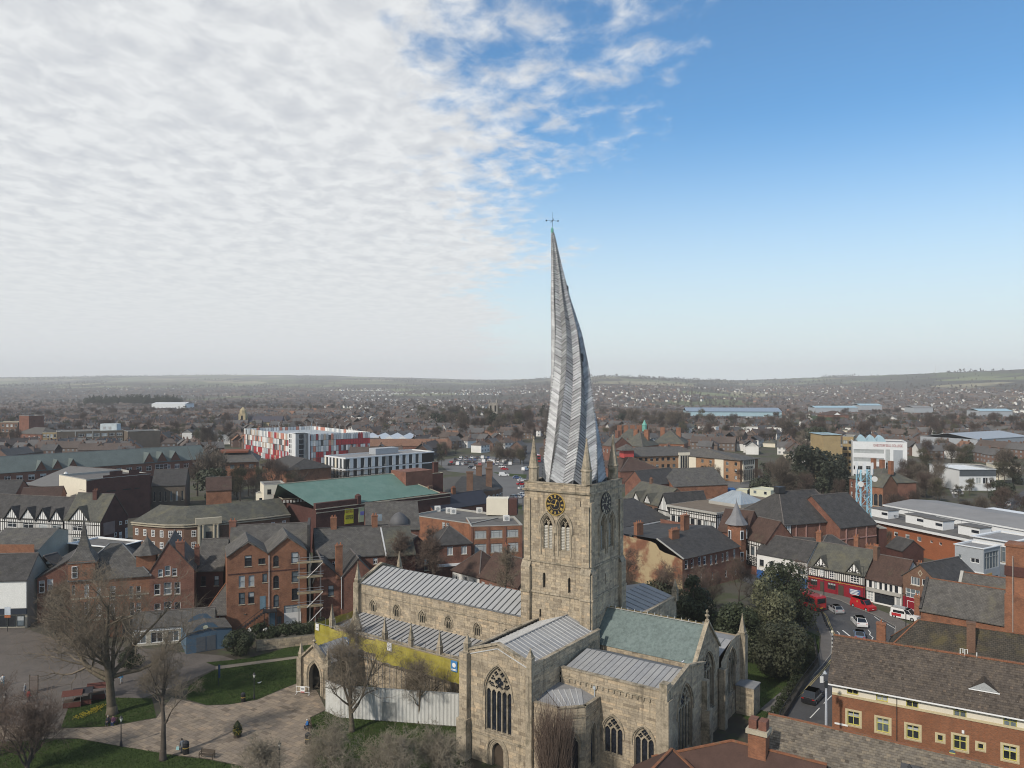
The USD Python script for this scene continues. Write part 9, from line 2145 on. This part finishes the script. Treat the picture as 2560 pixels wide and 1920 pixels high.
# ------------------------------------------------------------------ people
import manifold3d as m3
SKIN=look("skin",(.45,.29,.21),.6);HAIRS={"grey":look("hair_grey",(.30,.29,.27),.8),"dark":look("hair_dark",(.03,.022,.017),.7),"white":look("hair_white",(.55,.54,.5),.8)}
def ball(p,r):return m3.Manifold.sphere(r,14).translate(tuple(map(float,p)))
def limb(chain):
 out=None
 for(p,r0),(q,r1)in zip(chain,chain[1:]):
  h=m3.Manifold.batch_hull([ball(p,r0),ball(q,r1)]);out=h if out is None else out+h
 return out
def person(label,pos,ang,top,legs,hair="dark",pose="stand",carry=None):
 t=thing("person",label,"person",pos,ang)
 sit=pose=="sit";zh=.50 if sit else.92;lean_=.08 if sit else.03
 neck,head=np.array([lean_,0,zh+.56]),np.array([lean_+.05,0,zh+.72])
 def leg(s):
  hip=np.array([0,s*.09,zh])
  if sit:knee,ank=np.array([.42,s*.11,zh+.0]),np.array([.40,s*.11,.08])
  elif pose=="walk":knee,ank=np.array([.14*s+.04,s*.1,.5]),np.array([.26*s-.06,s*.1,.08])
  else:knee,ank=np.array([.02,s*.1,.5]),np.array([0,s*.1,.08])
  return hip,knee,ank,ank+np.array([.17,0,-.03])
 def arm(s):
  sh=np.array([lean_-.01,s*.19,zh+.48])
  if sit:el,wr=np.array([.1,s*.26,zh+.2]),np.array([.32,s*.12,zh+.12])
  elif pose=="walk":el,wr=np.array([-.06*s,s*.25,zh+.2]),np.array([.06-.12*s,s*.25,zh-.04])
  else:el,wr=np.array([0,s*.25,zh+.2]),np.array([.08,s*.25,zh-.03])
  return sh,el,wr
 body=limb([((0,0,zh),.13),((lean_*.5,0,zh+.25),.125),((lean_,0,zh+.44),.14)])+limb([((lean_,0,zh+.44),.06),(tuple(neck),.05),(tuple(head-(0,0,.04)),.055)])+m3.Manifold.batch_hull([ball(head,.095),ball(head+(.02,0,-.08),.062),ball(head+(-.02,0,.05),.085)])
 body+=ball(head+(.10,0,-.015),.018)+ball(head+(.095,0,-.065),.014)
 for s in(-1,1):
  body+=ball(head+(0,s*.095,-.01),.022);h,k,a_,f=leg(s);body+=limb([(h,.088),(k,.062),(a_,.042),(f,.036)])
  sh,el,wr=arm(s);body+=limb([(sh,.06),(el,.046),(wr,.032)]);d=wr-el;d/=np.linalg.norm(d);pm=wr+d*.06;body+=limb([(wr,.03),(pm,.036)])
  sd=np.cross(d,(0,s,0));sd/=max(np.linalg.norm(sd),1e-6)
  for i in range(4):b0=pm+d*.02+sd*(i-1.5)*.019;body+=limb([(b0,.0095),(b0+d*.045+(.004,0,0),.009),(b0+d*(.075-abs(i-1.4)*.008)+np.array([.0,-s*.018,0]),.008)])
  body+=limb([(wr+d*.03+sd*.03,.011),(pm+sd*.055,.009)])
 def shell(man,name,mat,par):mm=man.to_mesh();v_,f_=np.array(mm.vert_properties[:,:3]),np.array(mm.tri_verts);return usd_mesh(numbered(path_of(par),name),v_,f_,mat,normals=True)
 bd=shell(body,"body",SKIN,t)
 coat=limb([((0,0,zh-.12),.175),((lean_*.5,0,zh+.2),.16),((lean_,0,zh+.45),.165)])+m3.Manifold.batch_hull([ball((lean_,-.17,zh+.47),.075),ball((lean_,.17,zh+.47),.075)])
 tr=None
 for s in(-1,1):
  sh,el,wr=arm(s);coat+=limb([(sh,.078),(el,.062),(wr-(wr-el)*.08,.048)]);h,k,a_,f=leg(s);q=limb([(h,.105),(k,.078),(a_+(0,0,.02),.06)]);tr=q if tr is None else tr+q
  shell(limb([(a_+(0,0,-.03),.052),(f+(.03,0,-.01),.045)]),"shoe",TYRE,t)
 shell(coat,"coat",top,t);shell(tr,"trousers",legs,t);shell(m3.Manifold.batch_hull([ball(head+(-.03,0,.035),.1),ball(head+(-.02,0,.06),.095),ball(head+(-.06,0,-.04),.075)]),"hair",HAIRS[hair],t)
 for s in(-1,1):MB().lathe([(.001,-.012),(.012,0),(.001,.012)],6,head+(.088,s*.035,.012)).build("eye",BLACK_PAINT,bd)
 return t
def cloth(n,c):return look("cloth_"+n,c,.9,.12,3)
def at_px(px):p=at_z(*px,0);return(p[0],p[1],.07)
def stool(label,px,ang,mat=TIMBER):
 p=at_z(*px,0);t=thing("park_bench",label,"bench",(p[0],p[1],.05),ang)
 for k in range(3):MB().box(-.8,.8,-.2+k*.14,-.09+k*.14,.40,.44).build("seat_slat",mat,t)
 for k in range(3):MB().box(-.8,.8,.24,.28,.52+k*.13,.62+k*.13).build("back_slat",mat,t)
 for x in(-.7,.7):MB().box(x-.04,x+.04,-.2,-.12,0,.4).build("leg",mat,t);MB().box(x-.04,x+.04,.2,.28,0,.9).build("leg",mat,t)
 return t
def sitter(label,bp,ang,dx,top,legs,hair):
 c,s=math.cos(ang),math.sin(ang);person(label,(bp[0]+c*dx,bp[1]+s*dx,.0),ang-math.pi/2,top,legs,hair,"sit")
q=at_z(*B5(1705,1210),0);stool("bench at the grass edge under the person in the blue coat",B5(1710,1208),-1.1);sitter("seated person in bright blue coat with white hair on the bench near the porch",q,-1.1,0,cloth("blue",(.03,.13,.34)),cloth("navy",(.025,.03,.045)),"white")
q=at_z(*B4(1280,1165),0);stool("bench at the foot of the largest bare tree",B4(1285,1160),-.05);sitter("seated person in dark coat on the bench under the largest tree, left",q,-.05,-.38,cloth("charcoal",(.03,.03,.035)),cloth("navy",(.025,.03,.045)),"grey");sitter("seated person in plum coat on the bench under the largest tree, right",q,-.05,.38,cloth("plum",(.09,.035,.07)),cloth("blue_dark",(.03,.05,.11)),"dark")
person("standing person in grey jacket with pale bag beside the squat bin",at_px(B5(255,1490)),2.4,cloth("grey",(.22,.23,.24)),cloth("grey_legs",(.12,.12,.125)),"dark")
p=at_px(B5(205,1455));t=thing("shopping_bag","pale teal shopping bag standing on the path by the squat bin","bag",p);MB().add([(-.2,-.1,0),(.2,-.1,0),(.2,.1,0),(-.2,.1,0),(-.17,-.05,.4),(.17,-.05,.4),(.17,.05,.4),(-.17,.05,.4)],_BOX).build("sack",look("bag_teal",(.25,.42,.42),.6),t);MB().tube([(-.1,0,.4),(-.05,0,.55),(.05,0,.55),(.1,0,.4)],.012,4).build("handle",WHITE,t)
person("walking person in white top and teal skirt at the left frame edge",at_px(B4(30,720)),-.6,cloth("white",(.6,.58,.54)),cloth("teal",(.04,.16,.19)),"dark","walk")
person("standing person in grey by the market stalls on the square",at_px(B4(285,830)),.5,cloth("grey",(.22,.23,.24)),cloth("denim",(.06,.09,.16)),"grey")
person("standing person in bright red coat on the square",at_px(B4(330,905)),1.2,cloth("red",(.40,.02,.025)),cloth("navy",(.025,.03,.045)),"dark","walk")
person("walking person in blue jacket just right of the largest tree trunk",at_px(B4(1395,690)),-1.9,cloth("sky",(.08,.22,.36)),cloth("pale",(.35,.35,.34)),"dark","walk")
for i,(x,y,lb)in enumerate(((840,950,"red canvas market stall nearest the daffodils, left one"),(960,920,"red and dark canvas market stall in the middle of three"),(1120,860,"red canvas market stall closest to the largest tree trunk"))):
 p=at_px(B4(x,y));t=thing("market_stall",lb,"market stall",p,.35)
 for a_ in(-1.1,1.1):
  for b_ in(-.8,.8):MB().tube([(a_,b_,0),(a_,b_,1.9)],.03,4).build("pole",TUBE,t)
 MB().box(-1.1,1.1,-.8,.6,.75,.82).build("table_top",TIMBER,t);MB().box(-1.12,1.12,-.84,-.8,.1,.8).build("skirt",cloth("stall_red",(.10,.038,.03)),t);MB().quad((-1.3,-1.0,1.75),(1.3,-1.0,1.75),(1.3,0,2.3),(-1.3,0,2.3)).build("canopy",cloth("stall_red",(.10,.038,.03))if i!=1 else cloth("charcoal",(.03,.03,.035)),t);MB().quad((1.3,1.0,1.75),(-1.3,1.0,1.75),(-1.3,0,2.3),(1.3,0,2.3)).build("canopy",cloth("charcoal",(.03,.03,.035)),t)
p=at_px(B4(390,790));t=thing("notice_board","grey upright notice board between two posts on the square","notice board",p,-.1);MB().box(-.6,.6,-.04,.04,.5,2.4).build("board",look("board_grey",(.12,.10,.09),.8),t)
for x in(-.65,.65):MB().box(x-.05,x+.05,-.05,.05,0,2.6).build("post",TIMBER,t)
p=at_z(*A1(470,1540),0);t=thing("rubbish_heap","heap of dark and white rubbish bags below the fire stair","rubbish",(p[0],p[1],0));
for i in range(5):MB().lathe([(.05,0),(.5,.15),(.45,.5),(.1,.75)],7,(i*.7-1.4,(i%2)*.5,0)).build("bag",BLACK_PAINT if i%2 else RENDER_W,t)
# ------------------------------------------------------------------ suburb: houses and trees out to the hills
FAR_BRICK=coursed("brick_far",(0.150,0.088,0.066),(0.11,0.068,0.054),(0.17,0.14,0.12),var=.3,scale=.05);FAR_BRICK2=coursed("brick_far_brown",(0.135,0.098,0.075),(0.11,0.08,0.064),(0.17,0.14,0.12),var=.3,scale=.05);FAR_SLATE=coursed("slate_far",(.105,.10,.098),(.085,.082,.08),(.05,.05,.05),bw=.45,bh=.28,var=.4,scale=.04);FAR_TILE=coursed("tile_far",(.105,.082,.07),(.085,.068,.06),(.05,.04,.035),bw=.3,bh=.25,var=.35,scale=.04)
def house(path,kind,wall,roof,gab="x",L=8.5,W=8,h=5.2,rise=3.2,rows=2):
 mb=MB()
 mb.box(0,L,0,W,-1.5,h)
 if gab=="x":
  for x in(0,L):mb.poly([(x,0,h),(x,W,h),(x,W/2,h+rise)]);mb.poly([(x,0,h),(x,W/2,h+rise),(x,W,h)])
 mb.moved((-L/2,-W/2,0)).build("wall",wall,path)
 m=MB()
 if gab=="x":m.ext(Polygon([(-.4,h-.3),(W/2,h+rise),(W+.4,h-.3),(W+.4,h-.1),(W/2,h+rise+.25),(-.4,h-.1)]),(0,0,0),(0,1,0),(0,0,1),(1,0,0),-.3,L+.3)
 else:
  A,B,C,D=(-.4,-.4,h),(L+.4,-.4,h),(L+.4,W+.4,h),(-.4,W+.4,h);P,Q=(L*.32,W/2,h+rise),(L*.68,W/2,h+rise);m.quad(A,B,Q,P);m.quad(C,D,P,Q);m.poly([B,C,Q]);m.poly([D,A,P])
 m.moved((-L/2,-W/2,0)).build("roof",roof,path)
 for x in((.15,.85)if L<14 else(.02,.34,.66,.98)):MB().box(L*x-.45,L*x+.45,W/2-.35,W/2+.35,h+rise-1,h+rise+1.2).moved((-L/2,-W/2,0)).build("chimney",FAR_BRICK,path)
 n=max(int(L/2.8),2)
 for f,y in((-1,-.03),(1,W+.03)):
  for r_ in range(rows):
   for k in range(n):x=L*(k+.5)/n;MB().box(x-.65,x+.65,y-.05,y+.05,.9+r_*2.6,2.2+r_*2.6).moved((-L/2,-W/2,0)).build("window",WINFAR,path)
WINFAR=look("far_window",(.20,.21,.22),.25,.5,.8,rnd=.0)
KINDS=[("brick_house","red brick house with grey slate roof",FAR_BRICK,FAR_SLATE,"x",9,8,5.4,3.2,2),("terraced_houses","short terrace of red brick houses with slate roofs",FAR_BRICK,FAR_SLATE,"x",22,8.5,5.6,3.4,2),("brick_house","brown brick house with brown tiled roof",FAR_BRICK2,FAR_TILE,"h",10,9,5.2,3.2,2),("rendered_house","white rendered house with grey roof",RENDER_W,FAR_SLATE,"x",8.5,8,5.2,3.0,2),("rendered_house","white rendered house with brown tiled roof",RENDER_W,FAR_TILE,"h",9.5,8.5,5.0,3.0,2),("brick_house","orange brick house with red tiled roof",FAR_BRICK,TILE_ORANGE,"x",9,8,5.2,3.4,2),("bungalow","low cream bungalow with grey roof",RENDER_C,SLATE_GREEN,"h",11,9,3.0,2.8,1),("terraced_houses","long brick terrace with dark brown roofs",FAR_BRICK2,FAR_TILE,"x",30,8.5,5.8,3.5,2)]
HP=[]
for i,(nm,lb,wm,rm,gb,L,W,h,rs_,rw)in enumerate(KINDS):
 c=klass(f"house_{i}");house(c,nm,wm,rm,gb,L,W,h,rs_,rw);HP.append(c)
# far trees
def far_bare(path,seed,h,w,n,wood=True,mat=None):
 r=np.random.default_rng(seed);tr=MB();tr.tube([(0,0,-1),(0,0,h*.35),(.2,0,h*.8)],[.32,.22,.06],5)
 for k in range(9):
  a_=r.uniform(0,6.28);z=h*r.uniform(.22,.6);L=w*r.uniform(.7,1.0);e=r.uniform(.6,1.2);tr.tube([(0,0,z),(L*.5*math.cos(a_),L*.5*math.sin(a_),z+L*.5*e),(L*.8*math.cos(a_),L*.8*math.sin(a_),min(z+L*1.1*e,h*.95))],[.13,.08,.03],4)
 tr.build("trunk",BARK_DARK,path)
 lump=r.uniform(-1,1,(11,3))*(w*.62,w*.62,h*.27)+(0,0,h*.63);pk=r.integers(0,11,n)
 d=r.normal(0,1,(n,3));d/=np.linalg.norm(d,axis=1,keepdims=True)
 P=lump[pk]+d*(w*.42)*r.uniform(.1,1,(n,1))**.6;P[:,2]=np.clip(P[:,2],h*.18,h*1.02)
 out=P-np.array([0,0,h*.3]);out/=np.maximum(np.linalg.norm(out,axis=1,keepdims=True),.1);t=out+r.normal(0,.45,(n,3));t/=np.linalg.norm(t,axis=1,keepdims=True);s=np.cross(t,r.normal(0,1,(n,3)));s/=np.linalg.norm(s,axis=1,keepdims=True)
 ln_=r.uniform(.8,1.9,(n,1));wd=r.uniform(.035,.075,(n,1))
 V=np.stack([P-s*wd,P+s*wd,P+t*ln_],1).reshape(-1,3);usd_mesh(numbered(path_of(path),"crown"),V,np.arange(3*n).reshape(-1,3),mat or TWIG_FAR)
TP=[]
for i,(h,w,n)in enumerate(((14,5.5,2600),(18,6.5,3200),(11,4.8,2200),(16,4.2,2200))):
 c=klass(f"bare_tree_{i}");far_bare(c,300+i,h,w,n,mat=(TWIG_FAR,look("twigs_far_red",(.066,.047,.038),.95,.3,.2,rnd=.3),TWIG_FAR,look("twigs_far_olive",(.072,.066,.040),.95,.3,.2,rnd=.3))[i]);TP.append(c)
EP=[]
for i,(h,w,shp)in enumerate(((12,4.2,"egg"),(9,4.6,"round"),(14,3.2,"cone"))):
 c=klass(f"evergreen_{i}");MB().tube([(0,0,-1),(0,0,h*.5)],[.3,.15],5).build("trunk",BARK_DARK,c);V,F=clumps(400+i,w,h,1500,.75,shp,.2,14);usd_mesh(path_of(c)+"/crown",V,F,LEAF_FAR);EP.append(c)
rt_=random.Random(77)
def mid_tree(px,py,h,where,kind=None,spread_=0):
 p=at_z(px,py,0);x,y=p[0]+rt_.uniform(-spread_,spread_),p[1]+rt_.uniform(-spread_,spread_)
 if any(f.contains(Point(x,y))for f in FOOT if f.distance(Point(x,y))<1):return
 ev=kind=="ev";k=rt_.randrange(3 if ev else 4);hh=(12,9,14)[k]if ev else(14,18,11,16)[k]
 copy_of((EP if ev else TP)[k],"evergreen_tree" if ev else "bare_tree",("dark evergreen tree " if ev else("bare brown tree ","tall bare tree ","small spreading bare tree ","narrow bare tree ")[k])+where,"tree",(x,y,float(terrain(x,y))),rt_.uniform(0,6.28),("evergreens " if ev else "bare trees ")+where,h/hh*rt_.uniform(.85,1.15))
def belt(n,x0,x1,y0,y1,h,where,conv,ev=0.0,sp=6):
 for i in range(n):q=conv(x0+(x1-x0)*(i+rt_.random())/n,rt_.uniform(y0,y1));mid_tree(q[0],q[1],h*rt_.uniform(.8,1.15),where,"ev" if rt_.random()<ev else None,sp)
belt(7,1000,1310,990,1020,13,"around the soot dark chapel hall",Z1,.1);belt(12,10,520,1170,1200,12.5,"behind the curved brick building",Z2,.08,9);belt(4,1640,1800,1180,1230,17,"between the chapel hall and the orange gabled house",Z1);belt(4,0,130,770,800,15,"at the left frame edge below the civic block",Z1,.2)
belt(6,1640,2000,740,770,12,"along the long market hall's right end",Z1);belt(6,1150,1370,770,800,8,"between the red car park and the tile roofed store",Z2,.2);belt(9,1700,2000,790,830,8,"beside the store roof by the crowded car park",Z2,.4,4);belt(4,1890,1990,560,640,15,"at the left end of the red car park",Z1)
belt(26,0,860,600,660,19,"in the dark belt left of the spire",Z3,.06,30);belt(16,0,860,520,560,19,"in the dark belt round the grey church tower",Z3,.1,60);belt(14,1900,2212,500,640,18,"in the wood left of the spire",Z2,.1,30);belt(22,1300,2212,560,640,17,"behind the old brick school",Z3,.08,30);belt(12,430,620,860,905,9,"round the crowded car park's right side",Z3,0,4)
belt(16,560,900,740,870,12,"between the tan offices and the college",Z4,.12,8);belt(11,860,1110,800,850,15,"in the dark clump left of the mobile mast",Z4,.95,6);belt(9,1330,1520,840,890,9,"right of the mobile mast",Z4,.7,5);belt(9,1110,1560,880,910,9,"below the old brick institute",Z4,.1,5);belt(14,1500,1690,760,930,12,"between the college and the white corner office",Z4,.08,8);belt(8,1850,2040,830,930,7.5,"before the white corner office",Z4,.15,8);belt(16,100,600,735,790,8,"in the scrub below the tan offices",Z4,.1,6);belt(8,1990,2212,740,800,13,"along the bypass",Z4,.3,8);belt(10,700,940,500,600,16,"left of the buff college tower",Z4,.1,15);belt(10,1480,1960,590,690,12,"right of the college",Z4,.3,12)
belt(5,1100,1270,520,560,7,"beside the retail shed bushes",B2,.6,3);belt(8,1300,2212,1010,1040,9,"behind the white retail hall",Z4,.05,4);belt(6,700,1260,880,905,10,"behind the dark roofed theatre",Z4,.1,4);belt(5,1040,1120,1130,1175,10,"behind the green roofed theatre",lambda x,y:(x,y),.1,4)
# streets of houses: the nearest as things, the rest as one mass
ext_=unary_union(FOOT).buffer(4);hard=unary_union([cp_poly.buffer(8),Polygon(gp([Z4(860,365),Z4(1090,360),Z4(1080,400),Z4(900,405)])),Polygon(gp([Z3(640,700),Z3(860,700),Z3(850,990),Z3(640,1000)])),Polygon(gp([Z4(0,600),Z4(580,600),Z4(620,850),Z4(0,870)])),Polygon(gp([Z4(1950,760),Z4(2400,760),Z4(2400,1050),Z4(1950,1000)])).buffer(8)])
ban=shapely.prepared.prep(unary_union([ext_,hard]))
def dens(x,y):return float(meshkit.fbm(np.array([x/420+9,y/520+4,0.0]),3,21))
sites=[];rh=random.Random(3)
Yc=470.0
while Yc<4600:
 step=46+Yc*.011;X=-Yc*.72
 while X<Yc*.72:
  o_=meshkit.noise(np.array([X/190,Yc/230,0.0]),4)*3.0-.6;c,s=math.cos(o_),math.sin(o_);pitch=13.5+Yc*.004
  for i in range(int(step/pitch)+1):
   u=(i-step/pitch/2)*pitch;x,y=X+c*u+rh.uniform(-2,2),Yc+s*u+rh.uniform(-2,2)+8
   d_=dens(x,y);far_=min(max((y-1400)/2400,0),1)
   lim=.30+.16*far_
   if y<430 and abs(x+20)<400:lim=.8
   if y<.64*float(np.interp(CX+FPX*x/y,_cx,_cd))and d_>lim and rh.random()<.9 and not ban.contains(Point(x,y)):sites.append((x,y,o_+rh.choice((0,0,0,math.pi/2))+rh.uniform(-.05,.05)))
  X+=step
 Yc+=25+Yc*.008
sites.sort(key=lambda q:q[1])
def pick(x,y,r):
 px=CX+FPX*x/y
 if 1250>px>850 and y>900:w=(2,1,2,5,6,.6,3,0)
 elif px<850:w=(5,4,4,1.3,.8,1,.6,3)
 else:w=(4,3,4,3.2,2.2,1,1.4,2)
 return r.choices(range(8),w)[0]
def region(x,y):
 px=CX+FPX*x/y
 return("beyond the brown offices at left" if px<520 else "beyond the red panelled car park" if px<900 else "beyond the white unfinished block" if px<1180 else "left of the spire base" if px<1420 else "behind the old brick school" if px<1800 else "behind the tan offices and flats" if px<2050 else "behind the college" if px<2300 else "at the right beyond the bypass")
kept,n_house=[],0
taken=[]
for(x,y,o_)in sites:
 k=pick(x,y,rh);z=float(terrain(x,y));inview=abs(x)<y*.66
 if n_house<300 and inview:
  nm,lb=KINDS[k][0],KINDS[k][1];copy_of(HP[k],nm,f"{lb} {region(x, y)}","house" if "terrace" not in nm else "terrace",(x,y,z),o_,f"houses {region(x, y)}");n_house+=1
 else:kept.append((x,y,z,o_,k))
print("houses",len(sites))
def instancer(name,label,cat,protos_,items,scale=None):
 pi=UsdGeom.PointInstancer.Define(stage,f"/World/{name}");rel=pi.CreatePrototypesRel()
 for i,q in enumerate(protos_):
  x=UsdGeom.Xform.Define(stage,f"/World/{name}/kind_{i}");x.GetPrim().GetReferences().AddInternalReference(q.GetPath());rel.AddTarget(x.GetPath())
 pi.CreateProtoIndicesAttr(Vt.IntArray([q[4]for q in items]));pi.CreatePositionsAttr(Vt.Vec3fArray([Gf.Vec3f(*map(float,q[:3]))for q in items]))
 pi.CreateOrientationsAttr(Vt.QuathArray([Gf.Quath(math.cos(q[3]/2),0,0,math.sin(q[3]/2))for q in items]))
 if scale is not None:pi.CreateScalesAttr(Vt.Vec3fArray([Gf.Vec3f(float(s),float(s),float(s))for s in scale]))
 tag(pi.GetPrim(),label,cat,kind="stuff")
instancer("far_houses","mass of far suburban houses running to the foot of the hills","houses",HP,kept)
tr_items,sc_=[],[]
rr=np.random.default_rng(8);N=8000
yy=600+(rr.uniform(0,1,N)**1.25)*4600;xx=rr.uniform(-.72,.72,N)*yy
keepn=meshkit.fbm(np.stack([xx/300+3,yy/420,np.zeros(N)],-1),3,33)
zz_=terrain(xx,yy)
for i in range(N):
 if keepn[i]<.38 and rr.random()<.75:continue
 if yy[i]>.72*np.interp(CX+FPX*xx[i]/yy[i],_cx,_cd)and rr.random()<.8:continue
 if yy[i]<1200 and ban.contains(Point(xx[i],yy[i])):continue
 ev=rr.random()<.16;k=int(rr.integers(0,3))+4 if ev else int(rr.integers(0,4));tr_items.append((xx[i],yy[i],zz_[i],rr.uniform(0,6.28),k));sc_.append(rr.uniform(.45,.9))
# woods on the hills
M=16000;yh=4200+rr.uniform(0,1,M)*5200;xh=rr.uniform(-.70,.70,M)*yh;wn=meshkit.fbm(np.stack([xh/900+5,yh/700+2,np.zeros(M)],-1),4,55);zh_=terrain(xh,yh)
for i in range(M):
 if wn[i]<.585:continue
 k=4+int(rr.integers(0,3))if rr.random()<.3 else int(rr.integers(0,4));tr_items.append((xh[i],yh[i],zh_[i],rr.uniform(0,6.28),k));sc_.append(rr.uniform(.7,1.1))
# the dark conifer wood at left
for k in range(150):q=Z1(760+770*rr.random(),352+rr.uniform(-8,8));p=at_z(*q,8.0);tr_items.append((p[0],p[1]+rr.uniform(-30,30),4.0,rr.uniform(0,6.28),4+int(rr.integers(0,3))));sc_.append(rr.uniform(1.0,1.5))
instancer("far_trees","bare brown and dark evergreen trees through the far suburb and hills","trees",TP+EP,tr_items,sc_)
print("trees",len(tr_items))
p=at_y(2020*1.1573,806*1.1573,4600);t=thing("hilltop_mast","thin pale mast on the skyline at the right","mast",(p[0],p[1],float(terrain(p[0],p[1]))));MB().tube([(0,0,0),(0,0,42)],[1.2,.6],5).build("mast",RENDER_W,t)
# ------------------------------------------------------------------ the air
hz=usdkit.material(stage,"/World/Looks/air",{"v":("principled_volume",{"color":(.985,.985,.98),"density":HAZE,"anisotropy":0.0})},[],volume="v.volume")
hm=MB().box(-12500,12500,-400,11800,-160,330);tag(hm.build("haze",hz,"/World"),"thin pale haze of the far air","haze",kind="stuff")
# things that nothing but their place tells apart are told apart by it
same={}
for q in stage.GetPrimAtPath("/World").GetChildren():
 lb=q.GetCustomDataByKey("label")
 if lb:same.setdefault(lb,[]).append(q)
def nth(k):return f"{k}{'th' if 10 < k % 100 < 14 else {1: 'st', 2: 'nd', 3: 'rd'}.get(k % 10, 'th')}"
for lb,qs in same.items():
 if len(qs)>1:
  pos=lambda q:(lambda t:t[0]/max(t[1],1))(q.GetAttribute("xformOp:translate").Get())
  for k,q in enumerate(sorted(qs,key=pos)):
   q.SetCustomDataByKey("label",f"{lb}, {nth(k + 1)} from left" if len(lb.split())<=13 else " ".join(lb.split()[:13])+f", {nth(k + 1)} from left")
